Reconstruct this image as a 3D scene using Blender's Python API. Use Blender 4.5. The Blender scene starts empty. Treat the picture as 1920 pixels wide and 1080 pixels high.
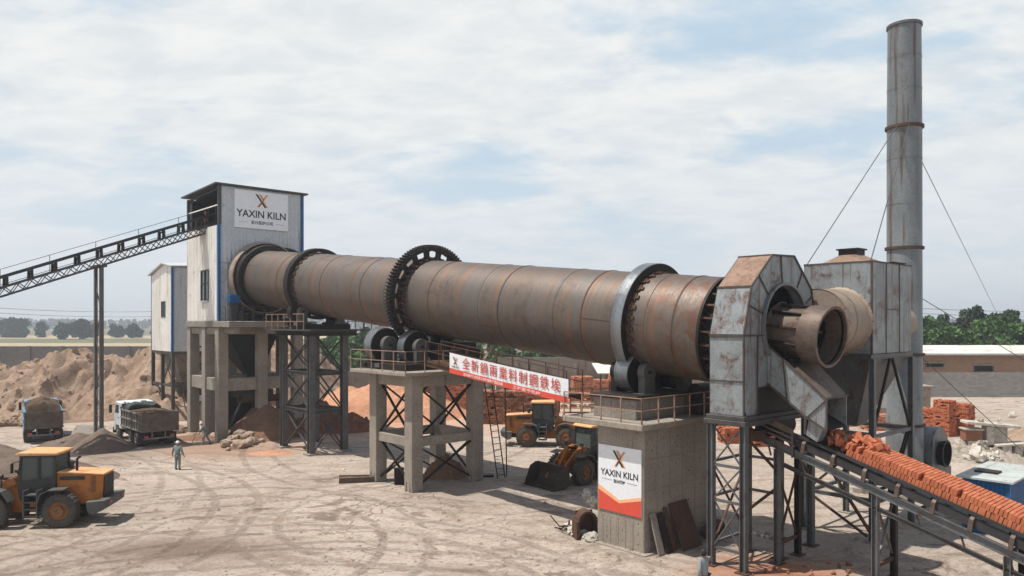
import bpy, math, random
from mathutils import Vector, Matrix, noise, Euler
R = math.radians
random.seed(7)
SC = bpy.context.scene
COL = SC.collection
# ------------------------------------------------------------------ camera
F, H, HY = 1400.0, 9.0, 605.0
cam = bpy.data.cameras.new('camera'); camo = bpy.data.objects.new('camera', cam); COL.objects.link(camo)
cam.sensor_width = 36; cam.lens = F/1920*36; cam.shift_y = (HY-540)/1920
cam.clip_start = .1; cam.clip_end = 6000
camo.location = (0, 0, H); camo.rotation_euler = (R(90), 0, 0)
SC.camera = camo
SC.render.resolution_x = 1920; SC.render.resolution_y = 1080
# ------------------------------------------------------------------ light
SUNV = Vector((.42, .06, -1)).normalized()          # travel direction of the light
EL = math.asin(-SUNV.z); AZ = math.atan2(-SUNV.x, -SUNV.y)   # azimuth of the sun, from +Y clockwise
sl = bpy.data.lights.new('sun', 'SUN'); sl.energy = 5.0; sl.angle = R(.6); sl.color = (1, .945, .86)
so = bpy.data.objects.new('sun', sl); COL.objects.link(so); so.location = (-20, 0, 60)
so.rotation_euler = SUNV.to_track_quat('-Z', 'Y').to_euler()
SC.view_settings.view_transform = 'Standard'; SC.view_settings.look = 'None'
SC.view_settings.exposure = 0.16; SC.view_settings.gamma = 1

class NT:
    def __init__(s, tree): s.t = tree; s.n = tree.nodes; s.l = tree.links
    def new(s, typ, **kw):
        nd = s.n.new(typ)
        for k, v in kw.items():
            if k.startswith('i_'):
                nd.inputs[int(k[2:]) if k[2:].isdigit() else k[2:].replace('_', ' ')].default_value = v
            else: setattr(nd, k, v)
        return nd
    def link(s, a, b): s.l.new(a, b)
    def put(s, sock, v):
        if hasattr(v, 'is_linked') or isinstance(v, bpy.types.NodeSocket): s.l.new(v, sock)
        else: sock.default_value = v
    def math(s, op, a, b=None, c=None, clamp=False):
        nd = s.n.new('ShaderNodeMath'); nd.operation = op; nd.use_clamp = clamp
        s.put(nd.inputs[0], a)
        if b is not None: s.put(nd.inputs[1], b)
        if c is not None: s.put(nd.inputs[2], c)
        return nd.outputs[0]
    def mix(s, f, a, b, typ='MIX'):
        nd = s.n.new('ShaderNodeMix'); nd.data_type = 'RGBA'; nd.blend_type = typ
        s.put(nd.inputs[0], f)
        for k, v in ((6, a), (7, b)):
            if isinstance(v, bpy.types.NodeSocket): s.l.new(v, nd.inputs[k])
            else: nd.inputs[k].default_value = (*v[:3], 1)
        return nd.outputs[2]
    def mapping(s, vec, scale=(1, 1, 1), rot=(0, 0, 0), loc=(0, 0, 0)):
        nd = s.n.new('ShaderNodeMapping'); nd.inputs['Scale'].default_value = scale
        nd.inputs['Rotation'].default_value = rot; nd.inputs['Location'].default_value = loc
        s.l.new(vec, nd.inputs[0]); return nd.outputs[0]
    def noise(s, vec, scale=1, detail=5, rough=.55, dist=0):
        nd = s.n.new('ShaderNodeTexNoise'); nd.inputs['Scale'].default_value = scale
        nd.inputs['Detail'].default_value = detail; nd.inputs['Roughness'].default_value = rough
        nd.inputs['Distortion'].default_value = dist
        s.l.new(vec, nd.inputs['Vector']); return nd.outputs[0]
    def ramp(s, f, a, b, va=0., vb=1.):
        nd = s.n.new('ShaderNodeMapRange'); nd.interpolation_type = 'SMOOTHSTEP'
        s.put(nd.inputs[0], f); nd.inputs[1].default_value = a; nd.inputs[2].default_value = b
        nd.inputs[3].default_value = va; nd.inputs[4].default_value = vb; return nd.outputs[0]

# ------------------------------------------------------------------ sky
W = bpy.data.worlds.new('World'); SC.world = W; W.use_nodes = True
w = NT(W.node_tree); w.n.clear()
sky = w.new('ShaderNodeTexSky', sky_type='NISHITA', sun_disc=False, sun_elevation=EL, sun_rotation=AZ,
            air_density=1.0, dust_density=2.5, ozone_density=1.5, altitude=50)
tc = w.new('ShaderNodeTexCoord').outputs['Generated']
sep = w.new('ShaderNodeSeparateXYZ'); w.link(tc, sep.inputs[0])
zz = w.math('MAXIMUM', sep.outputs[2], .0)
den = w.math('ADD', zz, .22)
px = w.math('DIVIDE', sep.outputs[0], den); py = w.math('DIVIDE', sep.outputs[1], den)
cmb = w.new('ShaderNodeCombineXYZ'); w.link(px, cmb.inputs[0]); w.link(py, cmb.inputs[1])
n1 = w.noise(w.mapping(cmb.outputs[0], (1.0, 1.35, 1), (0, 0, R(38)), (3.1, 1.7, 0)), 1.5, 9, .56, .35)
n2 = w.noise(w.mapping(cmb.outputs[0], (.8, 1.0, 1), (0, 0, R(30)), (7.3, 4.1, 0)), 1.2, 3, .5, .2)
n3 = w.noise(w.mapping(cmb.outputs[0], (1.2, 2.0, 1), (0, 0, R(45)), (1.1, 2.7, 0)), 4.0, 8, .6, .3)
cl = w.math('ADD', w.math('MULTIPLY', n1, .55), w.math('ADD', w.math('MULTIPLY', n2, .33), w.math('MULTIPLY', n3, .14)))
cover = w.ramp(cl, .405, .525)
hz = w.ramp(zz, .0, .30, 1., 0.)                    # thicker veil low in the sky
skyc = w.mix(.92, sky.outputs[0], (4.9, 6.3, 7.5))
shade = w.ramp(n3, .3, .7)
cloud = w.mix(shade, (6.75, 7.1, 7.35), (8.1, 8.2, 8.1))
c1 = w.mix(cover, skyc, cloud)
c2 = w.mix(w.math('MULTIPLY', hz, .9), c1, (6.5, 7.05, 7.5))
c2 = w.mix(w.ramp(zz, .42, .66, 0., .93), c2, w.mix(.35, sky.outputs[0], (1.2, 1.9, 3.0)))      # the veil thins out to clear sky overhead
bg = w.new('ShaderNodeBackground', i_Strength=.1); w.link(c2, bg.inputs[0])
wo = w.new('ShaderNodeOutputWorld'); w.link(bg.outputs[0], wo.inputs[0])

# ------------------------------------------------------------------ plant frame: s runs across the kiln, t along it away from the camera
ANG = math.atan2(1260, 1400)
A0 = (7.65, 28.2); U = (-math.sin(ANG), math.cos(ANG)); V = (math.cos(ANG), math.sin(ANG))
def PW(s, t, z=0): return Vector((A0[0]+s*V[0]+t*U[0], A0[1]+s*V[1]+t*U[1], z))
def WP(X, Y): x = X-A0[0]; y = Y-A0[1]; return x*V[0]+y*V[1], x*U[0]+y*U[1]
def G(px, py, z=0.0):            # the ground point a survey of the photograph gives
    d = (H-z)*F/(py-HY); return Vector(((px-960)/F*d, d, z))

# ------------------------------------------------------------------ materials
MATS = {}
def base_mat(name):
    m = bpy.data.materials.new(name); m.use_nodes = True; nt = NT(m.node_tree)
    b = nt.n['Principled BSDF']; MATS[name] = m; return m, nt, b
def weather(name, c, c2=None, rust=None, amt=.5, scale=1.0, streak=0.0, metal=0., rough=.8, bump=.15, fine=.12, stretch=(1, 1, 1), rnd=0., spec=.3):
    m, nt, b = base_mat(name)
    co = nt.new('ShaderNodeTexCoord').outputs['Object']
    cs = nt.mapping(co, stretch)
    c2 = c2 or tuple(x*.72 for x in c)
    n = nt.noise(cs, .9*scale, 6, .6, .3)
    col = nt.mix(nt.ramp(n, .35, .65), c, c2)
    f = nt.noise(co, 14*scale, 4, .7)
    col = nt.mix(fine*2, col, nt.mix(nt.ramp(f, .3, .7), tuple(x*.45 for x in c), tuple(min(x*1.5, .95) for x in c)))
    if rust:
        r1 = nt.noise(nt.mapping(cs, (1, 1, 1), (0, 0, 0), (5, 3, 1)), 1.7*scale, 9, .72, .2)
        k = nt.math('MULTIPLY', nt.ramp(r1, .60-amt*.24, .76-amt*.2), nt.ramp(f, .30, .55))
        g_ = nt.noise(nt.mapping(co, (1, 1, .5), (0, 0, 0), (8, 1, 2)), .55*scale, 4, .6)
        k = nt.math('ADD', k, nt.math('MULTIPLY', nt.ramp(g_, .56, .78), amt*.7), clamp=True)
        if streak:
            r2 = nt.noise(nt.mapping(co, (4, 4, .22), (0, 0, 0), (2, 9, 4)), 1.3*scale, 6, .6)
            k = nt.math('MAXIMUM', k, nt.math('MULTIPLY', nt.ramp(r2, .64-streak*.15, .80-streak*.15), .85))
        col = nt.mix(k, col, nt.mix(nt.ramp(f, .3, .7), rust, tuple(x*.5 for x in rust)))
    if rnd:
        oi = nt.new('ShaderNodeObjectInfo').outputs['Random']
        hsv = nt.new('ShaderNodeHueSaturation'); nt.link(col, hsv.inputs['Color'])
        nt.link(nt.ramp(oi, 0, 1, 1-rnd, 1+rnd), hsv.inputs['Value']); col = hsv.outputs[0]
    nt.link(col, b.inputs['Base Color']); b.inputs['Metallic'].default_value = metal
    nt.link(nt.ramp(f, .2, .8, max(rough-.12, .05), min(rough+.12, 1)), b.inputs['Roughness'])
    b.inputs['Specular IOR Level'].default_value = spec
    if bump:
        bp = nt.new('ShaderNodeBump', i_Strength=bump, i_Distance=.03)
        nt.link(nt.math('ADD', f, nt.math('MULTIPLY', n, .6)), bp.inputs['Height']); nt.link(bp.outputs[0], b.inputs['Normal'])
    return m
def plain(name, c, rough=.6, metal=0., spec=.4):
    m, nt, b = base_mat(name); co = nt.new('ShaderNodeTexCoord').outputs['Object']
    f = nt.noise(co, 6, 5, .65)
    nt.link(nt.mix(nt.ramp(f, .3, .7), tuple(x*.93 for x in c), tuple(min(1, x*1.03) for x in c)), b.inputs['Base Color'])
    b.inputs['Roughness'].default_value = rough; b.inputs['Metallic'].default_value = metal; b.inputs['Specular IOR Level'].default_value = spec
    return m

GREY = weather('grey_painted_steel', (.135, .142, .147), (.095, .10, .103), (.10, .052, .033), .36, 1.0, .5, .25, .5, .12)
HOOD = weather('weathered_hood_steel', (.265, .293, .305), (.195, .21, .217), (.15, .075, .043), .46, 1.05, .75, .25, .5, .18)
HOODTOP = weather('rusty_hood_top', (.27, .185, .14), (.20, .13, .095), (.20, .10, .06), .5, 1.8, .2, .1, .75, .2)
CHIM = weather('galvanised_chimney', (.20, .215, .22), (.14, .15, .155), (.13, .085, .06), .22, .7, .75, .35, .48, .1, stretch=(1, 1, .5))
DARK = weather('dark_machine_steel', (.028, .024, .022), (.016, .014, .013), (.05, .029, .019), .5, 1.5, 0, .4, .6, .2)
MASTG = weather('light_mast_steel', (.125, .12, .115), (.085, .082, .078), (.10, .06, .04), .25, 1.2, .2, .3, .6, .1)
FRAME = weather('dark_frame_steel', (.085, .085, .085), (.05, .05, .05), (.10, .05, .03), .45, 1.2, .3, .3, .6, .15)
RUSTY = weather('rusty_steel', (.10, .055, .036), (.06, .033, .022), (.15, .072, .04), .5, 1.6, .3, .2, .75, .25)
SEAM = weather('seam_steel', (.10, .085, .075), (.055, .045, .04), (.13, .062, .036), .45, 2.2, .3, .3, .65, .2)
RAIL = weather('worn_orange_rail_paint', (.36, .23, .165), (.27, .165, .12), (.13, .06, .035), .4, 2.5, 0, .1, .65, .1)
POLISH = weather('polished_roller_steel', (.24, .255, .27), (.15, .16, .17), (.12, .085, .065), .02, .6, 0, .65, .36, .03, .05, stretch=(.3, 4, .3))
CONC = weather('board_marked_concrete', (.30, .26, .22), (.22, .19, .16), (.17, .13, .10), .08, .9, .42, 0, .92, .35, .18)
CONCD = weather('grimy_concrete', (.26, .23, .20), (.19, .167, .145), (.13, .10, .075), .12, .9, .5, 0, .92, .35, .18)
CLAD = weather('cream_cladding', (.84, .81, .75), (.75, .72, .66), (.42, .30, .21), .06, .5, .62, 0, .55, .05)
CLADG = weather('shaded_grey_cladding', (.50, .525, .55), (.43, .455, .475), (.20, .15, .12), .10, .5, .5, .1, .5, .05)  # same cladding on walls away from the sun, shade put into the colour
BLUE = weather('blue_trim_paint', (.012, .10, .27), (.01, .07, .20), (.12, .07, .05), .15, 1, .2, 0, .5, .05)
WHITE = plain('sign_white', (.72, .745, .78), .5)
VOID = plain('shade_black', (.006, .006, .007), .95, 0, .05)  # near-black that stands for the deep shade inside hood and tube
BLACKT = plain('sign_black', (.018, .018, .02), .5)
ORANGET = plain('sign_orange', (.62, .26, .09), .5)
REDT = plain('sign_red', (.62, .075, .045), .5)
REDCH = plain('letter_red', (.50, .07, .05), .5)
PALEPINK = plain('small_letter_pink', (.80, .52, .48), .5)
PEACH = plain('sign_peach', (.85, .42, .22), .5)
RUBBER = weather('dusty_tyre_rubber', (.055, .05, .045), (.10, .085, .07), None, 0, 3, 0, 0, .9, .3)
RUBBELT = weather('conveyor_belt_rubber', (.03, .03, .032), (.045, .043, .042), None, 0, 2, 0, 0, .7, .1)
YEL = weather('loader_orange_paint', (.40, .14, .022), (.31, .105, .022), (.24, .12, .065), .5, 1.6, .3, 0, .48, .06)
YELTOP = weather('dusty_loader_top', (.66, .36, .17), (.56, .29, .13), (.35, .2, .12), .3, 1.6, 0, 0, .7, .06)
RIM = weather('loader_rim_paint', (.25, .105, .04), (.19, .085, .038), (.13, .075, .045), .5, 2, 0, 0, .7, .1)
BLKP = weather('black_cab_paint', (.025, .028, .03), (.05, .048, .045), None, 0, 2, 0, .1, .5, .05)
GREYP = weather('dark_grey_counterweight', (.075, .08, .08), (.12, .11, .10), None, 0, 1.5, 0, .1, .6, .1)
TRWHITE = weather('truck_cab_white', (.62, .68, .72), (.5, .55, .58), (.3, .22, .16), .25, 1.5, .3, 0, .45, .05)
TRBLUE = weather('truck_bed_blue', (.10, .26, .42), (.18, .30, .40), (.22, .15, .11), .45, 1.6, .4, 0, .6, .1)
TRBED = weather('dusty_truck_bed', (.14, .115, .092), (.095, .075, .06), (.10, .065, .045), .5, 1.5, .3, 0, .8, .2)
TRRIB = weather('truck_rib_paint', (.22, .205, .18), (.16, .145, .125), (.12, .09, .06), .4, 1.5, .3, 0, .8, .15)
HUTB = weather('hut_blue_sheet', (.012, .115, .30), (.010, .09, .24), (.10, .09, .08), .1, .8, .2, .1, .45, .05)
HUTR = weather('hut_roof_sheet', (.46, .50, .49), (.38, .40, .38), (.30, .22, .16), .35, .8, 0, .1, .6, .05)
SHEDR = weather('shed_roof_sheet', (.62, .60, .56), (.52, .50, .46), (.4, .33, .27), .3, .3, 0, 0, .7, .05)
SKIN = plain('skin', (.33, .17, .11), .6)
HAIR = plain('black_hair', (.018, .014, .012), .7)
OVER = plain('grey_blue_workwear', (.16, .20, .215), .85)
OVERD = plain('dark_trousers', (.06, .07, .075), .85)
SHIRT = plain('pale_grey_shirt', (.25, .265, .27), .85)
HELM = plain('white_helmet', (.65, .66, .62), .4)
HELMO = plain('orange_helmet', (.75, .22, .05), .4)
BOOT = plain('black_boots', (.02, .018, .016), .7)
STONE = weather('pale_boulder_stone', (.40, .31, .24), (.30, .22, .165), (.24, .14, .09), .35, 2.5, 0, 0, .95, .5, rnd=.15)
STONED = weather('broken_concrete', (.50, .46, .40), (.36, .33, .29), (.16, .13, .11), .35, 2.0, 0, 0, .95, .5, rnd=.18)
WIRE = plain('wire_steel', (.06, .06, .065), .6)
WOOD = weather('old_timber', (.12, .085, .06), (.08, .055, .04), None, 0, 2, 0, 0, .9, .3)

def glass_mat(name, c=(.03, .035, .04)):
    m, nt, b = base_mat(name); b.inputs['Base Color'].default_value = (*c, 1); b.inputs['Roughness'].default_value = .12
    b.inputs['Specular IOR Level'].default_value = .7; return m
GLASS = glass_mat('dusty_window_glass', (.055, .065, .068))

def soil(name, a, b_, c, scale=.6, bump=.8, spots=None):
    m, nt, b = base_mat(name); co = nt.new('ShaderNodeTexCoord').outputs['Object']
    n = nt.noise(co, scale, 9, .65, .4); f = nt.noise(co, scale*9, 6, .72)
    col = nt.mix(nt.ramp(n, .35, .65), a, b_); col = nt.mix(nt.ramp(f, .48, .72), col, c)
    if spots:
        v = nt.noise(co, scale*4, 4, .7); col = nt.mix(nt.ramp(v, .60, .68), col, spots)
    nt.link(col, b.inputs['Base Color']); b.inputs['Roughness'].default_value = .97; b.inputs['Specular IOR Level'].default_value = .1
    bp = nt.new('ShaderNodeBump', i_Strength=bump, i_Distance=.12); nt.link(nt.math('ADD', nt.math('MULTIPLY', f, .5), n), bp.inputs['Height'])
    nt.link(bp.outputs[0], b.inputs['Normal']); return m
SAND = soil('excavated_clay', (.34, .25, .185), (.245, .172, .124), (.205, .135, .092), .5, 1., (.155, .10, .068))
DSOIL = soil('dark_gravelly_soil', (.165, .125, .10), (.12, .09, .072), (.20, .155, .12), .9, .9)
RSOIL = soil('red_clay', (.44, .215, .13), (.50, .28, .18), (.33, .15, .09), .5, .9)
BSOIL = soil('brown_clay', (.23, .135, .088), (.18, .10, .066), (.29, .18, .12), .9, .9)
LOADS = soil('truck_load_soil', (.12, .082, .06), (.08, .055, .04), (.17, .12, .085), 1.6, 1.)

# kiln shell: bands of rust and scale round the drum, seams and vertical staining (local Y is the drum's axis)
def kiln_mat():
    m, nt, b = base_mat('kiln_shell_steel'); co = nt.new('ShaderNodeTexCoord').outputs['Object']
    band = nt.noise(nt.mapping(co, (.02, .62, .02)), 1.0, 5, .62)
    band2 = nt.noise(nt.mapping(co, (.10, 2.8, .10), (0, 0, 0), (4, 2, 1)), 1.0, 6, .65, .2)
    line = nt.noise(nt.mapping(co, (.35, 14, .35), (0, 0, 0), (3, 2, 1)), 1.0, 4, .6)
    blot = nt.noise(co, .8, 8, .68, .5); f = nt.noise(co, 9, 6, .7)
    col = nt.mix(nt.ramp(band, .38, .60), (.128, .117, .108), (.138, .108, .088))
    col = nt.mix(nt.math('MULTIPLY', nt.ramp(band2, .53, .63), .8), col, (.215, .112, .066))
    col = nt.mix(nt.math('MULTIPLY', nt.ramp(blot, .52, .68), .6), col, (.062, .056, .052))
    col = nt.mix(nt.math('MULTIPLY', nt.ramp(line, .55, .7), .42), col, (.235, .145, .095))
    col = nt.mix(nt.math('MULTIPLY', nt.ramp(line, .45, .3), .35), col, (.05, .04, .034))
    col = nt.mix(nt.math('MULTIPLY', nt.ramp(f, .5, .75), .35), col, (.20, .145, .11))
    sp = nt.new('ShaderNodeSeparateXYZ'); nt.link(co, sp.inputs[0])
    near = nt.ramp(sp.outputs[1], 6., -.5)         # the discharge end is redder and more burnt
    bl2 = nt.noise(co, 1.5, 7, .7, .6)
    col = nt.mix(nt.math('MULTIPLY', near, nt.ramp(bl2, .42, .6)), col, (.13, .062, .038))
    nt.link(col, b.inputs['Base Color']); b.inputs['Metallic'].default_value = .55
    nt.link(nt.ramp(f, .2, .8, .40, .66), b.inputs['Roughness'])
    bp = nt.new('ShaderNodeBump', i_Strength=.25, i_Distance=.03); nt.link(nt.math('ADD', f, line), bp.inputs['Height']); nt.link(bp.outputs[0], b.inputs['Normal'])
    return m
KILN = kiln_mat()

def brick_mat(name, c, d, e):
    m, nt, b = base_mat(name); co = nt.new('ShaderNodeTexCoord').outputs['Object']
    isl = nt.new('ShaderNodeNewGeometry').outputs['Random Per Island']
    oi = nt.new('ShaderNodeObjectInfo').outputs['Random']
    r = nt.math('FRACT', nt.math('ADD', isl, oi))
    col = nt.mix(r, c, d); n = nt.noise(co, 9, 5, .7)
    col = nt.mix(nt.ramp(n, .55, .75), col, e)
    nt.link(col, b.inputs['Base Color']); b.inputs['Roughness'].default_value = .93; b.inputs['Specular IOR Level'].default_value = .15
    return m
BRICK = brick_mat('fresh_red_brick', (.47, .16, .08), (.36, .11, .056), (.53, .25, .15))
BRICKD = brick_mat('fired_brown_brick', (.34, .16, .095), (.15, .065, .042), (.42, .23, .15))
BRICKP = brick_mat('pale_peach_brick', (.58, .28, .17), (.40, .16, .09), (.62, .42, .31))
WALLB = brick_mat('shed_wall_brick', (.36, .22, .155), (.44, .28, .20), (.48, .35, .26))
BLOCKG = brick_mat('grey_block', (.27, .26, .245), (.33, .32, .30), (.24, .225, .21))

def leaf_mat(name, a, b_, c):
    m, nt, b = base_mat(name)
    isl = nt.new('ShaderNodeNewGeometry').outputs['Random Per Island']; co = nt.new('ShaderNodeTexCoord').outputs['Object']
    n = nt.noise(co, .6, 3, .6)
    col = nt.mix(isl, a, b_); col = nt.mix(nt.ramp(n, .45, .65), col, c)
    oi = nt.new('ShaderNodeObjectInfo').outputs['Random']
    hsv = nt.new('ShaderNodeHueSaturation'); nt.link(col, hsv.inputs['Color']); nt.link(nt.ramp(oi, 0, 1, .75, 1.2), hsv.inputs['Value'])
    nt.link(hsv.outputs[0], b.inputs['Base Color']); b.inputs['Roughness'].default_value = .8; b.inputs['Specular IOR Level'].default_value = .15
    return m
LEAF = leaf_mat('bright_green_leaves', (.055, .105, .032), (.095, .17, .05), (.04, .08, .026))
LEAFD = leaf_mat('dark_green_leaves', (.035, .055, .028), (.06, .085, .04), (.03, .045, .025))
BARK = weather('bark', (.10, .075, .055), (.07, .05, .04), None, 0, 2, 0, 0, .95, .3)

# ------------------------------------------------------------------ mesh builder
class MB:
    def __init__(s): s.v = []; s.f = []
    def add(s, vs, fs):
        o = len(s.v); s.v += [Vector(v) for v in vs]; s.f += [tuple(i+o for i in f) for f in fs]; return s
    def boxmm(s, x0, y0, z0, x1, y1, z1, M=None):
        vs = [Vector(p) for p in ((x0, y0, z0), (x1, y0, z0), (x1, y1, z0), (x0, y1, z0), (x0, y0, z1), (x1, y0, z1), (x1, y1, z1), (x0, y1, z1))]
        if M: vs = [M @ v for v in vs]
        return s.add(vs, [(0, 3, 2, 1), (4, 5, 6, 7), (0, 1, 5, 4), (1, 2, 6, 5), (2, 3, 7, 6), (3, 0, 4, 7)])
    def box(s, cx, cy, cz, sx, sy, sz, M=None):
        return s.boxmm(cx-sx/2, cy-sy/2, cz-sz/2, cx+sx/2, cy+sy/2, cz+sz/2, M)
    def bar(s, p, q, w, h=None, up=(0, 0, 1)):
        p = Vector(p); q = Vector(q); d = q-p; L = d.length
        if L < 1e-6: return s
        d /= L; up = Vector(up)
        if abs(d.dot(up)) > .98: up = Vector((0, 1, 0))
        x = d.cross(up).normalized(); y = x.cross(d).normalized(); h = h or w
        vs = [c+x*a*w/2+y*b*h/2 for c in (p, q) for a, b in ((-1, -1), (1, -1), (1, 1), (-1, 1))]
        return s.add(vs, [(0, 3, 2, 1), (4, 5, 6, 7), (0, 1, 5, 4), (1, 2, 6, 5), (2, 3, 7, 6), (3, 0, 4, 7)])
    def ibeam(s, p, q, w, h, t=.03, up=(0, 0, 1)):
        p = Vector(p); q = Vector(q); d = (q-p).normalized(); u = Vector(up)
        if abs(d.dot(u)) > .98: u = Vector((0, 1, 0))
        x = d.cross(u).normalized(); y = x.cross(d).normalized()
        s.bar(p+y*(h/2-t/2), q+y*(h/2-t/2), w, t, up); s.bar(p-y*(h/2-t/2), q-y*(h/2-t/2), w, t, up)
        return s.bar(p, q, t*.8, h-2*t-.002, up)
    def tube(s, p, q, r, r2=None, n=16, caps=True):
        p = Vector(p); q = Vector(q); d = (q-p).normalized(); r2 = r if r2 is None else r2
        a = Vector((0, 0, 1)) if abs(d.z) < .9 else Vector((1, 0, 0)); x = d.cross(a).normalized(); y = d.cross(x)
        vs = [c+(x*math.cos(2*math.pi*i/n)+y*math.sin(2*math.pi*i/n))*rr for c, rr in ((p, r), (q, r2)) for i in range(n)]
        fs = [(i, (i+1) % n, n+(i+1) % n, n+i) for i in range(n)]
        if caps: fs += [tuple(range(n-1, -1, -1)), tuple(range(n, 2*n))]
        return s.add(vs, fs)
    def path(s, pts, r, n=6):
        for a, b in zip(pts, pts[1:]): s.tube(a, b, r, n=n)
        return s
    def lathe(s, prof, org=(0, 0, 0), ax=(0, 1, 0), n=48, close=False):
        o = Vector(org); d = Vector(ax).normalized(); a = Vector((0, 0, 1)) if abs(d.z) < .9 else Vector((1, 0, 0))
        x = d.cross(a).normalized(); y = d.cross(x); vs = []; m = len(prof)
        for l, r in prof:
            for i in range(n):
                an = 2*math.pi*i/n; vs.append(o+d*l+(x*math.cos(an)+y*math.sin(an))*r)
        fs = []
        for k in range(m if close else m-1):
            k2 = (k+1) % m
            for i in range(n): j = (i+1) % n; fs.append((k*n+i, k*n+j, k2*n+j, k2*n+i))
        return s.add(vs, fs)
    def prism(s, pts, d):
        d = Vector(d); n = len(pts); vs = [Vector(p) for p in pts]+[Vector(p)+d for p in pts]
        return s.add(vs, [tuple(range(n-1, -1, -1)), tuple(range(n, 2*n))]+[(i, (i+1) % n, n+(i+1) % n, n+i) for i in range(n)])
    def slab(s, quad, th):
        q = [Vector(p) for p in quad]; nn = (q[1]-q[0]).cross(q[2]-q[0]).normalized()
        return s.prism(q, nn*th)
    def build(s, name, mat, parent=None, smooth=None, bevel=0, label=None):
        org = ORG.get(parent.name, Vector((0, 0, 0))) if parent else Vector((0, 0, 0))
        me = bpy.data.meshes.new(name); me.from_pydata([tuple(v-org) for v in s.v], [], s.f); me.materials.append(mat); me.validate()
        if smooth:
            me.shade_smooth(); me.set_sharp_from_angle(angle=R(smooth))
        ob = bpy.data.objects.new(name, me); COL.objects.link(ob)
        if parent: ob.parent = parent; ORG[ob.name] = org
        if bevel:
            bm = ob.modifiers.new('bevel', 'BEVEL'); bm.width = bevel; bm.segments = 1; bm.limit_method = 'ANGLE'; bm.angle_limit = R(50)
        if label: ob['label'] = label
        return ob
ORG = {}
def tag(o, label, cat, group=None, kind=None):
    o['label'] = label; o['category'] = cat
    if group: o['group'] = group
    if kind: o['kind'] = kind
    return o
def thing(name, label, cat, loc=(0, 0, 0), rz=0, group=None):
    o = bpy.data.objects.new(name, None); COL.objects.link(o); o.location = loc; o.rotation_euler = (0, 0, rz)
    o.empty_display_size = .3; return tag(o, label, cat, group)
def plant(name, label, cat, s, t, z=0, group=None):     # parts are then written in plant coordinates (s, t, z)
    o = thing(name, label, cat, PW(s, t, z), ANG, group); ORG[o.name] = Vector((s, t, z)); return o
def struct(o): o['kind'] = 'structure'; return o
def copy_tree(o, parent=None):
    c = o.copy(); COL.objects.link(c); c.parent = parent
    if o.name in ORG: ORG[c.name] = ORG[o.name]
    for ch in [x for x in o.children]: copy_tree(ch, c)
    return c
def kids(o):
    r = []
    for c in o.children: r.append(c); r += kids(c)
    return r
def text(name, body, size, mat, parent, M, bold=0., ext=.004, xs=1.):
    cu = bpy.data.curves.new(name, 'FONT'); cu.body = body; cu.size = size; cu.align_x = 'CENTER'; cu.align_y = 'CENTER'
    cu.extrude = ext; cu.offset = bold; cu.resolution_u = 3
    tmp = bpy.data.objects.new('tmp_text', cu); COL.objects.link(tmp)
    bpy.context.view_layer.update(); dg = bpy.context.evaluated_depsgraph_get()
    me = bpy.data.meshes.new_from_object(tmp.evaluated_get(dg)); bpy.data.objects.remove(tmp); bpy.data.curves.remove(cu)
    org = ORG.get(parent.name, Vector((0, 0, 0)))
    me.transform(Matrix.Translation(-org) @ M @ Matrix.Diagonal((xs, 1, 1, 1))); me.materials.clear(); me.materials.append(mat); me.name = name
    ob = bpy.data.objects.new(name, me); COL.objects.link(ob); ob.parent = parent; ORG[ob.name] = org; return ob
def frame_m(o, x, y):
    x = Vector(x).normalized(); y = Vector(y).normalized(); z = x.cross(y)
    return Matrix(((x.x, y.x, z.x, o[0]), (x.y, y.y, z.y, o[1]), (x.z, y.z, z.z, o[2]), (0, 0, 0, 1)))
def railing(parent, pts, h=1.05, sp=1.0, mat=None, w=.045, name='railing', close=False):
    b = MB(); P = [Vector(p) for p in pts]
    for a, c in zip(P, P[1:]):
        n = max(1, round((c-a).length/sp))
        for i in range(n+1):
            p = a.lerp(c, i/n); b.bar(p, p+Vector((0, 0, h)), w, w*.98)
        for z in (h, h*.52): b.bar(a+Vector((0, 0, z)), c+Vector((0, 0, z)), w*.9, w*.9)
    return b.build(name, mat or RAIL, parent)
def xbrace(parent, a, b, z0, z1, w=.08, mat=None, off=.03):
    m = MB(); a = Vector((a[0], a[1], 0)); b = Vector((b[0], b[1], 0)); n = (b-a).cross(Vector((0, 0, 1))).normalized()*off
    m.bar(Vector((a.x, a.y, z0))+n, Vector((b.x, b.y, z1))+n, w, w*.6); m.bar(Vector((a.x, a.y, z1))-n, Vector((b.x, b.y, z0))-n, w, w*.6)
    return m.build('cross_brace', mat or FRAME, parent)
def ribbed(p, q, z0, z1, nrm, pitch=.3, d=.035):
    """profiled sheet from p to q (s, t), thickness towards the inside"""
    m = MB(); p = Vector((*p, 0)); q = Vector((*q, 0)); L = (q-p).length; e = (q-p)/L; n = Vector((*nrm, 0)); k = int(L/pitch)
    xs = []
    for i in range(k):
        x = i*L/k; s_ = L/k
        xs += [(x, 0), (x+s_*.62, 0), (x+s_*.72, d), (x+s_*.88, d), (x+s_*.98, 0)]
    xs.append((L, 0)); vs = []
    for x, o in xs:
        b = p+e*x
        for z in (z0, z1): vs.append(b+n*(o+.001)+Vector((0, 0, z)))
        for z in (z0, z1): vs.append(b-n*.06+Vector((0, 0, z)))
    fs = []
    for i in range(len(xs)-1):
        a = 4*i; c = a+4; fs += [(a, c, c+1, a+1), (a+2, a+3, c+3, c+2), (a+1, c+1, c+3, a+3), (a, a+2, c+2, c)]
    fs += [(0, 1, 3, 2), (4*len(xs)-4, 4*len(xs)-2, 4*len(xs)-1, 4*len(xs)-3)]
    return m.add(vs, fs)

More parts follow.
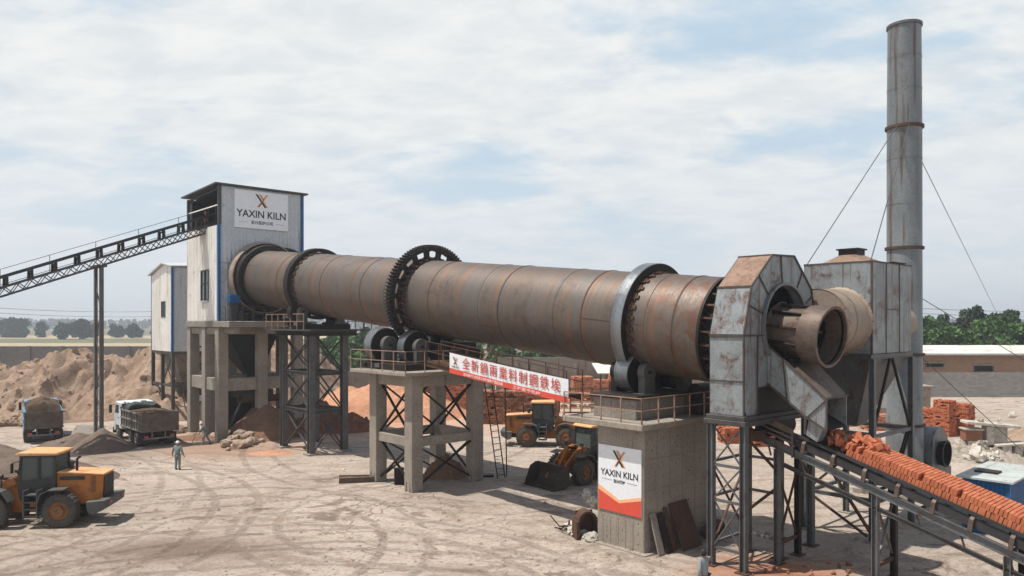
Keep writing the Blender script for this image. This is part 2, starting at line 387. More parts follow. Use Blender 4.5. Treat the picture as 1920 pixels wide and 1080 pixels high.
# ------------------------------------------------------------------ ground
def ground_mat():
    m, nt, b = base_mat('yard_ground'); co = nt.new('ShaderNodeTexCoord').outputs['Object']
    wn = nt.new('ShaderNodeTexNoise'); wn.inputs['Scale'].default_value = .055; wn.inputs['Detail'].default_value = 3; nt.link(co, wn.inputs['Vector'])
    ws = nt.new('ShaderNodeVectorMath', operation='SCALE'); ws.inputs['Scale'].default_value = 16.; nt.link(wn.outputs[1], ws.inputs[0])
    wa = nt.new('ShaderNodeVectorMath', operation='ADD'); nt.link(co, wa.inputs[0]); nt.link(ws.outputs[0], wa.inputs[1]); wc = wa.outputs[0]
    big = nt.noise(co, .055, 6, .6, .6)
    tr = nt.noise(nt.mapping(wc, (.22, .85, 1), (0, 0, R(-32))), 1.1, 10, .74, .3)
    tr2 = nt.noise(nt.mapping(wc, (.8, .2, 1), (0, 0, R(-50)), (3, 8, 0)), 1.0, 10, .74, .3)
    tr3 = nt.noise(nt.mapping(wc, (.25, 1.0, 1), (0, 0, R(12)), (9, 1, 0)), 1.3, 10, .74, .3)
    fine = nt.noise(co, 4.5, 8, .78); mid = nt.noise(co, .9, 8, .72, .3)
    base = nt.mix(nt.ramp(big, .38, .62), (.385, .325, .272), (.465, .40, .343))
    col = nt.mix(nt.math('MULTIPLY', nt.ramp(tr, .49, .63), .72), base, (.235, .175, .132))
    col = nt.mix(nt.math('MULTIPLY', nt.ramp(tr2, .52, .68), .5), col, (.56, .47, .39))
    col = nt.mix(nt.math('MULTIPLY', nt.ramp(tr3, .51, .66), .62), col, (.225, .165, .125))
    col = nt.mix(nt.math('MULTIPLY', nt.ramp(mid, .48, .70), .5), col, (.29, .225, .175))
    col = nt.mix(nt.math('MULTIPLY', nt.ramp(fine, .46, .64), .62), col, (.24, .183, .14))
    col = nt.mix(nt.math('MULTIPLY', nt.ramp(fine, .48, .28), .35), col, (.57, .48, .40))
    spots = nt.noise(nt.mapping(wc, (.5, 1.4, 1), (0, 0, R(-25)), (5, 5, 0)), .55, 7, .66, .3)
    col = nt.mix(nt.math('MULTIPLY', nt.ramp(spots, .59, .65), .75), col, (.15, .105, .078))
    sp = nt.new('ShaderNodeVectorMath', operation='MULTIPLY_ADD'); nt.link(ws.outputs[0], sp.inputs[0]); sp.inputs[1].default_value = (.09, .09, 0); nt.link(co, sp.inputs[2]); sx_ = nt.new('ShaderNodeSeparateXYZ'); nt.link(sp.outputs[0], sx_.inputs[0])
    track = None
    for cx, cy, rad, amp in ((-14, 30, 10.5, 1.), (-9, 22, 13., .9), (-2, 36, 9., .8), (-30, 32, 18., .9), (-5, 18, 14.5, .8), (-24, 62, 26., .9), (6, 60, 24., .8), (-40, 34, 24, .7), (14, 40, 12, .7), (-6, 8, 21.5, .9)):
        dx = nt.math('SUBTRACT', sx_.outputs[0], cx); dy = nt.math('SUBTRACT', sx_.outputs[1], cy)
        ln_ = nt.math('SQRT', nt.math('ADD', nt.math('MULTIPLY', dx, dx), nt.math('MULTIPLY', dy, dy)))
        k = nt.ramp(nt.math('ABSOLUTE', nt.math('SUBTRACT', nt.math('ABSOLUTE', nt.math('SUBTRACT', ln_, rad)), .98)), .30, .10, 0, amp)
        track = k if track is None else nt.math('MAXIMUM', track, k)
    track = nt.math('MULTIPLY', track, nt.math('MULTIPLY', nt.ramp(tr3, .38, .56), nt.ramp(mid, .32, .52)))
    col = nt.mix(nt.math('MULTIPLY', track, .48), col, (.235, .185, .15))
    def zone(cx, cy, r0, r1, c, amt, sx=1, sy=1):
        v = nt.new('ShaderNodeVectorMath', operation='DISTANCE')
        nt.link(nt.mapping(co, (sx, sy, 0)), v.inputs[0]); v.inputs[1].default_value = (cx*sx, cy*sy, 0)
        k = nt.ramp(nt.math('ADD', v.outputs['Value'], nt.math('MULTIPLY', nt.math('SUBTRACT', mid, .5), (r1)*1.3)), r1, r0)
        return nt.mix(nt.math('MULTIPLY', k, amt), col, c)
    for z in ((9.6, 26.0, .6, 4.6, (.36, .15, .085), .9), (-15, 72, 6, 20, (.50, .26, .165), .8), (4, 84, 8, 30, (.50, .34, .25), .6),
              (-13.2, 29.6, .3, 3.4, (.15, .105, .08), .75, .55, 1.3), (-18.5, 25, .5, 3., (.17, .12, .09), .6, .7, 1.), (-20, 53, 1, 6, (.30, .17, .11), .6, .6, 1), (-27, 50, 1, 5, (.22, .17, .13), .55),  # small zone at the near left corner is a cast shadow painted in
              (-3.5, 38.5, 1, 5, (.27, .22, .18), .5)):
        col = zone(*z)
    # a few hairline cracks in the beaten crust
    vo = nt.new('ShaderNodeTexVoronoi', feature='DISTANCE_TO_EDGE'); vo.inputs['Scale'].default_value = .21
    ad = nt.new('ShaderNodeVectorMath', operation='ADD'); nt.link(co, ad.inputs[0])
    nc = nt.new('ShaderNodeTexNoise'); nc.inputs['Scale'].default_value = .8; nt.link(co, nc.inputs['Vector'])
    sc = nt.new('ShaderNodeVectorMath', operation='SCALE'); sc.inputs['Scale'].default_value = 2.2; nt.link(nc.outputs[1], sc.inputs[0]); nt.link(sc.outputs[0], ad.inputs[1])
    nt.link(ad.outputs[0], vo.inputs['Vector'])
    crack = nt.math('MULTIPLY', nt.ramp(vo.outputs['Distance'], .012, .003), nt.ramp(big, .45, .6))
    col = nt.mix(nt.math('MULTIPLY', crack, .6), col, (.16, .12, .09))
    nt.link(col, b.inputs['Base Color']); b.inputs['Roughness'].default_value = .96; b.inputs['Specular IOR Level'].default_value = .12
    hgt = nt.math('ADD', nt.math('SUBTRACT', nt.math('MULTIPLY', tr, 1.4), nt.math('MULTIPLY', track, nt.math('ADD', .35, nt.math('MULTIPLY', fine, .8)))), nt.math('ADD', nt.math('MULTIPLY', fine, .42), nt.math('ADD', nt.math('MULTIPLY', mid, 1.0), nt.math('MULTIPLY', crack, -.5))))
    bp = nt.new('ShaderNodeBump', i_Strength=.75, i_Distance=.16); nt.link(hgt, bp.inputs['Height']); nt.link(bp.outputs[0], b.inputs['Normal'])
    return m
GROUND = ground_mat()
g = MB().add([(-2500, -60, 0), (2500, -60, 0), (2500, 4500, 0), (-2500, 4500, 0)], [(0, 1, 2, 3)]).build('ground', GROUND); struct(g)
def field(name, mat, x0, y0, x1, y1, z=.05):
    return struct(MB().add([(x0, y0, z), (x1, y0, z), (x1*y1/y0, y1, z), (x0*y1/y0, y1, z)], [(0, 1, 2, 3)]).build(name, mat))
GRASSF = soil('green_field', (.11, .12, .065), (.15, .15, .085), (.22, .19, .125), .03, .2)
STRAWF = soil('straw_field', (.42, .34, .23), (.36, .29, .19), (.30, .25, .17), .01, .2)
SCRUBF = soil('scrub_field', (.10, .105, .065), (.19, .165, .12), (.30, .24, .18), .06, .2)
field('dry_field', STRAWF, -185, 190, -48, 330, .02)
field('green_field', GRASSF, -330, 331, -80, 420, .03)
field('field_beyond', STRAWF, -420, 421, 60, 520, .03)
field('far_field', SCRUBF, -700, 521, 900, 1800, .03)
field('scrub_field', SCRUBF, -60, 135, 14, 420, .035)

# ------------------------------------------------------------------ heaps of earth
def heap(name, label, cat, loc, rx, ry, hf, mat, nx=90, ny=70, rough=.12, nsc=.6, rz=0, seed=0, clump=.0, group=None, edge=.25, extra=None):
    vs = []; fs = []; o3 = Vector((seed*13.7, seed*7.1, seed*3.3))
    for j in range(ny+1):
        for i in range(nx+1):
            a = -1+2*i/nx; c = -1+2*j/ny; x = a*rx; y = c*ry
            p = Vector((x, y, 0)); z = hf(x, y)
            env = min(1, max(0, z/ .5))
            nz = noise.fractal(p*nsc+o3, 1.0, 2.1, 6)
            z += nz*rough*env*(1+z*.25)
            if clump:
                v = noise.voronoi(p*nsc*2.2+o3)[0]; z += (v[1]-v[0])*clump*env*(.6+.4*noise.noise(p*.4+o3))
            k = max(abs(a), abs(c))
            if k > 1-edge: z = z*(1-k)/edge - .02*(k > .99)
            wob = noise.noise_vector(p*nsc*1.5+o3)*rough*.6*env
            vs.append((x+wob.x, y+wob.y, z if z > .004 else -.05))
    n = nx+1
    fs = [(j*n+i, j*n+i+1, (j+1)*n+i+1, (j+1)*n+i) for j in range(ny) for i in range(nx)]
    fs = [f for f in fs if any(vs[k][2] > 0 for k in f)]
    m = MB().add(vs, fs)
    ob = m.build(name, mat, smooth=32); ob.location = loc; ob.rotation_euler = (0, 0, rz)
    return tag(ob, label, cat, group)
def cone(x, y, cx, cy, r, h, p=1.0, sx=1, sy=1):
    d = math.hypot((x-cx)/sx, (y-cy)/sy)/r
    return h*max(0, 1-d)**p
def sm(*a): return max(a)
def hf_left(x, y):
    z = sm(cone(x, y, -14, 4, 15, 5.2, .75, 1.5, 1), cone(x, y, -1, 3.5, 13, 6.4, .8, 1.1, .95), cone(x, y, 8, 6, 12, 5.4, .8, 1.1, 1), cone(x, y, -22, -1, 11, 3.6, .8, 1.3, 1))
    d = math.hypot((x-4)/4.3, (y+3.2)/3.8)                  # scooped-out hollow in the face
    if d < 1.25: z -= 3.4*max(0, 1-d*.8)**.5*min(1, z/2)
    return max(z, 0)
heap('earth_mound', 'huge tan mound of excavated clay with a dark scooped hollow in its face', 'earth mound', (-43.5, 75, 0), 31, 18, hf_left, SAND, 260, 160, .55, .38, R(4), 1, 1.5)
heap('earth_mound', 'tall tan clay mound with slumped slopes right behind the conveyor mast', 'earth mound', (-35.5, 79, 0), 18, 16, lambda x, y: sm(cone(x, y, 1, 3, 15, 8.1, .85, 1.05, .9), cone(x, y, 8, 5, 13, 7.6, .9)), SAND, 180, 140, .5, .45, R(-5), 2, 1.3)
heap('soil_bank', 'low dark gravelly bank behind the cab of the nearest wheel loader', 'soil heap', (-30.2, 42.8, 0), 10.5, 5.2, lambda x, y: cone(x, y, -2, .5, 9.5, 2.3, .9, 1, .5), DSOIL, 130, 80, .10, .9, R(-8), 3, .05)
heap('soil_heap', 'small dark soil cone round the foot of the lattice mast', 'soil heap', G(192, 842), 2.6, 2.2, lambda x, y: cone(x, y, 0, 0, 2.3, 1.5, 1.), DSOIL, 50, 44, .06, 1.4, 0, 4, .03)
heap('soil_heap', 'flat dirt spoil with slabs between the left truck and the mast', 'soil heap', G(150, 838), 3.4, 2.0, lambda x, y: cone(x, y, 0, 0, 3.3, 1.0, .8, 1, .55), DSOIL, 60, 44, .10, 1.2, 0, 5, .12)
heap('soil_heap', 'brown clay heap with boulders at its foot under the feed tower', 'soil heap', PW(.6, 41.6), 3.6, 3.2, lambda x, y: cone(x, y, 0, 0, 3.3, 2.9, 1.0), BSOIL, 70, 64, .12, 1.2, ANG, 6, .10)
heap('soil_heap', 'orange-red clay heap seen between the legs of the concrete kiln pier', 'soil heap', (-12.5, 74, 0), 9, 7, lambda x, y: sm(cone(x, y, 0, 0, 8.5, 3.4, .9), cone(x, y, -4, 2, 6, 2.6)), RSOIL, 110, 90, .20, .7, 0, 7, .25)
heap('soil_heap', 'orange clay spread behind the steel kiln trestle', 'soil heap', (-20.5, 72, 0), 7, 6, lambda x, y: cone(x, y, 0, 0, 6.5, 1.4, .7), RSOIL, 80, 70, .12, .8, 0, 8, .1)
heap('soil_heap', 'brown earth mound at the right edge beyond the broken concrete', 'soil heap', (36.2, 51.5, 0), 5.5, 4, lambda x, y: cone(x, y, 1, 0, 5, 2.1, .8), SAND, 80, 60, .16, .8, 0, 9, .2)
heap('soil_heap', 'reddish broken clay spill at the foot of the feed tower', 'soil heap', G(372, 822), 2.9, 1.5, lambda x, y: .32*max(0, 1-math.hypot(x/2.8, y/1.4)), BSOIL, 60, 40, .10, 2, 0, 11, .12)
heap('soil_heap', 'low red spill in front of the steel trestle', 'soil heap', G(508, 850), 1.7, 1.0, lambda x, y: .22*max(0, 1-math.hypot(x/1.6, y/.9)), RSOIL, 50, 34, .08, 2.2, 0, 12, .1)

def rock_mesh(name, r, seed, mat, flat=.75, sub=3, rough=.3):
    import bmesh
    bm = bmesh.new(); bmesh.ops.create_icosphere(bm, subdivisions=sub, radius=1)
    o3 = Vector((seed*3.1, seed*5.7, seed*1.3))
    for v in bm.verts:
        n = v.co.normalized(); k = 1+rough*noise.fractal(n*1.3+o3, 1, 2, 3)
        vv = noise.voronoi(n*1.6+o3)[0]; k *= .8+.35*vv[0]
        v.co = Vector((n.x*k*r, n.y*k*r*.85, n.z*k*r*flat))
    me = bpy.data.meshes.new(name); bm.to_mesh(me); bm.free(); me.materials.append(mat); me.shade_smooth(); me.set_sharp_from_angle(angle=R(28)); return me
ROCKS = [rock_mesh('boulder', .5, i, STONE) for i in range(4)]
CROCKS = [rock_mesh('concrete_lump', .5, 10+i, STONED, .7, 3, .6) for i in range(4)]
def rock(name, label, cat, loc, s, group, pool=ROCKS, z=.32):
    o = bpy.data.objects.new(name, random.choice(pool)); COL.objects.link(o); o.location = (loc[0], loc[1], loc[2]+s*z*.7)
    o.scale = (s, s*random.uniform(.8, 1.2), s*random.uniform(.8, 1.1)); o.rotation_euler = (random.uniform(-.4, .4), random.uniform(-.4, .4), random.uniform(0, 6))
    return tag(o, label, cat, group)
BL = 'pale boulders at the foot of the clay heap under the feed tower'
for i, (x, y, s) in enumerate(((425, 838, 1.0), (440, 835, .75), (447, 841, 1.05), (459, 838, .95), (470, 834, 1.0), (452, 822, 1.1), (464, 824, 1.0), (478, 831, .7), (433, 829, .8), (442, 824, .6), (490, 829, .5), (428, 845, .4))):
    rock('boulder', 'pale tan boulder among those piled at the foot of the tower clay heap', 'boulder', G(x, y, .25*(y < 829)), s, BL)
for i, (x, y, s) in enumerate(((333, 812, 1.2), (344, 809, .8), (350, 806, .7), (398, 812, .9), (401, 822, .7), (355, 820, .5), (366, 817, .5))):
    rock('boulder', 'pale lump of stone lying between truck tailgate and tower columns', 'boulder', G(x, y), s, 'stones between the tipper truck and the tower columns')

# ------------------------------------------------------------------ far wall, sheds and trees
def bwall(name, label, cat, p, q, z0, z1, th, mat, bw=.5, bh=.2, cap=None):
    """wall laid of separate blocks so that joints and odd blocks show"""
    t = thing(name, label, cat, (p[0], p[1], 0)); m = MB(); p = Vector((*p, 0)); q = Vector((*q, 0)); L = (q-p).length; e = (q-p)/L; n = Vector((-e.y, e.x, 0))
    rows = max(1, round((z1-z0)/bh)); hh = (z1-z0)/rows
    for r_ in range(rows):
        x = -(r_ % 2)*bw/2
        while x < L:
            a = max(x, 0)+.012; c = min(x+bw, L)-.012
            if c > a+.03:
                o = random.uniform(0, .018)
                A = p+e*a-n*o; B = p+e*c-n*o; z = z0+r_*hh
                m.add([A+Vector((0, 0, z+.012)), B+Vector((0, 0, z+.012)), B+Vector((0, 0, z+hh)), A+Vector((0, 0, z+hh)),
                       A+n*.1+Vector((0, 0, z+.012)), B+n*.1+Vector((0, 0, z+.012)), B+n*.1+Vector((0, 0, z+hh)), A+n*.1+Vector((0, 0, z+hh))],
                      [(0, 1, 2, 3), (3, 2, 6, 7), (0, 3, 7, 4), (1, 5, 6, 2)])
            x += bw
    ORG[t.name] = Vector((p.x, p.y, 0)); m.build('masonry', mat, t)
    core = MB(); core.slab([p+n*.02+Vector((0, 0, z0)), q+n*.02+Vector((0, 0, z0)), q+n*.02+Vector((0, 0, z1-.03)), p+n*.02+Vector((0, 0, z1-.03))], -th); core.build('wall_core', CONCD, t)
    return t
DIM = weather('dim_render_wall', (.17, .155, .145), (.13, .12, .112), (.20, .17, .15), .4, .1, .2, 0, .95, .1)
wl = MB(); wl.boxmm(-108, 117, 0, -47, 117.5, 5.3); wl.boxmm(-150, 118, 0, -108.05, 118.5, 5.1)
for i in range(12): wl.boxmm(-107+i*5.2, 116.85, 0, -106.6+i*5.2, 116.997, 5.35)
tag(wl.build('perimeter_wall', DIM), 'long dim grey perimeter wall behind the tan clay mounds', 'wall')
# yard wall in the middle distance
b2 = thing('yard_wall', 'weathered grey concrete wall behind the red clay and drying bricks', 'wall', (-22, 88, 0))
w2 = MB(); w2.boxmm(-24, 88, 0, -13.5, 88.4, 3.2); w2.boxmm(-13.4, 88.2, 0, -2, 88.55, 4.3); w2.boxmm(-1.9, 88, 0, 13, 88.35, 4.9); w2.boxmm(13.1, 88.3, 0, 24, 88.6, 4.2)
ORG[b2.name] = Vector((-22, 88, 0)); w2.build('panel', CONCD, b2)
w2 = MB()
for i in range(14): w2.boxmm(-23.8+i*3.45, 87.7, 0, -23.45+i*3.45, 87.99, 3.3+random.uniform(0, 1.5))
w2.build('post', CONC, b2)
# brick shed with sheet roof and its grey forecourt wall, right
sh = thing('brick_shed', 'long low brick shed with pale sheet roof and dark vent openings behind the grey wall', 'shed', (50, 98, 0)); ORG[sh.name] = Vector((50, 98, 0))
m = MB()
def brickface(m, x0, x1, y, z0, z1, bw=.42, bh=.15, holes=()):
    rows = round((z1-z0)/bh)
    for r_ in range(rows):
        x = x0-(r_ % 2)*bw/2
        while x < x1:
            a = max(x, x0)+.012; c = min(x+bw, x1)-.012; z = z0+r_*bh; o = random.uniform(0, .02)
            if c > a+.02 and not any(hx0 < (a+c)/2 < hx1 and hz0 < z+bh/2 < hz1 for hx0, hx1, hz0, hz1 in holes):
                m.add([(a, y-o, z+.012), (c, y-o, z+.012), (c, y-o, z+bh), (a, y-o, z+bh)], [(0, 1, 2, 3)])
            x += bw
holes = [(39.5+i*10.2, 42.9+i*10.2-.3, 2.95, 3.95) for i in range(4)]
holes[0] = (60.6, 63.1, 2.6, 3.4); holes[1] = (54.2, 56.6, 3.2, 3.7); holes[2] = (71, 74, 2.6, 3.4); holes[3] = (44, 46, 2.6, 3.4)
brickface(m, 30, 80, 97.9, 2.1, 4.85, holes=holes); m.build('brick_wall', WALLB, sh)
k = MB()
k.boxmm(30, 98.2, 0, 80, 98.4, 4.8); k.boxmm(30, 104, 0, 80, 104.3, 5.0); k.build('wall_core', DARK, sh)
for h_ in holes:
    MB().boxmm(h_[0]-.2, 97.75, h_[3]-.05, h_[1]+.2, 97.99, h_[3]+.13).build('lintel', CONC, sh)
    MB().boxmm(h_[0]-.1, 97.70, h_[2]-.12, h_[1]+.1, 97.96, h_[2]).build('sill', CONC, sh)
rf = MB()
for i in range(26): rf.slab([(28+i*2.05, 96.9, 5.0+random.uniform(-.015, .015)), (28+i*2.05+2.07, 96.9, 5.0+random.uniform(-.015, .015)), (28+i*2.05+2.07, 104.8, 5.85), (28+i*2.05, 104.8, 5.85)], -.09)
rf.build('roof', SHEDR, sh); MB().boxmm(28, 96.75, 4.78, 81.3, 96.88, 5.01).build('fascia', SHEDR, sh)
gw = bwall('block_wall', 'grey block wall in front of the long brick shed', 'wall', (27.5, 90.2), (82, 90.2), 0, 2.95, .3, BLOCKG, .6, .25)
for x in (49.2, 62.4, 36.5, 75): 
    MB().boxmm(x, 89.93, 0, x+.28, 90.17, 3.05).build('pier', CONCD, gw)
# low blocks of masonry and open walls near the brick stacks
lb = thing('tank_block', 'low rendered block with flat pale top behind the right-hand brick stacks', 'outbuilding', (33.5, 68.5, 0)); ORG[lb.name] = Vector((33.5, 68.5, 0))
MB().boxmm(29.5, 66.5, 0, 37.3, 72.5, 3.2).build('wall', weather('rendered_wall', (.40, .33, .27), (.30, .22, .165), (.25, .15, .1), .5, .5, .4, 0, .95, .3), lb, bevel=.03)
MB().boxmm(29.2, 66.2, 3.2, 37.6, 72.8, 3.38).build('roof_slab', CONC, lb, bevel=.02)
MB().boxmm(32.2, 66.44, 1.4, 34.6, 66.498, 2.8).build('shutter', SHEDR, lb)

def crown(seed, rx, rz_, zc, n, leaf, lobes=9, mat=None, top=1.0):
    rnd = random.Random(seed); m = MB(); L = []
    for i in range(lobes):
        a = rnd.uniform(0, 6.28); h_ = rnd.uniform(-1, 1); rr = math.sqrt(max(0, 1-h_*h_*top))*rnd.uniform(.25, .75)
        L.append((Vector((math.cos(a)*rx*rr, math.sin(a)*rx*rr, zc+h_*rz_*.72)), rnd.uniform(.28, .5)*rx))
    for i in range(n):
        c, r_ = rnd.choice(L); d = Vector((rnd.gauss(0, 1), rnd.gauss(0, 1), rnd.gauss(0, 1))).normalized()
        p = c+d*r_*(rnd.random()**.35); q = Euler((rnd.uniform(0, 6), rnd.uniform(0, 6), rnd.uniform(0, 6))).to_matrix(); s = leaf*rnd.uniform(.5, 1.3)
        m.add([p+q @ Vector((-s, -s*.6, 0)), p+q @ Vector((s, -s*.5, 0)), p+q @ Vector((s*.7, s*.6, s*.2)), p+q @ Vector((-s*.6, s*.5, -s*.1))], [(0, 1, 2, 3)])
    return m
def tree_proto(name, label, seed, h_, rx, leafmat, n, leaf, cat='tree', trunk=.3, lobes=9, low=.18):
    t = thing(name, label, cat); zc = h_*(.5+low*.5); cz = h_*(1-low)*.5
    crown(seed, rx, cz, zc, n, leaf, lobes).build('crown', leafmat, t)
    rnd = random.Random(seed+99); m = MB(); top = Vector((rnd.uniform(-.3, .3), 0, h_*.7)); m.tube((0, 0, -.1), top, trunk, trunk*.35, 8)
    for i in range(5):
        a = rnd.uniform(0, 6.28); z = h_*rnd.uniform(.25, .55); m.tube(top*(z/(h_*.7)), (math.cos(a)*rx*.6, math.sin(a)*rx*.6, z+h_*.22), trunk*.4, trunk*.12, 6)
    m.build('trunk', BARK, t); return t
def scatter(proto, spots, labels, group):
    for i, (x, y, s) in enumerate(spots):
        o = proto if i == 0 else copy_tree(proto)
        o.location = (x, y, 0); o.rotation_euler = (0, 0, (i*2.1+.3*(i % 3)) % 6.28); o.scale = (s*random.uniform(.85, 1.35), s*random.uniform(.85, 1.35), s*random.uniform(.85, 1.12))
        o['label'] = labels if isinstance(labels, str) else labels[i]; o['group'] = group
rnd = random.Random(5)
GR = 'green trees beyond the brick shed'
pa = [tree_proto('broadleaf_tree', '', 20+i, 9.2, 3.3, LEAF, 4200, .23, lobes=20, low=.0) for i in range(2)]
pb = tree_proto('broadleaf_tree', '', 31, 11.8, 2.3, LEAFD, 2400, .27, lobes=14, low=.06)
row1 = [(57+i*1.75+rnd.uniform(-1, 1)*.7, 116+rnd.uniform(-3, 3), rnd.uniform(1.05, 1.2)) for i in range(28)]
row2 = [(60+i*2.1+rnd.uniform(-1, 1)*1.0, 126+rnd.uniform(-2, 5), rnd.uniform(.90, 1.0)*(1+.10*(i > 17))) for i in range(26)]
scatter(pa[0], row1[::2], 'bushy bright green tree in the near row just behind the shed roof', GR)
scatter(pa[1], row1[1::2], 'bushy bright green tree in the near row just behind the shed roof', GR)
scatter(pb, row2, 'taller dark tree poking up behind the bright green row beyond the shed', GR)
far = [tree_proto('field_tree', '', 50+i, 12.0, 5.8, LEAFD, 1900, .6, lobes=16, low=-.05, trunk=.4) for i in range(2)]
FL = [(-318, 452, .95), (-309, 455, 1.0), (-301, 450, .9), (-293, 446, 1.0), (-287, 455, .75)]
scatter(far[0], FL, 'dark rounded tree in the clump at the far left edge of the fields', 'far clump of trees at the left edge')
FM = [(-238, 398, .82), (-231, 402, .92), (-244, 404, .7)]
scatter(far[1], FM, 'dark tree in the small clump standing in the green field', 'small clump of trees in the green field')
fr = [tree_proto('field_tree', '', 60+i, 9.8, 4.6, LEAFD, 1300, .65, lobes=14, low=-.06, trunk=.4) for i in range(2)]
F3 = [(-262+i*5.2+rnd.uniform(-2, 2), 440+rnd.uniform(-14, 22), rnd.uniform(.5, .95)) for i in range(17)]
scatter(fr[0], F3, 'dark tree in the row crossing behind the conveyor mast', 'row of far trees behind the conveyor mast')
F4 = [(-52+i*8+rnd.uniform(-3, 3), 300+rnd.uniform(-10, 20), rnd.uniform(.35, .62)) for i in range(9)]
scatter(fr[1], F4, 'low dark tree glimpsed under the kiln beyond the yard', 'trees glimpsed under the kiln')
bush = tree_proto('roadside_bush', '', 71, 3.4, 2.4, LEAF, 1100, .2, 'bush', .1, 8, .0)
F5 = [(-36+i*3.0+rnd.uniform(-1, 1), 138+rnd.uniform(-6, 8), rnd.uniform(1.5, 2.1)) for i in range(15)]
scatter(bush, F5, 'scrubby green bush behind the concrete yard wall', 'green bushes behind the yard wall')
# hazy woods on the horizon: one mass
ww = MB(); rr = random.Random(9)
for i in range(7000):
    a = rr.uniform(-1, 1); x = a*1500; y = 1150+rr.uniform(-60, 60)+60*noise.noise(Vector((x*.004, 0, 0))); hh = 13+5*noise.noise(Vector((x*.012, 3, 0))); z = rr.random()**.8*hh; s = rr.uniform(1.6, 3.4)
    q = Euler((rr.uniform(0, 6), rr.uniform(0, 6), rr.uniform(0, 6))).to_matrix()
    p = Vector((x, y, z)); ww.add([p+q @ Vector((-s, -s, 0)), p+q @ Vector((s, -s*.7, 0)), p+q @ Vector((s*.8, s, 0)), p+q @ Vector((-s, s*.7, 0))], [(0, 1, 2, 3)])
tag(ww.build('far_wood', LEAFD), 'hazy line of woods along the horizon', 'wood', kind='stuff')
# a pale greenhouse-like shed far behind the trestle
fs_ = thing('far_shed', 'pale blue-white sheet roof far off beneath the kiln', 'shed', (-24, 190, 0)); ORG[fs_.name] = Vector((-24, 190, 0))
MB().boxmm(-33, 190, 0, -18, 198, 4.0).build('wall', CLAD, fs_); MB().prism([(-33.4, 189.6, 4.0), (-33.4, 198.4, 4.0), (-33.4, 194, 6.2)], (15.8, 0, 0)).build('roof', SHEDR, fs_)
fs2 = thing('far_shed', 'tiny white shed in the fields behind the conveyor mast', 'shed', (-165, 440, 0)); ORG[fs2.name] = Vector((-165, 440, 0))
MB().boxmm(-172, 425, 0, -158, 430, 3.2).build('wall', SHEDR, fs2); MB().prism([(-172.5, 424.5, 3.2), (-172.5, 430.5, 3.2), (-172.5, 427.5, 4.6)], (15, 0, 0)).build('roof', SHEDR, fs2)
# power lines
for (xl, yl, side) in ((-230, 250, 'left'), (130, 260, 'right')):
    pass
pl = []
for i, x in enumerate((-330, -215, -100, 30, 150, 290)):
    t = thing('power_pole', 'slim concrete power pole far off in the fields', 'power pole', (x, 300, 0), 0, 'poles carrying the far power lines'); ORG[t.name] = Vector((x, 300, 0))
    MB().tube((x, 300, 0), (x, 300, 16.5), .2, .12, 8).build('pole', CONC, t)
    MB().boxmm(x-1.6, 299.9, 15.2, x+1.6, 300.1, 15.4).boxmm(x-1.2, 299.9, 13.2, x+1.2, 300.1, 13.4).build('crossarm', FRAME, t); pl.append(x)
ln = MB()
for a, c in zip(pl, pl[1:]):
    for dx, z in ((-1.5, 15.5), (1.5, 15.5), (-1.1, 13.5), (1.1, 13.5)):
        P = [Vector((a+dx+(c-a)*k/10, 300+dx*.2, z-2.2*4*(k/10)*(1-k/10))) for k in range(11)]; ln.path(P, .05, 4)
tag(ln.build('power_line', WIRE), 'thin sagging power cables crossing the sky above the fields', 'power line')
# ================================================================== rotary kiln
def KS(t): return 1.75-.04*t
def KZ(t): return 8.62+.0958*t
RK = 2.13
kd = (PW(KS(41), 41, KZ(41))-PW(KS(0), 0, KZ(0))).normalized()
kx = kd.cross(Vector((0, 0, 1))).normalized(); kz = kx.cross(kd)
kiln = thing('rotary_kiln', 'long rusty rotary kiln drum sloping down from the feed tower to the hood', 'rotary kiln')
kiln.matrix_world = Matrix.Translation(PW(KS(0), 0, KZ(0))) @ Matrix((kx, kd, kz)).transposed().to_4x4()
prof = [(.62, RK-.35), (.62, RK)]
seams = [1.75, 3.1, 6.4, 8.1, 11.7, 13.2, 17.2, 21.4, 23.9, 24.9, 28.6, 30.0, 34.6, 37.9]
for sm_ in seams: prof += [(sm_-.05, RK), (sm_-.03, RK+.02), (sm_+.03, RK+.02), (sm_+.05, RK)]
prof += [(41.6, RK), (41.6, RK-.3)]
MB().lathe(prof, n=96).build('shell', KILN, kiln, smooth=30)
wsm = MB()
for k_, sm_ in enumerate(seams):                       # plate seams along the drum between the ring welds
    if k_ % 3 != 1: continue
    nx_ = (seams+[41.])[k_+1]; a_ = 2.2+1.9*((k_*7) % 5)/4; wsm.bar((math.cos(a_)*(RK+.004), sm_+.06, math.sin(a_)*(RK+.004)), (math.cos(a_)*(RK+.004), nx_-.06, math.sin(a_)*(RK+.004)), .02, .016)
wsm.build('plate_seam', RUSTY, kiln)
for sm_ in seams[::2]: MB().lathe([(sm_-.035, RK+.001), (sm_-.02, RK+.026), (sm_+.02, RK+.026), (sm_+.035, RK+.001)], n=96).build('ring_weld', RUSTY, kiln, smooth=40)
def ring(y0, y1, ri, ro): return [(y0, ri), (y0, ro), (y1, ro), (y1, ri)]
T1, TG, T2, TS = 4.15, 19.75, 32.55, 40.2
rt_ = MB().lathe(ring(T1-.27, T1+.27, RK+.12, 2.56), n=96, close=True).build('riding_tyre', POLISH, kiln, smooth=40, bevel=.02)
for y_ in (T1-.275, T1+.275): MB().lathe([(y_, RK+.12), (y_, 2.535)], n=96).build('tyre_side_shade', DARK, rt_)  # dark rings laid over the tyre sides, painting their shade
MB().lathe(ring(T2-.28, T2+.28, RK+.12, 2.50), n=96, close=True).build('riding_tyre', DARK, kiln, smooth=40, bevel=.02)
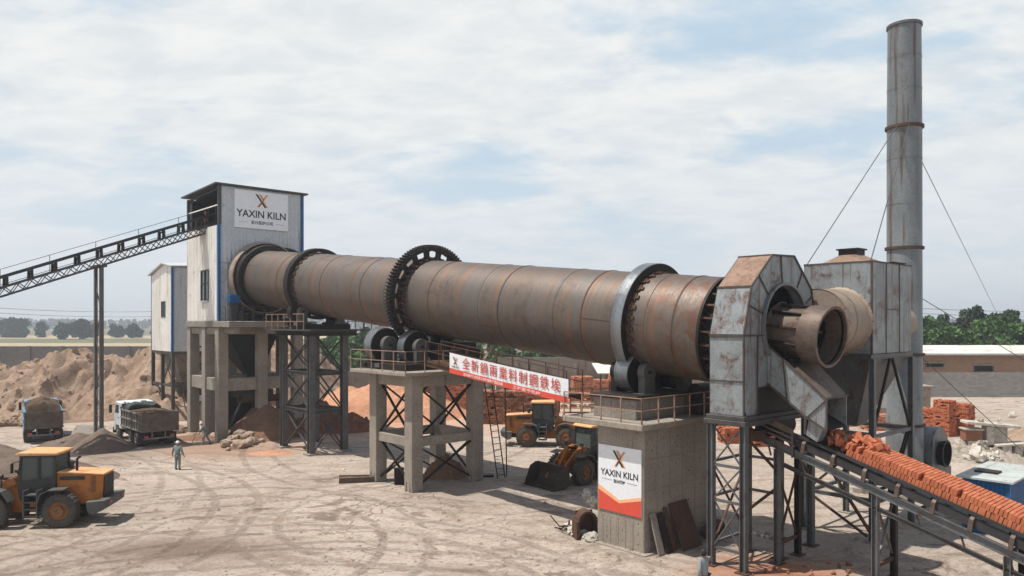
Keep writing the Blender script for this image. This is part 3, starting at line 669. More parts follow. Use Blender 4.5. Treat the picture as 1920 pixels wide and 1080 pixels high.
for tt in (T1, T2):
    pd = MB()
    for i in range(30):
        a = 2*math.pi*i/30; e = Matrix.Rotation(a, 4, 'Y')
        for s_ in (-1, 1): pd.box(0, tt+s_*.50, RK+.035, .15, .16, .07, e)
        pd.box(0, tt, RK+.045, .30, .9, .09, e)
    pd.build('tyre_pads', RUSTY, kiln)
# the gear: rim, toothed edge, web with openings
gm = MB(); NTE = 92; RO = 3.02; RR = 2.90
for y0, y1 in ((TG-.26, TG+.26),):
    vs = []; n = NTE*4
    for i in range(n):
        k = i % 4; r_ = RO if k in (1, 2) else RR-.02; a = 2*math.pi*(i+(.3 if k == 0 else -.3 if k == 3 else 0))/n
        vs.append((math.cos(a)*r_, math.sin(a)*r_))
    V3 = [(x, y0, z) for x, z in vs]+[(x, y1, z) for x, z in vs]+[(math.cos(2*math.pi*i/n)*2.66, y0, math.sin(2*math.pi*i/n)*2.66) for i in range(n)]+[(math.cos(2*math.pi*i/n)*2.66, y1, math.sin(2*math.pi*i/n)*2.66) for i in range(n)]
    fs = []
    for i in range(n):
        j = (i+1) % n; fs += [(i, j, n+j, n+i), (i, 2*n+i, 2*n+j, j), (n+i, n+j, 3*n+j, 3*n+i), (2*n+i, 3*n+i, 3*n+j, 2*n+j)]
    gm.add(V3, fs)
# web ring pieces between the openings
NO = 18; y0, y1 = TG-.11, TG+.11
def arc(m, a0, a1, r0, r1, k=8):
    for i in range(k):
        b0 = a0+(a1-a0)*i/k; b1 = a0+(a1-a0)*(i+1)/k
        P = [(math.cos(b)*r, math.sin(b)*r) for b, r in ((b0, r0), (b0, r1), (b1, r1), (b1, r0))]
        m.prism([(x, y0, z) for x, z in P], (0, y1-y0, 0))
arc(gm, 0, 2*math.pi, 2.14, 2.30, 96); arc(gm, 0, 2*math.pi, 2.655, 2.75, 96)
for i in range(NO):
    a = 2*math.pi*i/NO; arc(gm, a-.055, a+.055, 2.29, 2.67, 2)
    for s_ in (-1, 1):                                     # rounded corners of the openings
        for r0, r1 in ((2.29, 2.34), (2.61, 2.665)): arc(gm, a+.055 if s_ > 0 else a-.08, a+.08 if s_ > 0 else a-.055, r0, r1, 1)
gm.build('girth_gear', DARK, kiln)
bl = MB()
for i in range(36):
    e = Matrix.Rotation(2*math.pi*i/36, 4, 'Y'); bl.box(0, TG-.32, RK+.07, .16, .42, .12, e); bl.box(0, TG-.14, RK+.12, .1, .1, .1, e)
bl.build('gear_bolts', RUSTY, kiln)
# end seal of the drum near the hood: dark ribbed ring
es = MB().lathe(ring(-.62, .60, 1.5, RK-.30), n=64, close=True)
es.build('end_seal', DARK, kiln, smooth=40)
fn = MB()
for i in range(24):
    e = Matrix.Rotation(2*math.pi*i/24, 4, 'Y'); fn.box(0, .22, RK-.19, .07, .9, .24, e)
fn.build('end_fins', RUSTY, kiln)
rr_ = MB().lathe(ring(.50, .62, RK+.001, RK+.05), n=96, close=True); rr_.build('end_band', DARK, kiln, smooth=40)

# ================================================================== feed tower
tw = plant('feed_tower', 'tall steel-clad kiln feed tower on a concrete frame with company sign near its roof', 'tower', .2, 44.5)
sL, sR, tF, tB, zF, zT = -3.2, 3.6, 41.1, 48.0, 9.15, 19.45
cols = [(sL+.35, tF+.4), (.3, tF+.4), (3.3, tF+.4), (sL+.35, 44.3), (sL+.35, tB-.35), (.3, tB-.35), (3.3, tB-.35), (3.3, 44.3)]
for (s, t) in cols:
    MB().boxmm(s-.38, t-.38, 0, s+.38, t+.38, 8.64).build('column', CONC, tw, bevel=.02)
for z0, z1 in ((3.75, 4.72), (8.1, 8.62)):
    for t in (tF+.4, 44.3, tB-.35): MB().boxmm(sL+.74, t-.27, z0, -.08, t+.27, z1).build('beam', CONC, tw, bevel=.02); MB().boxmm(.69, t-.27, z0, 2.91, t+.27, z1).build('beam', CONC, tw, bevel=.02)
    for s in (sL+.35, 3.3):
        MB().boxmm(s-.27, tF+.79, z0, s+.27, 43.91, z1).build('beam', CONC, tw, bevel=.02); MB().boxmm(s-.27, 44.69, z0, s+.27, tB-.74, z1).build('beam', CONC, tw, bevel=.02)
MB().boxmm(sL-.12, tF-2.3, 8.65, sR+.1, tB+.1, 9.1).build('floor_slab', CONCD, tw, bevel=.03)
for s in (sL+.5, 0, 2.9): MB().boxmm(s-.2, tF-2.2, 8.2, s+.2, tF+.0, 8.64).build('bracket', CONCD, tw)
# clad walls
ribbed((sL, tF), (sR, tF), 13.6, zT-.02, (0, -1)).build('front_cladding', CLADG, tw)
ribbed((sL, tF+.06), (-1.75, tF+.06), 9.12, 13.58, (0, -1)).build('front_cladding', CLADG, tw)
ribbed((1.9, tF+.06), (sR, tF+.06), 9.12, 13.58, (0, -1)).build('front_cladding', CLADG, tw)
lz = 16.45
wy0, wy1, wz0, wz1 = 43.1, 44.7, 10.75, 13.1
ribbed((sL, tF+.2), (sL, wy0), zF, lz, (-1, 0)).build('side_cladding', CLAD, tw)
ribbed((sL, wy1), (sL, tB), zF, lz, (-1, 0)).build('side_cladding', CLAD, tw)
ribbed((sL, wy0), (sL, wy1), zF, wz0, (-1, 0), .27).build('side_cladding', CLAD, tw)
ribbed((sL, wy0), (sL, wy1), wz1, lz, (-1, 0), .27).build('side_cladding', CLAD, tw)
ribbed((sR, tF+.2), (sR, tB), zF, zT-.02, (1, 0)).build('side_cladding', CLADG, tw)
ribbed((sL, tB), (sR, tB), zF, zT-.3, (0, 1)).build('rear_cladding', CLADG, tw)
MB().boxmm(sL-.06, tF-.06, lz+.02, sL+.16, tF+.16, zT-.02).build('corner_post', FRAME, tw)
MB().boxmm(sL-.08, tF-.09, 9.12, sL+.1, tF+.19, lz).build('corner_trim', BLUE, tw)
MB().boxmm(sR-.16, tF-.08, 9.12, sR+.08, tF+.19, zT-.03).build('corner_trim', BLUE, tw)
MB().boxmm(sL-.05, tB-.2, lz, sL+.12, tB, zT-.35).build('corner_post', FRAME, tw)
rf = MB(); rf.slab([(sL-.4, tF-.35, zT+.02), (sR+.35, tF-.35, zT+.0), (sR+.35, tB+.35, zT-.2), (sL-.4, tB+.35, zT-.2)], .12); rf.build('roof', FRAME, tw)
rb = MB()
for i in range(7): s = sL+.2+i*1.08; rb.bar((s, tF+.2, zT-.15), (s, tB-.1, zT-.36), .08, .14)
rb.build('rafters', FRAME, tw)
MB().boxmm(sL+.02, tB-.12, lz+1.5, sL+.1, tF+.2, lz+1.58).build('opening_rail', CLAD, tw)
MB().boxmm(sL+.3, tF+.25, lz-.35, sR-.2, tB-.2, lz-.2).build('upper_floor', FRAME, tw)
MB().boxmm(-.6, tF+.3, lz-.19, -.5, tB-.3, zT-.45).boxmm(sL+.12, tF+.24, lz-.19, -.61, tF+.29, zT-.3).boxmm(sL+.3, tB-.29, lz-.19, -.61, tB-.24, zT-.5).build('inner_shade_sheets', DARK, tw)  # dark sheets added to paint the shade inside the tower top
MB().slab([(sL+.1, tF+.2, zT-.42), (sR-.2, tF+.2, zT-.42), (sR-.2, tB-.3, zT-.6), (sL+.1, tB-.3, zT-.6)], .02).build('ceiling_shade_sheet', DARK, tw)  # dark sheet added below the roof, painted-in shade as well
# window, ajar
wf = MB(); x = sL-.05
for a, c in (((wy0, wz0), (wy1, wz0)), ((wy0, wz1), (wy1, wz1)), ((wy0, wz0), (wy0, wz1)), ((wy1, wz0), (wy1, wz1)), (((wy0+wy1)/2, wz0), ((wy0+wy1)/2, wz1)), ((wy0, 12.1), (wy1, 12.1))):
    wf.bar((x, a[0], a[1]), (x, c[0], c[1]), .09, .07)
wn = wf.build('window', FRAME, tw); MB().boxmm(sL-.02, wy0, wz0, sL+.0, wy1, wz1).build('pane', GLASS, wn)
MB().boxmm(sL-.2, wy0-.1, wz0-.14, sL+.03, wy1+.1, wz0-.03).build('sill', CLADG, wn)
# sign with writing
sg = MB().boxmm(-2.05, tF-.15, 16.35, 2.28, tF-.05, 19.28).build('sign_board', WHITE, tw)
MF = lambda s, t, z: frame_m((s, t, z), (1, 0, 0), (0, 0, 1))
text('lettering', 'YAXIN KILN', .78, BLACKT, sg, MF(.12, tF-.156, 17.45), .014, xs=.94)
text('small_lettering', '亚兴窑炉公司', .30, BLACKT, sg, MF(.12, tF-.156, 16.80), .004)
MB().boxmm(-1.75, tF-.158, 16.80, -1.0, tF-.152, 16.815).build('rule_line', BLACKT, sg); MB().boxmm(1.25, tF-.158, 16.80, 2.0, tF-.152, 16.815).build('rule_line', BLACKT, sg)
def logo(parent, f, sc, dark=BLACKT, ora=ORANGET):
    """interlocked X of slanted bars; f maps (x, z) of the sign to space"""
    m1 = MB(); m2 = MB(); n = Vector(f(0, 0, .01))-Vector(f(0, 0, 0))
    def par(m, x0, z0, x1, z1, w): m.prism([f(x0*sc, z0*sc), f((x0+w)*sc, z0*sc), f((x1+w)*sc, z1*sc), f(x1*sc, z1*sc)], n)
    par(m1, -.54, .5, .20, -.5, .17); par(m2, -.27, .5, .08, .02, .10); par(m2, -.13, .5, .12, .12, .06)
    par(m2, .34, .5, -.42, -.5, .16); par(m2, .10, .10, -.20, -.30, .08); par(m2, .02, -.02, .40, -.5, .10); par(m1, -.30, -.5, -.02, -.10, .08)
    par(m2, -.08, .22, .10, -.02, .06)
    m1.build('logo_dark_bars', dark, parent); m2.build('logo_orange_bars', ora, parent)
def f1(x, z, o=0): return (.12+x, tF-.152-o, 18.55+z)
logo(sg, f1, 1.0)
# inlet ring round the drum where it enters the tower
ir = MB().lathe([(TS+.5, 2.24), (TS+.5, 2.66), (TS-.40, 2.52), (TS-.40, 2.24)], org=(KS(0), 0, KZ(0)), ax=(KS(1)-KS(0), 1, KZ(1)-KZ(0)), n=72, close=True)
ir.build('inlet_ring', DARK, tw, smooth=35)
ir = MB().lathe([(TS+.9, 2.70), (TS+.9, 2.80), (TS+.10, 2.76), (TS+.10, 2.68)], org=(KS(0), 0, KZ(0)), ax=(KS(1)-KS(0), 1, KZ(1)-KZ(0)), n=72, close=True)
ir.build('inlet_hood_band', weather('tan_rusty_sheet', (.36, .30, .25), (.28, .22, .18), (.16, .10, .07), .45, 1, 0, .3, .6, .1), tw, smooth=35)
MB().lathe([(TS+.55, .2), (TS+.55, 2.7)], org=(KS(0), 0, KZ(0)), ax=(0, 1, .09), n=40).build('inlet_plate', DARK, tw)
MB().boxmm(-2.15, tF-1.5, 9.12, -1.55, tF-.9, 9.9).boxmm(-1.4, tF-1.6, 9.12, 1.7, tF-.6, 9.35).build('inlet_base', DARK, tw)
MB().boxmm(-2.75, tF-1.0, 10.5, -1.95, tF-.4, 11.1).build('drive_cabinet', BLUE, tw, bevel=.02)
MB().boxmm(-2.6, tF-.95, 9.12, -2.1, tF-.45, 10.48).build('cabinet_stand', FRAME, tw)
railing(tw, [(sL+.05, tF-.1, 9.1), (sL+.05, tF-2.2, 9.1), (-.6, tF-2.2, 9.1)], 1.1, 1.0, FRAME)
# hopper below the floor and the bin under it
def hopper(name, parent, s0, s1, t0, t1, z1, z0, w, mat, cs=None, ct=None):
    cs = (s0+s1)/2 if cs is None else cs; ct = (t0+t1)/2 if ct is None else ct; m = MB()
    m.add([(s0, t0, z1), (s1, t0, z1), (s1, t1, z1), (s0, t1, z1), (cs-w, ct-w, z0), (cs+w, ct-w, z0), (cs+w, ct+w, z0), (cs-w, ct+w, z0)],
          [(0, 1, 2, 3), (7, 6, 5, 4), (0, 4, 5, 1), (1, 5, 6, 2), (2, 6, 7, 3), (3, 7, 4, 0)])
    return m.build(name, mat, parent)
hopper('hopper', tw, -2.1, 2.0, 42.2, 46.5, 8.09, 4.8, .5, DARK, .3, 43.4)
MB().tube((.3, 43.4, 4.8), (.5, 43.1, 3.3), .42, .42, 16).build('discharge_pipe', DARK, tw, smooth=40)
MB().boxmm(-.9, 42.2, 3.0, 1.6, 44.6, 3.6).build('feeder', FRAME, tw); MB().tube((-1.2, 42.4, 2.9), (2.6, 42.4, 2.9), .28, n=14).build('feeder_motor', RUSTY, tw, smooth=40)
pp = MB()
for z in (5.6, 6.3, 7.0): pp.bar((sL+.8, 47.6, z), (2.9, 47.6, z), .12, .12)
for s, t in ((-1.4, 46.8), (1.4, 45.5), (2.2, 46.9)): pp.bar((s, t, 0), (s, t, 3.7), .25, .25)
pp.bar((-2.3, 42.2, .2), (-.6, 42.2, 3.6), .14, .14); pp.build('inner_steelwork', FRAME, tw)
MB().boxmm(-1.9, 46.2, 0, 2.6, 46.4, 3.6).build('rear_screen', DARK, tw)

# ================================================================== small silo house left of the tower
si = plant('silo_house', 'narrow steel-clad silo house on braced legs just left of the big feed tower', 'silo', 0, 57)
s0, s1, t0, t1 = -2.0, 2.2, 55.6, 61.6
ribbed((s0, t0), (s1, t0), 6.35, 14.1, (0, -1)).build('front_cladding', CLADG, si)
sw = (57.4, 58.6, 9.5, 11.0)
ribbed((s0, t0+.1), (s0, sw[0]), 6.35, 13.75, (-1, 0)).build('side_cladding', CLAD, si); ribbed((s0, sw[1]), (s0, t1), 6.35, 13.6, (-1, 0)).build('side_cladding', CLAD, si)
ribbed((s0, sw[0]), (s0, sw[1]), 6.35, sw[2], (-1, 0)).build('side_cladding', CLAD, si); ribbed((s0, sw[0]), (s0, sw[1]), sw[3], 13.7, (-1, 0)).build('side_cladding', CLAD, si)
ribbed((s1, t0), (s1, t1), 6.35, 14., (1, 0)).build('side_cladding', CLADG, si); ribbed((s0, t1), (s1, t1), 6.35, 13.6, (0, 1)).build('rear_cladding', CLADG, si)
wn = MB().boxmm(s0-.06, sw[0], sw[2], s0+.05, sw[0]+.09, sw[3]).boxmm(s0-.06, sw[1]-.09, sw[2], s0+.05, sw[1], sw[3]).boxmm(s0-.058, sw[0]+.09, sw[2], s0+.05, sw[1]-.09, sw[2]+.09).boxmm(s0-.058, sw[0]+.09, sw[3]-.09, s0+.05, sw[1]-.09, sw[3]).boxmm(s0-.055, 57.96, sw[2]+.09, s0+.05, 58.04, sw[3]-.09).build('window', FRAME, si)
MB().boxmm(s0-.0, sw[0], sw[2], s0+.02, sw[1], sw[3]).build('pane', GLASS, wn)
MB().boxmm(s0-.08, t0-.08, 6.35, s0+.1, t0+.1, 14.05).build('corner_trim', BLUE, si); MB().boxmm(s0-.05, t1-.06, 6.35, s0+.06, t1+.08, 13.6).build('corner_trim', BLUE, si)
rf = MB(); rf.slab([(s0-.3, t0-.3, 14.1), (s1+.3, t0-.3, 14.3), (s1+.3, t0+2.6, 14.75), (s0-.3, t0+2.2, 14.5)], .1); rf.slab([(s0-.3, t0+2.2, 14.5), (s1+.3, t0+2.6, 14.75), (s1+.3, t1+.3, 13.75), (s0-.3, t1+.3, 13.55)], .1)
rf.build('roof', CLADG, si)
gb = MB().prism([(s0+.001, t0+.1, 13.7), (s0+.001, t1, 13.55), (s0+.001, t0+2.2, 14.5), (s0+.001, t0, 14.08)], (.05, 0, 0)); gb.build('gable', CLAD, si)
legs = [(s0+.1, t0+.1), (s1-.1, t0+.1), (s0+.1, t1-.1), (s1-.1, t1-.1), (s0+.1, 58.6)]
for a in legs: MB().boxmm(a[0]-.14, a[1]-.14, 0, a[0]+.14, a[1]+.14, 6.33).build('leg', FRAME, si)
for z in (3.2, 6.2):
    bm_ = MB(); bm_.boxmm(s0+.25, t0, z-.12, s1-.25, t0+.2, z+.12); bm_.boxmm(s0, t0+.25, z-.121, s0+.2, t1-.25, z+.121); bm_.build('beam', FRAME, si)
xbrace(si, (s0+.1, t0+.2), (s0+.1, 58.5), 3.3, 6.1, .1); xbrace(si, (s0+.2, t0+.1), (s1-.2, t0+.1), 3.3, 6.1, .1); xbrace(si, (s0+.1, 58.7), (s0+.1, t1-.2), .2, 3.1, .1)
hopper('hopper', si, s0+.35, s1-.35, t0+.5, t1-.5, 6.2, 3.3, .45, CONCD)
pc = MB().path([(-.2, 56.9, 3.3), (-.5, 56.4, 2.4), (-.2, 56.2, 1.3), (.3, 56.2, .1)], .22, 10); pc.build('discharge_pipe', RUSTY, si, smooth=40)
MB().boxmm(.3, 56.4, 0, 1.6, 57.6, 4.4).build('bucket_lift', DARK, si); MB().tube((.9, 56.2, 1.6), (.9, 56.2, 4.9), .2, n=10).build('riser_pipe', FRAME, si)
for z in (1.9, 3.1, 4.2): MB().tube((.55, 56.3, z), (.55, 55.9, z), .3, n=12).build('valve', CLADG, si)

# ================================================================== feed conveyor from the left
CT = 44.4
def cz(s): return 17.28+.396*(s+3.1)
fc = plant('feed_conveyor', 'long dark steel belt conveyor climbing from the left edge into the feed tower', 'conveyor', -12, CT)
sa, sb = -19.5, -.6; w = .62
for nm, dz, wd, hh in (('top_chord', -.62, .1, .16), ('bottom_chord', -1.22, .1, .12)):
    for tt in (CT-w, CT+w): MB().bar((sa, tt, cz(sa)+dz), (sb, tt, cz(sb)+dz), wd, hh).build(nm, FRAME, fc)
lat = MB(); n = 24
for i in range(n):
    x0 = sa+(sb-sa)*i/n; x1 = sa+(sb-sa)*(i+1)/n; xm = (x0+x1)/2
    for tt in (CT-w, CT+w):
        lat.bar((x0, tt, cz(x0)-.68), (xm, tt, cz(xm)-1.16), .06, .06); lat.bar((xm, tt, cz(xm)-1.16), (x1, tt, cz(x1)-.68), .05, .05)
    lat.bar((x0, CT-w, cz(x0)-1.22), (x0, CT+w, cz(x0)-1.22), .06, .06); lat.bar((x0, CT-w, cz(x0)-1.22), (x1, CT+w, cz(x1)-1.22), .04, .04)
lat.build('lattice', FRAME, fc)
bt = MB(); bt.slab([(sa, CT-.5, cz(sa)+.04), (sb, CT-.5, cz(sb)+.04), (sb, CT+.5, cz(sb)+.04), (sa, CT+.5, cz(sa)+.04)], -.06)
for s_ in (-1, 1): bt.bar((sa, CT+s_*.52, cz(sa)+.1), (sb, CT+s_*.52, cz(sb)+.1), .06, .2)
bt.build('belt', RUBBELT, fc)
bt = MB(); bt.slab([(sa, CT-.42, cz(sa)-.42), (sb, CT-.42, cz(sb)-.42), (sb, CT+.42, cz(sb)-.42), (sa, CT+.42, cz(sa)-.42)], -.03); bt.build('return_belt', RUBBELT, fc)
i = 0; x = sa+.4
while x < sb-.4:
    m = MB()
    for s_ in (-1, 1): m.bar((x, CT+s_*.58, cz(x)-.58), (x, CT+s_*.5, cz(x)-.03), .16, .3)
    m.bar((x, CT-.5, cz(x)-.12), (x, CT+.5, cz(x)-.12), .1, .1); m.build('idler', DARK, fc); x += 1.42
hr = MB(); x = sa
for tt in (CT-.75,):
    hr.bar((sa, tt, cz(sa)+.62), (sb-1.6, tt, cz(sb-1.6)+.62), .035, .035)
    while x < sb-1.6: hr.bar((x, tt, cz(x)-.6), (x, tt, cz(x)+.62), .035, .035); x += 2.84
hr.build('handrail', FRAME, fc)
m = MB(); m.tube((sb, CT-.55, cz(sb)-.2), (sb, CT+.55, cz(sb)-.2), .36, n=20); m.build('head_pulley', DARK, fc, smooth=40)
m = MB()
for tt in (CT-.8, CT+.8):
    m.bar((-3.4, tt, cz(-3.4)-.7), (sb+.3, tt, cz(-1.9)-.4), .12, .3); m.bar((-2.5, tt, cz(-2.5)-.6), (-2.5, tt, cz(-2.5)+.75), .08, .08); m.bar((-1.6, tt, cz(-1.6)-.6), (-1.6, tt, cz(-1.6)+.75), .08, .08); m.bar((-2.5, tt, cz(-2.5)+.75), (-1.6, tt, cz(-1.6)+.75), .08, .08)
m.build('head_frame', FRAME, fc)
mast = plant('conveyor_mast', 'tall slim lattice mast carrying the feed conveyor beside the clay mounds', 'mast', -10.63, CT)
MZ = cz(-10.63)-1.3
for s_, ww in ((-.80, .12), (.80, .10)):
    MB().boxmm(-10.63-ww, CT+s_-.16, 0, -10.63+ww, CT+s_+.16, MZ-.02).build('leg', MASTG, mast)
m = MB(); z = .3; k = 0
while z < MZ-2:
    m.bar((-10.63, CT-.7*(1 if k % 2 else -1), z), (-10.63, CT+.7*(1 if k % 2 else -1), z+1.9), .06, .05); m.bar((-10.63, CT-.65, z), (-10.63, CT+.65, z), .05, .05); z += 1.9; k += 1
m.build('lattice', MASTG, mast); MB().boxmm(-10.95, CT-1.0, MZ, -10.3, CT+1.0, MZ+.14).build('head_plate', FRAME, mast)
m = MB(); m.bar((-10.63, CT-.85, MZ-.02), (-10.63, CT-.5, MZ-.9), .12); m.bar((-10.63, CT+.85, MZ-.02), (-10.63, CT+.5, MZ-.9), .12); m.build('knee_brace', FRAME, mast)

# ================================================================== kiln supports
def roller(s, t, z, r, w_, label, mat=POLISH, group='support rollers under the kiln'):
    o = plant('support_roller', label, 'roller', s, t, z-r-.25, group)
    MB().lathe([(-w_/2, .12), (-w_/2, r-.12), (-w_/2+.01, r-.02), (-w_/2+.03, r), (w_/2-.03, r), (w_/2, r-.02), (w_/2, .12)], (s, t, z), (0, 1, .09), 44).build('wheel', mat, o, smooth=40)
    for q_ in (-1, 1): MB().lathe([(q_*(w_/2+.004), .15), (q_*(w_/2+.004), r-.05)], (s, t, z), (0, 1, .09), 40).build('wheel_face_shade', DARK, o)  # dark discs over the wheel sides paint them as shaded
    MB().tube((s, t-w_/2-.55, z-.05), (s, t+w_/2+.5, z+.05), .14, n=16).build('shaft', DARK, o, smooth=40)
    for sg_ in (-1, 1):
        tt = t+sg_*(w_/2+.38); m = MB(); m.tube((s, tt-.17, z), (s, tt+.17, z), r*.5, n=22); m.boxmm(s-r*.42, tt-.16, z-r-.02, s+r*.42, tt+.16, z-.05); m.boxmm(s-r*.8, tt-.23, z-r-.24, s+r*.8, tt+.23, z-r-.021)
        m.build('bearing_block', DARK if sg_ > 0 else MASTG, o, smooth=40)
    return o
# --- near solid pier
D1 = 5.1
p1 = plant('concrete_pier', 'solid board-marked concrete pier under the near end of the kiln with a company poster', 'pier', .8, 3.4)
m = MB()
pm = MB().boxmm(-1.42, 2.22, 0, 3.3, 4.62, 4.84); pm.build('shaft', CONC, p1, bevel=.03)
# board joints standing slightly proud
jm = MB()
for i, t in enumerate((2.75, 3.12, 3.5, 3.9, 4.3)): jm.boxmm(-1.432, t, 0, -1.418, t+.018, 1.2)
for z in (1.25, 2.45, 3.65):
    jm.boxmm(-1.40, 2.206, z, 3.3, 2.218, z+.02)
for s in (-.6, .25, 1.1, 1.95, 2.8):
    jm.boxmm(s, 2.203, .02, s+.015, 2.216, 4.8)
jm.build('board_joints', CONCD, p1)
hm = MB(); rh = random.Random(4)
for z in (.5, 1.0, 1.7, 2.2, 2.9, 3.3, 4.0, 4.4):
    for s in (-.95, -.2, .7, 1.5, 2.4): 
        if rh.random() < .8: hm.tube((s+rh.uniform(-.06, .06), 2.22, z), (s, 2.212, z), .022, n=8)
for z in (.35, .75, 1.15):
    for t in (2.5, 3.3, 4.1):
        if rh.random() < .8: hm.tube((-1.42, t, z), (-1.43, t, z), .022, n=8)
hm.build('tie_holes', DARK, p1)
MB().boxmm(-1.62, 2.0, -.02, 3.4, 4.8, .06).build('footing', CONC, p1, bevel=.02)
MB().boxmm(-1.95, 1.9, 4.86, 3.5, 6.1, 5.1).build('deck', CONC, p1, bevel=.025)
MB().boxmm(-1.0, 2.95, 5.1, 3.4, 5.2, 5.92).build('plinth', CONCD, p1, bevel=.02)
MB().boxmm(-1.15, 2.8, 5.922, 3.6, 5.3, 6.08).build('base_frame', DARK, p1, bevel=.02)
railing(p1, [(-1.9, 6.05, 5.1), (-1.9, 1.95, 5.1), (3.3, 1.95, 5.1)], 1.0, .95)
# poster
ps_ = plant('poster', 'white company poster with red and orange foot fixed to the concrete pier', 'poster', -1.44, 3.4, 1.4)
X = -1.46; pa0, pa1, pz0, pz1 = 4.52, 2.32, 1.42, 4.05
MB().boxmm(X, pa1, pz0, -1.434, pa0, pz1).build('sheet', WHITE, ps_)
MP = lambda x, z, o=0: (X-.004-o, 3.42-x, z)
tp = frame_m((X-.006, 3.42, 3.06), (0, -1, 0), (0, 0, 1))
text('lettering', 'YAXIN KILN', .36, BLACKT, ps_, frame_m((X-.006, 3.42, 2.94), (0, -1, 0), (0, 0, 1)), .006, .002, .98)
text('small_lettering', '亚兴窑炉', .15, BLACKT, ps_, frame_m((X-.006, 3.42, 2.64), (0, -1, 0), (0, 0, 1)), .003, .002)
m = MB(); m.prism([MP(-.9, 2.68), MP(-.4, 2.66), MP(-.4, 2.67), MP(-.9, 2.69)], (-.002, 0, 0)); m.build('rule_line', BLACKT, ps_); m = MB(); m.prism([MP(.4, 2.66), MP(.9, 2.64), MP(.9, 2.65), MP(.4, 2.67)], (-.002, 0, 0)); m.build('rule_line', BLACKT, ps_)
logo(ps_, lambda x, z, o=0: MP(x, 3.56+z, o), .62)
hx = 1.1
MB().prism([MP(-hx, 2.22, 0), MP(0.0, 1.80, 0), MP(hx, 2.08, 0), MP(hx, 2.22, 0), MP(.0, 1.93), MP(-hx, 2.42)], (-.003, 0, 0)).build('orange_band', PEACH, ps_)
MB().prism([MP(-hx, pz0, 0), MP(hx, pz0, 0), MP(hx, 2.075, 0), MP(0, 1.795, 0), MP(-hx, 2.215, 0)], (-.003, 0, 0)).build('red_band', REDT, ps_)
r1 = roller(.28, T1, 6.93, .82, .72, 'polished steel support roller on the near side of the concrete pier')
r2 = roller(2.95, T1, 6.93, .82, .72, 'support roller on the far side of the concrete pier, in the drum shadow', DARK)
# thrust roller and drive bits
o = plant('drive_motor', 'dark drive motor and gearbox at the right end of the pier deck', 'motor', 3.0, 2.6, 5.1)
MB().boxmm(2.3, 2.2, 5.1, 3.4, 2.8, 5.75).build('gearbox', DARK, o, bevel=.04); MB().tube((2.4, 2.5, 6.1), (3.3, 2.5, 6.1), .33, n=20).build('motor', DARK, o, smooth=40)

# --- middle concrete frame pier
P2 = dict(s0=-1.75, s1=2.45, t0=17.35, t1=20.9)
p2 = plant('concrete_frame_pier', 'four-legged concrete frame pier with cross bracing below the girth gear', 'pier', .35, 19)
zt = 6.2
for s in (P2['s0'], P2['s1']):
    for t in (P2['t0'], P2['t1']):
        MB().boxmm(s-.36, t-.36, 0, s+.36, t+.36, zt).build('leg', CONC, p2, bevel=.02)
        st = MB()
        for i in range(7):
            a = i*.9; st.bar((s+math.cos(a)*.42, t+math.sin(a)*.42, .02), (s+math.cos(a)*.38, t+math.sin(a)*.38, .55), .08, .05)
        st.build('base_straps', CONCD, p2)
a0, a1, c0, c1_ = P2['s0']+.36, P2['s1']-.36, P2['t0']+.36, P2['t1']-.36
for z0, z1 in ((2.35, 2.85), (5.55, 6.2)):
    for t in (P2['t0'], P2['t1']): MB().boxmm(a0, t-.22, z0, a1, t+.22, z1-.01).build('beam', CONC, p2, bevel=.015)
    for s in (P2['s0'], P2['s1']): MB().boxmm(s-.22, c0, z0, s+.22, c1_, z1-.01).build('beam', CONC, p2, bevel=.015)
for z0, z1 in ((.3, 2.3), (2.9, 5.5)):
    for t in (P2['t0'], P2['t1']): xbrace(p2, (a0, t), (a1, t), z0, z1, .13, DARK, .05)
    for s in (P2['s0'], P2['s1']): xbrace(p2, (s, c0), (s, c1_), z0, z1, .13, DARK, .05)
MB().boxmm(-3.0, 16.3, 6.22, 3.2, 21.9, 6.4).build('deck', CONC, p2, bevel=.02)
railing(p2, [(-2.95, 21.85, 6.4), (-2.95, 16.35, 6.4), (3.1, 16.35, 6.4)], 1.1, 1.15)
MB().boxmm(-2.2, 17.6, 6.4, 3.1, 21.4, 6.75).build('base_frame', DARK, p2, bevel=.02)
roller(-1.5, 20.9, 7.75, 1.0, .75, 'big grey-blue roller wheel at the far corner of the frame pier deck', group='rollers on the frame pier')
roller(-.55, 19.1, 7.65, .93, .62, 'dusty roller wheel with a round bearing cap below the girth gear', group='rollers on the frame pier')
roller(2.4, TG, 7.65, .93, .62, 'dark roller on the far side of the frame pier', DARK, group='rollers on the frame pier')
o = plant('gear_drive', 'dark gear drive unit under the drum beside the girth gear', 'gearbox', 1.2, 17.9, 6.75)
m = MB(); m.boxmm(.2, 17.1, 6.75, 2.4, 18.6, 7.9); m.build('gearbox', DARK, o, bevel=.05); MB().tube((1.0, 18.9, 7.35), (1.0, 20.3, 7.45), .42, n=20).build('pinion', DARK, o, smooth=40); MB().tube((.6, 16.5, 7.3), (1.9, 16.5, 7.3), .36, n=18).build('motor', DARK, o, smooth=40)
# ladder
la = plant('ladder', 'thin steel ladder leaning at the right leg of the concrete frame pier', 'ladder', 3.2, 17.2)
m = MB()
for d in (-.28, .28): m.bar((3.9+d, 16.7, 0), (3.05+d, 17.0, 6.2), .05, .05)
la_r = MB()
for i in range(17): k = .03+i/17.; la_r.bar((3.9-.85*k-.28, 16.7+.3*k, 6.2*k), (3.9-.85*k+.28, 16.7+.3*k, 6.2*k), .035, .035)
m.build('rail', RUSTY, la); la_r.build('rungs', RUSTY, la)
MB().bar((4.5, 16.9, 0), (4.4, 16.95, 6.3), .05, .05).build('stay', RUSTY, la)

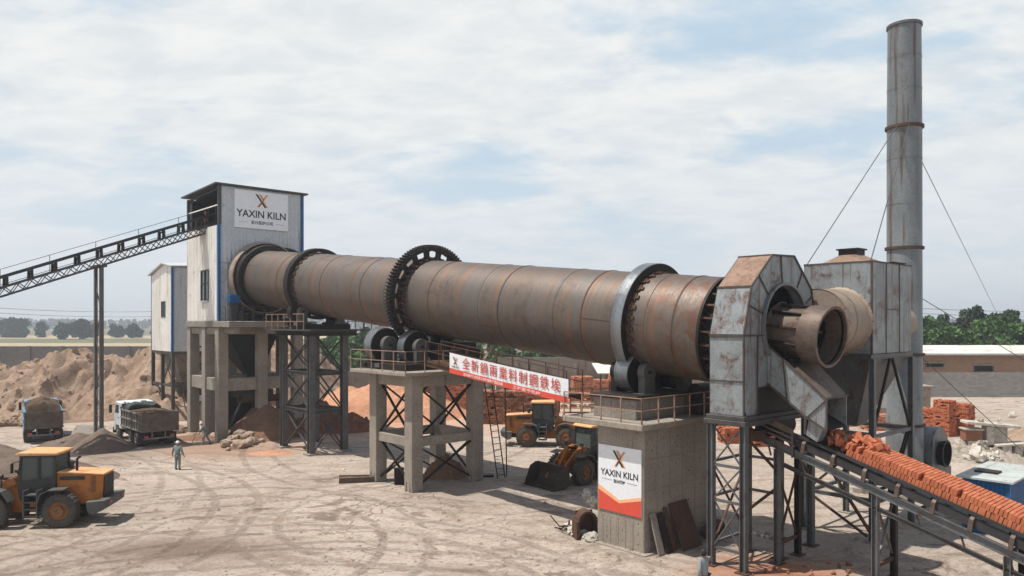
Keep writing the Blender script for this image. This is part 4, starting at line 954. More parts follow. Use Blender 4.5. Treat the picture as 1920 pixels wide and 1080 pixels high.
# --- far steel trestle
p3 = plant('steel_trestle', 'tall braced steel trestle supporting the upper end of the kiln near the feed tower', 'trestle', .3, 33)
q0, q1, w0, w1 = -.75, 1.75, 31.0, 35.2
for s in (q0, q1):
    for t in (w0, w1):
        MB().ibeam((s, t, 0), (s, t, 8.1), .42, .42, .06, up=(0, 1, 0)).build('leg', MASTG, p3)
        MB().boxmm(s-.4, t-.4, 0, s+.4, t+.4, .12).build('base_plate', CONC, p3)
for z in (2.9, 5.5):
    for t in (w0, w1): MB().ibeam((q0+.2, t, z), (q1-.2, t, z), .2, .26, .03).build('beam', FRAME, p3)
    for s in (q0, q1): MB().ibeam((s, w0+.2, z), (s, w1-.2, z), .2, .26, .03).build('beam', FRAME, p3)
for z0, z1 in ((.2, 2.8), (3.0, 5.4), (5.6, 7.9)):
    for t in (w0, w1): xbrace(p3, (q0+.2, t), (q1-.2, t), z0, z1, .11)
    for s in (q0, q1): xbrace(p3, (s, w0+.2), (s, w1-.2), z0, z1, .11)
m = MB(); m.ibeam((q0-.6, w0, 8.25), (q1+1.0, w0, 8.25), .25, .34, .04); m.ibeam((q0-.6, w1, 8.25), (q1+1.0, w1, 8.25), .25, .34, .04); m.build('cap_beam', FRAME, p3)
MB().boxmm(-1.55, 29.6, 8.44, 3.9, 36.6, 8.54).build('deck', FRAME, p3)
railing(p3, [(-1.5, 36.5, 8.54), (-1.5, 30.6, 8.54)], 1.05, .95, RAIL, .05)
railing(p3, [(2.6, 29.7, 8.54), (3.85, 29.7, 8.54), (3.85, 36.4, 8.54)], 1.05, 1.05, FRAME)
MB().boxmm(-.9, 31.6, 8.54, 2.6, 34.2, 8.9).build('base_frame', DARK, p3, bevel=.02)
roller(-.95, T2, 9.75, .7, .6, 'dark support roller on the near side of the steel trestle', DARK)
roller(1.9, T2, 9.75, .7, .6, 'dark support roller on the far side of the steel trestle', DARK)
# concrete post behind the trestle
cp = plant('concrete_post', 'plain concrete column standing behind the steel trestle', 'column', 2.9, 38.2)
MB().boxmm(2.5, 37.8, 0, 3.3, 38.6, 8.3).build('shaft', CONCD, cp, bevel=.02)
MB().boxmm(2.2, 37.5, 8.3, 3.6, 38.9, 8.6).build('cap', CONCD, cp, bevel=.02)

# --- catwalk between the frame pier and the near pier, with the banner
cw = plant('catwalk', 'sloping steel catwalk with handrails joining the two kiln piers', 'catwalk', -1.2, 11, 5)
A_, B_ = Vector((-1.7, 16.3, 6.86)), Vector((-1.7, 6.1, 5.78)); dw = Vector((1.0, 0, 0))
for k in (0, 1): MB().ibeam(A_+dw*k, B_+dw*k, .12, .24, .025).build('stringer', RUSTY, cw)
m = MB(); m.slab([A_+Vector((.06, 0, .13)), B_+Vector((.06, 0, .13)), B_+dw+Vector((-.06, 0, .13)), A_+dw+Vector((-.06, 0, .13))], .03); m.build('tread_plate', RUSTY, cw)
railing(cw, [A_+Vector((0, 0, .12)), B_+Vector((0, 0, .12))], 1.05, 1.1, RUSTY, .04); railing(cw, [A_+dw+Vector((0, 0, .12)), B_+dw+Vector((0, 0, .12))], 1.05, 1.1, RUSTY, .04)
bn = plant('banner', 'long white banner with red characters and a red lower edge hung along the catwalk', 'banner', -1.85, 10, 5)
b0, b1, zt0, zt1 = 14.05, 5.85, 7.5, 6.62
NBX = 28; hb = 1.0
def bp(f_, g_, o=0):      # f_ along 0..1, g_ up 0..1, with slack in the cloth
    t = b0+(b1-b0)*f_; z = zt0+(zt1-zt0)*f_-.05*4*f_*(1-f_)*.6
    return Vector((-1.85-.02*math.sin(f_*31)*(1-g_)-o, t, z-hb*(1-g_)))
def strip(f0, f1, g0, g1, o, mat, name, th=.008):
    m = MB(); n = NBX; vs = []
    for i in range(n+1):
        f_ = f0+(f1-f0)*i/n
        for gg in (g0, g1):
            vs += [bp(f_, gg, o), bp(f_, gg, o)+Vector((th, 0, 0))]
    fs = []
    for i in range(n):
        a = 4*i; c = a+4; fs += [(a, c, c+2, a+2), (a+1, a+3, c+3, c+1), (a, a+1, c+1, c), (a+2, c+2, c+3, a+3)]
    return m.add(vs, fs).build(name, mat, bn)
strip(0, 1, 0, 1, 0, WHITE, 'cloth'); strip(0, 1, 0, .25, .012, REDT, 'red_strip', .006)
hang = Vector((0, b1-b0, zt1-zt0)).normalized()
def bm_(f_, g_, o=.03):
    p = bp(f_, g_, o); y = Vector((0, 0, 1)); x = hang; return Matrix(((0, 0, -1, -1.885), (x.y, 0, 0, p.y), (x.z, 1, 0, p.z), (0, 0, 0, 1)))
for i, ch in enumerate('全新鍋兩業料制鋼鉄埃'):
    text('character', ch, .60, REDCH, bn, bm_(.165+i*.083, .60), .004, .002)
for a, c, body in ((.14, .50, '亚兴窑炉技术有限公司隧道窑干燥窑设备'), (.58, .80, '工程服务热线')):
    text('small_characters', body, .155, PALEPINK, bn, bm_((a+c)/2, .12, .04), .004, .002, (c-a)*8.2/(.155*len(body)))
def fb(x, z, o=0):
    p = bp(.06, .66, .02); return (p.x-o, p.y-x, p.z+z-x*.1)
logo(bn, fb, .36); text('logo_caption', 'YAXIN KILN', .11, BLACKT, bn, bm_(.06, .36), .002, .002)

# ================================================================== kiln hood, burner tube, chute
ZB = 5.62
hs = plant('kiln_hood', 'tall weathered octagonal steel hood closing the discharge end of the kiln', 'kiln hood', 2.1, -1, 0)
tf, tb = -1.5, -.12
poly = [(-.5, ZB), (-.5, 8.55), (.02, 10.32), (1.5, 11.55), (3.2, 11.6), (4.6, 10.35), (5.05, 8.55), (5.05, ZB)]
cxh, czh, rh_ = 2.42, 8.86, 1.58
# front plate with a round opening: fan between the outline and the circle
def outline(k, n=64):
    a = 2*math.pi*k/n; d = Vector((math.cos(a), math.sin(a))); best = None; P = [Vector(p)-Vector((cxh, czh)) for p in poly]
    for p, q in zip(P, P[1:]+P[:1]):
        e = q-p; den_ = d.x*e.y-d.y*e.x
        if abs(den_) < 1e-9: continue
        u_ = (p.x*e.y-p.y*e.x)/den_; v_ = (p.x*d.y-p.y*d.x)/den_
        if u_ > 0 and -1e-6 <= v_ <= 1+1e-6 and (best is None or u_ < best): best = u_
    return d*best+Vector((cxh, czh)), d*rh_+Vector((cxh, czh))
m = MB(); n = 64; vs = []
for k in range(n):
    o, i_ = outline(k, n); vs += [(o.x, tf, o.y), (i_.x, tf, i_.y), (i_.x, tf+.25, i_.y)]
fs = []
for k in range(n):
    a = 3*k; c = 3*((k+1) % n); fs += [(a, c, c+1, a+1), (a+1, c+1, c+2, a+2)]
m.add(vs, fs).build('front_plate', HOOD, hs)
names = ['side_panel']*7
for i, (p, q) in enumerate(zip(poly, poly[1:]+poly[:1])):
    ins = .0
    MB().slab([(p[0], tf, p[1]), (q[0], tf, q[1]), (q[0], tb, q[1]), (p[0], tb, p[1])], .03 if 0 else -.03).build('side_panel', HOODTOP if i in (2, 3) else HOOD, hs)
bk = MB().prism([(p[0], tb-.01, p[1]) for p in poly], (0, .03, 0)); bk.build('back_plate', DARK, hs)
sm2 = MB()
for p in poly[1:7]: sm2.bar((p[0], tf-.01, p[1]), (p[0], tb+.02, p[1]), .07, .07)
for p, q in zip(poly, poly[1:]): sm2.bar((p[0], tf-.02, p[1]), (q[0], tf-.02, q[1]), .07, .05, up=(0, 1, 0))
for z in (8.45, 6.85):
    sm2.boxmm(-.54, tf, z, -.49, tb, z+.05)
sm2.boxmm(-.54, tf-.04, 8.50, 1.0, tf-.005, 8.56)
for a in (60, 100, 140, 30, 165):
    k = a/360*64; o, i_ = outline(int(k)); sm2.bar((o.x, tf-.03, o.y), (i_.x, tf-.03, i_.y), .05, .03, up=(0, 1, 0))
sm2.boxmm(.42, tf-.035, ZB, .47, tf-.005, 8.5); MB().boxmm(.5, tf-.02, ZB+.01, 5.0, tf-.004, 6.62).build('shade_panel', DARK, hs)  # dark panel added here paints the shade below the chute
sm2.build('seam_flanges', SEAM, hs)
MB().lathe([(-.12, rh_), (-.12, rh_+.10), (.0, rh_+.10), (0, rh_)], (cxh, tf-.02, czh), (0, 1, 0), 64, True).build('opening_collar', CHIM, hs, smooth=40)
MB().lathe([(0, .3), (0, rh_+.02)], (cxh, tf+.42, czh), (0, 1, 0), 48).build('inner_shade_plate', VOID, hs)  # black disc painted for the unlit inside of the hood
MB().boxmm(-.62, tf-.12, ZB-.16, 5.15, tb+.1, ZB-.002).boxmm(-.68, tf-.18, ZB-.34, 5.2, tb+.16, ZB-.162).build('base_flange', FRAME, hs, bevel=.015)
# burner tube
bt = plant('discharge_tube', 'open-ended rusty steel tube jutting out of the round opening of the hood', 'tube', cxh, -2.5, 7.8)
bo = Vector((2.25, -1.1, 8.78)); be = Vector((2.12, -3.48, 8.48)); bd = (be-bo).normalized(); BLn = (be-bo).length; rb_ = 1.08
TUBE = weather('tube_rusty_steel', (.15, .115, .096), (.10, .075, .062), (.10, .055, .036), .5, 1.3, .2, .35, .58, .2)
MB().lathe([(0, .84), (BLn-.80, .84), (BLn-.78, rb_), (BLn, rb_), (BLn, rb_-.05), (.1, .79)], bo, bd, 64).build('barrel', TUBE, bt, smooth=40)
MB().lathe([(BLn-.02, rb_-.055), (BLn-.02, rb_+.05), (BLn+.05, rb_+.05), (BLn+.05, rb_-.055)], bo, bd, 64, True).build('end_flange', TUBE, bt, smooth=40)
MB().lathe([(0, rb_-.02), (.06, rb_-.02), (.06, .84)], bo+bd*.3, bd, 64).build('inner_collar', TUBE, bt, smooth=40)
MB().lathe([(BLn*.3, .1), (BLn*.3, .8)], bo, bd, 32).build('inner_shade_disc', VOID, bt); MB().lathe([(BLn-.75, rb_-.065), (BLn-.06, rb_-.065)], bo, bd, 48).lathe([(BLn*.3, .77), (BLn-.77, .77), (BLn-.76, rb_-.07)], bo, bd, 48).build('inner_shade_lining', VOID, bt, smooth=40)  # black disc and lining added as painted shade inside the tube
rbm = MB(); xx = bd.cross(Vector((0, 0, 1))).normalized(); yy = xx.cross(bd)
for i in range(10):
    a = 2*math.pi*(i+.3)/10; o = (xx*math.cos(a)+yy*math.sin(a))*.96; rbm.bar(bo+o, bo+o+bd*(BLn-.72), .06, .16, up=o)
rbm.build('stiffener_ribs', DARK, bt)
hg = MB()
for k in range(5):
    o = xx*random.uniform(-.4, .4)+yy*random.uniform(-.5, .3); hg.tube(bo+bd*1.6+o, bo+bd*2.1+o*1.1, .06, n=8)
hg.build('inner_nozzles', DARK, bt)
# chute
ch = plant('discharge_chute', 'weathered steel chute sloping from the hood down to the brick conveyor', 'chute', 2.2, -3, 5)
n0, n1 = 1.15, 2.75
LT, RT = [(-1.52, 8.15), (-1.52, 6.75), (-3.05, 5.62), (-3.75, 5.25), (-3.75, 6.3)], None
for s_, nm in ((n0, 'side_plate'), (n1, 'side_plate')):
    MB().prism([(s_, t, z) for t, z in LT], (.04, 0, 0)).build(nm, HOOD, ch)
m = MB()
m.slab([(n0, -1.55, 6.7), (n1, -1.55, 6.7), (n1, -3.05, 5.58), (n0, -3.05, 5.58)], -.04); m.slab([(n0, -3.05, 5.58), (n1, -3.05, 5.58), (n1, -3.75, 5.2), (n0, -3.75, 5.2)], -.04); m.build('bottom_plate', DARK, ch)
m = MB(); m.slab([(n0+.02, -2.55, 7.30), (n1+.35, -2.2, 7.75), (n1+.05, -3.78, 6.33), (n0-.02, -3.78, 6.33)], .05); m.build('top_plate', TUBE, ch)
m = MB(); m.slab([(n1+.04, -1.55, 8.1), (n1+.5, -2.0, 8.05), (n1+.35, -2.2, 7.75), (n1+.05, -3.78, 6.3)], .04); m.build('flared_cheek', HOOD, ch)
rm = MB()
for t, z in ((-1.56, 8.13), (-3.76, 6.31)): pass
rm.bar((n0-.03, -1.54, 8.17), (n0-.03, -3.78, 6.33), .05, .06); rm.bar((n0-.03, -1.54, 6.73), (n0-.03, -3.07, 5.6), .05, .06); rm.bar((n0-.03, -3.07, 5.6), (n0-.03, -3.78, 5.22), .05, .06)
rm.bar((n0-.03, -3.78, 5.22), (n0-.03, -3.78, 6.33), .05, .06); rm.bar((n0-.03, -2.15, 7.6), (n0-.03, -2.3, 6.2), .03, .04); rm.bar((n0-.03, -3.78, 6.3), (n0-.03, -3.07, 5.62), .03, .04); rm.bar((n0, -3.79, 6.35), (n1+.05, -3.79, 6.35), .06, .06); rm.build('edge_angles', SEAM, ch)
m = MB(); m.add([(1.3, -3.05, 5.56), (1.3, -3.6, 5.3), (1.3, -3.35, 4.75), (1.3, -2.95, 4.95), (1.75, -3.05, 5.56), (1.75, -3.6, 5.3), (1.75, -3.35, 4.75), (1.75, -2.95, 4.95)], [(0, 1, 2, 3), (4, 7, 6, 5), (0, 4, 5, 1), (1, 5, 6, 2), (2, 6, 7, 3), (3, 7, 4, 0)]); m.build('spout', HOOD, ch)
# stand under the hood
hst = plant('hood_stand', 'braced grey steel stand carrying the kiln hood', 'stand', 1.5, -1)
lz = ZB-.36
LG = [(-.45, -1.5), (2.1, -1.5), (-.45, -.15), (2.1, -.15), (4.6, -1.5), (4.6, -.15)]
for s, t in LG:
    MB().ibeam((s, t, 0), (s, t, lz), .24, .24, .035, up=(0, 1, 0)).build('leg', GREY, hst); MB().boxmm(s-.25, t-.25, 0, s+.25, t+.25, .05).build('base_plate', RUSTY, hst)
for z in (.7, 2.45, 3.75):
    MB().bar((-.45, -1.38, z), (-.45, -.27, z), .08, .1).build('strut', GREY, hst); MB().bar((2.1, -1.38, z), (2.1, -.27, z), .08, .1).build('strut', GREY, hst)
    MB().bar((-.33, -.15, z+.1), (1.98, -.15, z+.1), .08, .1).build('strut', GREY, hst)
for z0, z1 in ((.75, 2.4), (2.5, 3.7), (3.8, 5.15)):
    xbrace(hst, (-.45, -1.38), (-.45, -.27), z0, z1, .07, GREY)
xbrace(hst, (-.33, -.15), (1.98, -.15), .8, 3.6, .08, RUSTY)
m = MB(); m.bar((-.33, -1.5, 4.9), (1.98, -1.5, 3.3), .08, .08); m.bar((2.22, -1.5, 4.9), (4.48, -1.5, 2.9), .08, .08); m.bar((-.33, -1.5, 2.2), (1.98, -1.5, 2.75), .08, .08); m.build('brace', RUSTY, hst)
MB().boxmm(-.6, -1.64, lz, 4.75, .0, lz+.015).build('cap_plate', GREY, hst)

# ================================================================== dust box, duct, chimney
b0s, b1s, b0t, b1t, bz0, bz1 = 6.85, 10.95, -3.0, -.1, 7.72, 11.5
db = plant('settling_box', 'big weathered steel dust settling box with a hopper on a braced stand', 'dust box', 8.9, -1.5)
for q in ([(b0s, b1t, bz0), (b0s, b0t, bz0), (b0s, b0t, bz1), (b0s, b1t, bz1)],): MB().slab(q, .05).build('side_panel', HOOD, db)
MB().boxmm(b0s+.01, b0t, bz0, b1s, b0t+.05, bz1).build('front_panel', HOOD, db); MB().boxmm(b1s-.05, b0t+.051, bz0, b1s, b1t, bz1).build('side_panel', HOOD, db); MB().boxmm(b0s+.06, b1t-.05, bz0, b1s-.06, b1t, bz1-.01).build('rear_panel', GREY, db)
m = MB(); m.boxmm(b0s+.05, b0t+.05, bz1-.06, b1s-.05, b1t-.05, bz1+.0); m.build('top_plate', HOODTOP, db)
m = MB().lathe([(0, 1.42), (.42, .5), (.44, .02)], (8.3, -1.5, bz1+.01), (0, 0, 1), 40); m.build('dome_cap', HOODTOP, db, smooth=25)
m = MB(); m.boxmm(7.95, -1.9, bz1+.3, 8.75, -1.1, bz1+.66); m.boxmm(7.88, -1.98, bz1+.661, 8.82, -1.02, bz1+.72); m.build('vent_stub', DARK, db)
sm3 = MB()
for s in (8.2, 9.6): sm3.boxmm(s, b0t-.025, bz0, s+.04, b0t-.002, bz1)
sm3.boxmm(8.24, b0t-.025, 9.55, 9.6, b0t-.002, 9.59); sm3.boxmm(b0s-.03, b0t, 9.78, b0s-.052, b1t, 9.82); sm3.boxmm(b0s-.07, b0t-.03, bz0-.01, b0s+.0, b0t+.05, bz1+.02)
sm3.boxmm(b0s-.07, b0t-.04, bz1, b1s+.03, b0t+.03, bz1+.05); sm3.boxmm(b0s-.07, b0t+.04, bz1, b0s, b1t, bz1+.05); sm3.build('seams', SEAM, db)
MB().boxmm(b0s+1.9, b0t-.1, bz1+.06, b0s+3.3, b0t+.1, bz1+.1).build('top_flap', DARK, db)
hopper('hopper', db, b0s+.1, b1s-.1, b0t+.1, b1t-.1, bz0-.22, 4.55, .45, GREY, 8.5, -1.4)
fr_ = MB()
for t in (b0t, b1t): fr_.ibeam((b0s-.15, t, bz0-.12), (b1s+.15, t, bz0-.12), .16, .2, .025)
for s in (b0s, b1s): fr_.ibeam((s, b0t+.1, bz0-.12), (s, b1t-.1, bz0-.12), .15, .19, .025)
fr_.build('ring_beam', GREY, db)
lg = [(b0s, b0t), (b1s, b0t), (b0s, b1t), (b1s, b1t)]
for s, t in lg: MB().ibeam((s, t, 0), (s, t, bz0-.23), .22, .22, .03, up=(0, 1, 0)).build('leg', GREY, db); MB().boxmm(s-.28, t-.28, 0, s+.28, t+.28, .06).build('base_plate', CONCD, db)
for z in (4.3, 1.6):
    MB().bar((b0s+.1, b0t, z), (b1s-.1, b0t, z), .12, .16).build('strut', GREY, db); MB().bar((b0s, b0t+.1, z+.1), (b0s, b1t-.1, z+.1), .12, .16).build('strut', GREY, db); MB().bar((b1s, b0t+.1, z), (b1s, b1t-.1, z), .12, .16).build('strut', GREY, db); MB().bar((b0s+.1, b1t, z), (b1s-.1, b1t, z), .12, .16).build('strut', GREY, db)
m = MB(); m.bar((8.9, b0t+.02, 7.5), (b1s-.1, b0t+.02, 4.4), .1, .1); m.bar((8.7, b0t+.02, 7.5), (b0s+.1, b0t+.02, 4.4), .1, .1); m.bar((b1s-.1, b0t+.02, 4.2), (8.8, b0t+.02, 1.75), .1, .1); m.bar((8.6, b0t+.06, 1.75), (b1s-.3, b0t+.06, 4.2), .08, .08); m.build('brace', DARK, db)
m = MB(); m.bar((b0s, b0t+.2, .2), (b0s, b1t-.2, 1.6), .09, .09); m.bar((b0s, b0t+.2, 4.2), (b0s, b1t-.2, 1.8), .09, .09); m.bar((b0s, b0t-.12, .1), (b0s-2.4, b0t+.6, 3.2), .1, .1); m.build('brace', RUSTY, db)
# duct from the hood side into the box
du = plant('inlet_duct', 'wide dusty round duct joining the hood to the settling box', 'duct', 5.8, -1.5, 7.5)
TAN = weather('dusty_tan_duct', (.32, .255, .205), (.24, .19, .15), (.24, .13, .08), .35, .8, .3, .15, .62, .12)
MB().lathe([(0, 1.32), (1.9, 1.36), (2.0, 1.45), (2.08, 1.45), (2.1, 1.36), (2.28, 1.36)], (4.78, -1.62, 9.05), (1, 0, 0), 64).lathe([(0, .05), (0, 1.32)], (4.80, -1.62, 9.05), (1, 0, 0), 64).build('barrel', TAN, du, smooth=40)
m = MB()
for i in range(26):
    a = 2*math.pi*i/26; m = MB(); m.tube((6.86, -1.62+1.42*math.cos(a), 9.05+1.42*math.sin(a)), (6.76, -1.62+1.42*math.cos(a), 9.05+1.42*math.sin(a)), .035, n=6); m.build('flange_bolt', DARK, du)
MB().lathe([(0, 1.38), (.06, 1.38)], (5.55, -1.62, 9.05), (1, 0, 0), 64).build('seam_band', TAN, du, smooth=40)
# chimney
CS, CTT = 17.35, -.35
chm = plant('chimney', 'tall slim galvanised steel chimney with bolted flanges and rust streaks', 'chimney', CS, CTT)
cp_ = PW(CS, CTT); ZT = H+557*cp_.y/F; rc = 28.8/F*cp_.y
def zy(y): return H+(605-y)*cp_.y/F
MB().lathe([(0, rc*1.10), (zy(780), rc*1.10), (zy(778), rc*1.06), (zy(240), rc*1.03), (ZT, rc*.985), (ZT, rc*.9), (ZT-1.2, rc*.9)], (CS, CTT, 0), (0, 0, 1), 56).build('stack', CHIM, chm, smooth=40)
for y, k in ((50, 1.0), (240, 1.09), (466, 1.10), (664, 1.13), (795, 1.16)):
    MB().lathe([(0, rc*.95), (0, rc*k+.05), (.14, rc*k+.05), (.14, rc*.95)], (CS, CTT, zy(y)-.07), (0, 0, 1), 56, True).build('flange', RUSTY if y > 60 else GREY, chm, smooth=40)
m = MB()
for y in (110, 170, 300, 385, 540, 600, 720): m.lathe([(0, rc*1.055), (.03, rc*1.055)], (CS, CTT, zy(y)), (0, 0, 1), 56)
m.build('seam_bands', CHIM, chm, smooth=40)
MB().lathe([(0, .80), (CS-rc-b1s, .80)], (b1s, -1.0, 9.0), (1, .09, 0), 40).build('duct', TAN, chm, smooth=40)
MB().lathe([(-.05, .78), (-.05, 1.0), (.1, 1.0), (.1, .78)], (b1s+.45, -.96, 9.0), (1, .12, 0), 40, True).build('duct_flange', RUSTY, chm, smooth=40)
MB().boxmm(CS-1.9, CTT-1.9, -.05, CS+1.9, CTT+1.9, .25).build('footing', CONC, chm, bevel=.03)
gy = []
def guy(px_, py_, s_t, s_z, end, lab):
    m = MB(); a = PW(CS+s_t[0], CTT+s_t[1], s_z); m.tube(a, end, .022, n=5)
    tag(m.build('guy_wire', WIRE), lab, 'guy wire', 'guy wires of the chimney')
zg = zy(240)
guy(0, 0, (-.9, 0), zg, PW(b0s+.05, b1t-.1, bz1+.05), 'guy wire from the chimney flange to the left corner of the settling box')
guy(0, 0, (-.7, -.5), zg, PW(b0s+.2, b0t+.15, bz1+.05), 'guy wire from the chimney flange to the near corner of the settling box')
guy(0, 0, (.9, .2), zg, Vector((75.3, 114, 7.9)), 'guy wire slanting down right from the chimney flange past the trees')
guy(0, 0, (1.0, .3), zy(540), Vector((44, 48.5, .1)), 'low guy wire running right past the brick shed to the ground')
guy(0, 0, (1.0, -.2), zy(660), Vector((33, 47, .1)), 'lowest guy wire reaching the ground by the broken concrete')
gp = thing('anchor_post', 'slim steel post taking the right-hand guy wire among the trees', 'post', (75.3, 114, 0)); ORG[gp.name] = Vector((75.3, 114, 0)); MB().tube((75.3, 114, 0), (75.3, 114, 8.0), .07, n=8).build('post', FRAME, gp)
# fan
fs0 = WP(22.7, 40.6)
fa = plant('exhaust_fan', 'grey steel fan casing with a dark inlet at the foot of the chimney', 'fan', fs0[0], fs0[1], 0)
fx, fy = fs0; 
m = MB(); prof_ = []
for k in range(33): a = 2*math.pi*k/32; prof_.append((fx+1.25*math.cos(a)*(1+.12*k/32), 2.0+1.35*math.sin(a)*(1+.12*k/32)))
m.prism([(x, fy-.55, z) for x, z in prof_[:-1]], (0, 1.1, 0)); m.boxmm(fx-1.6, fy-.56, .0, fx+1.6, fy+.56, 1.1); m.build('casing', CHIM, fa, smooth=30)
MB().lathe([(0, .3), (0, .62), (.35, .72), (.36, .6)], (fx-.1, fy-.56, 2.0), (0, -1, 0), 32).build('inlet', DARK, fa, smooth=40)
MB().boxmm(fx-1.7, fy-.8, 0, fx+1.7, fy+.8, .2).build('base', CONCD, fa)

# ================================================================== brick conveyor
bc = plant('brick_conveyor', 'inclined steel belt conveyor carrying fresh red bricks down to the right', 'conveyor', 2.3, -6)
def bz(t): return 4.25+.312*(t+2.75)       # top of the side beam
ta, te = -.9, -12.4; sa_, sb_ = 1.45, 3.05
for s in (sa_, sb_):
    MB().ibeam((s, ta, bz(ta)-.13), (s, te, bz(te)-.13), .16, .26, .03).build('side_beam', GREY, bc)
    MB().ibeam((s, -2.0, bz(-2.0)-.75), (s, te, bz(te)-.62), .12, .14, .02).build('lower_beam', FRAME, bc)
m = MB(); t = -1.4
while t > te: m.bar((sa_+.08, t, bz(t)-.14), (sb_-.08, t, bz(t)-.14), .08, .08); m.bar((sa_, t, bz(t)-.28), (sa_, t-.1, bz(t)-.66), .05, .05); t -= 1.3
m.build('cross_members', FRAME, bc)
def bel(t): return bz(t)+.58
m = MB(); m.slab([(sa_-.02, -2.6, bel(-2.6)), (sa_-.02, te, bel(te)), (sb_+.02, te, bel(te)), (sb_+.02, -2.6, bel(-2.6))], -.05)
m.bar((sa_-.03, -2.6, bel(-2.6)+.0), (sa_-.03, te, bel(te)+.0), .06, .1); m.bar((sb_+.03, -2.6, bel(-2.6)), (sb_+.03, te, bel(te)), .06, .1); m.build('belt', RUBBELT, bc)
MB().slab([(sa_+.15, -1.6, bz(-1.6)+.16), (sa_+.15, te, bz(te)+.16), (sb_-.15, te, bz(te)+.16), (sb_-.15, -1.6, bz(-1.6)+.16)], -.04).build('return_belt', weather('worn_belt', (.085, .09, .105), (.06, .063, .07), None, 0, 2, 0, 0, .45, .05), bc)
m = MB().bar((sa_+.02, -2.4, bel(-2.4)-.3), (sa_+.02, te, bel(te)-.3), .05, .28); m.build('side_skirt', RUBBELT, bc)
t = -2.75
while t > te:
    for s, sg_ in ((sa_-.06, 1), (sb_+.06, -1)):
        m = MB(); m.bar((s, t, bz(t)), (s+.0*sg_, t-.06, bz(t)+.36), .09, .13, up=(0, 1, 0)); m.bar((s, t-.06, bz(t)+.34), (s+.14*sg_, t-.12, bz(t)+.54), .09, .12, up=(0, 1, 0)); m.build('idler_bracket', TUBE, bc)
    MB().tube((sa_+.1, t, bel(t)-.16), (sb_-.1, t, bel(t)-.16), .09, n=12).build('idler_roller', DARK, bc, smooth=40); t -= 1.08
MB().tube((sa_+.05, -1.3, bz(-1.3)+.38), (sb_-.05, -1.3, bz(-1.3)+.38), .40, n=24).build('head_pulley', DARK, bc, smooth=40)
m = MB()
for k in range(4): z = bz(-1.0)+.05+k*.18; m.bar((sa_-.1, -.95, z), (sa_-.1, -2.4, z-.45), .03, .07)
m.bar((sa_-.1, -.95, bz(-1)-.2), (sa_-.1, -.95, bz(-1)+.75), .07, .07); m.bar((sa_-.1, -2.4, bz(-2.4)-.3), (sa_-.1, -2.4, bz(-2.4)+.68), .07, .07); m.bar((sa_-.1, -.95, bz(-1)+.75), (sa_-.1, -2.4, bz(-2.4)+.68), .06, .16); m.build('head_guard', TUBE, bc)
MB().boxmm(sa_-.7, -1.4, bz(-1.2)-.15, sa_-.2, -.8, bz(-1.2)+.25).build('drive_motor', RUSTY, bc)
for t in (-1.75, -5.3, -9.15, -12.2):
    for s in (sa_+.02, sb_-.02):
        MB().ibeam((s, t, 0), (s, t, bz(t)-.28), .22, .2, .03, up=(0, 1, 0)).build('leg', GREY if s < 2 else DARK, bc); MB().boxmm(s-.22, t-.22, 0, s+.22, t+.22, .05).build('base_plate', RUSTY, bc)
    if bz(t) > 2.4: xbrace(bc, (sa_+.1, t), (sb_-.1, t), .9, min(bz(t)-.5, 3.4), .08, GREY if t < -4 else RUSTY)
    MB().bar((sa_+.1, t, .75), (sb_-.1, t, .75), .1, .12).build('strut', RUSTY, bc)
m = MB(); m.bar((sa_, -1.75, .6), (sa_, -4.9, 2.9), .09, .09) if 0 else None
# bricks on the belt
sl_ = math.atan(.312)
BM = MB(); L3, W3, H3 = .455, .105, .215
import bmesh
def brick_mesh(name, lx, ly, lz_, mat, holes=0, bev=.008):
    bm = bmesh.new(); bmesh.ops.create_cube(bm, size=1)
    for v in bm.verts: v.co = Vector((v.co.x*lx, v.co.y*ly, v.co.z*lz_))
    bmesh.ops.bevel(bm, geom=bm.edges[:], offset=bev, segments=1, affect='EDGES')
    me = bpy.data.meshes.new(name); bm.to_mesh(me); bm.free()
    me.materials.append(mat); me.materials.append(DARK)
    return me
BR = [brick_mesh('brick', .350, .104, .218, BRICK, bev=.009) for i in range(3)]
for k, me in enumerate(BR):
    rq = random.Random(k)
    for v in me.vertices: v.co += Vector((rq.uniform(-.006, .006), rq.uniform(-.003, .003), rq.uniform(-.005, .005)))
LBN = 'bricks standing in rows on the inclined conveyor'
Rb = (Matrix.Rotation(ANG, 4, 'Z') @ Matrix.Rotation(sl_, 4, 'X')).to_euler()
count = 0; BRX = random.Random(3); s_cols = [sa_+.22, sa_+.59, sa_+.96, sa_+1.33]
t = -4.35; row = 0
while t > -9.75:
    for ci, s in enumerate(s_cols):
        for lay in (0, 1):
            if ci > 0 and lay == 0: continue
            if row < 5 and lay == 1 and BRX.random() < .8-.15*row: continue
            if lay == 1 and BRX.random() < .012: continue
            zc = bel(t)+.03+.113+lay*.228
            o = bpy.data.objects.new('brick', BRX.choice(BR)); COL.objects.link(o)
            o.location = PW(s+BRX.uniform(-.012, .012), t+BRX.uniform(-.006, .006), zc+BRX.uniform(-.003, .003)); o.rotation_euler = (Rb.x+BRX.uniform(-.02, .02), Rb.y+BRX.uniform(-.02, .02), Rb.z+BRX.uniform(-.03, .03))
            if ci == 0: lab = 'red brick in the near side face of the stacked rows on the conveyor belt'
            else: lab = 'red brick in the top layer of the stacked rows on the conveyor belt'
            tag(o, lab, 'brick', LBN); count += 1
    t -= .1125; row += 1
core = MB(); core.slab([(sa_+.42, -4.6, bel(-4.6)+.02), (sa_+.42, -9.9, bel(-9.9)+.02), (sb_-.1, -9.9, bel(-9.9)+.02), (sb_-.1, -4.6, bel(-4.6)+.02)], .21)
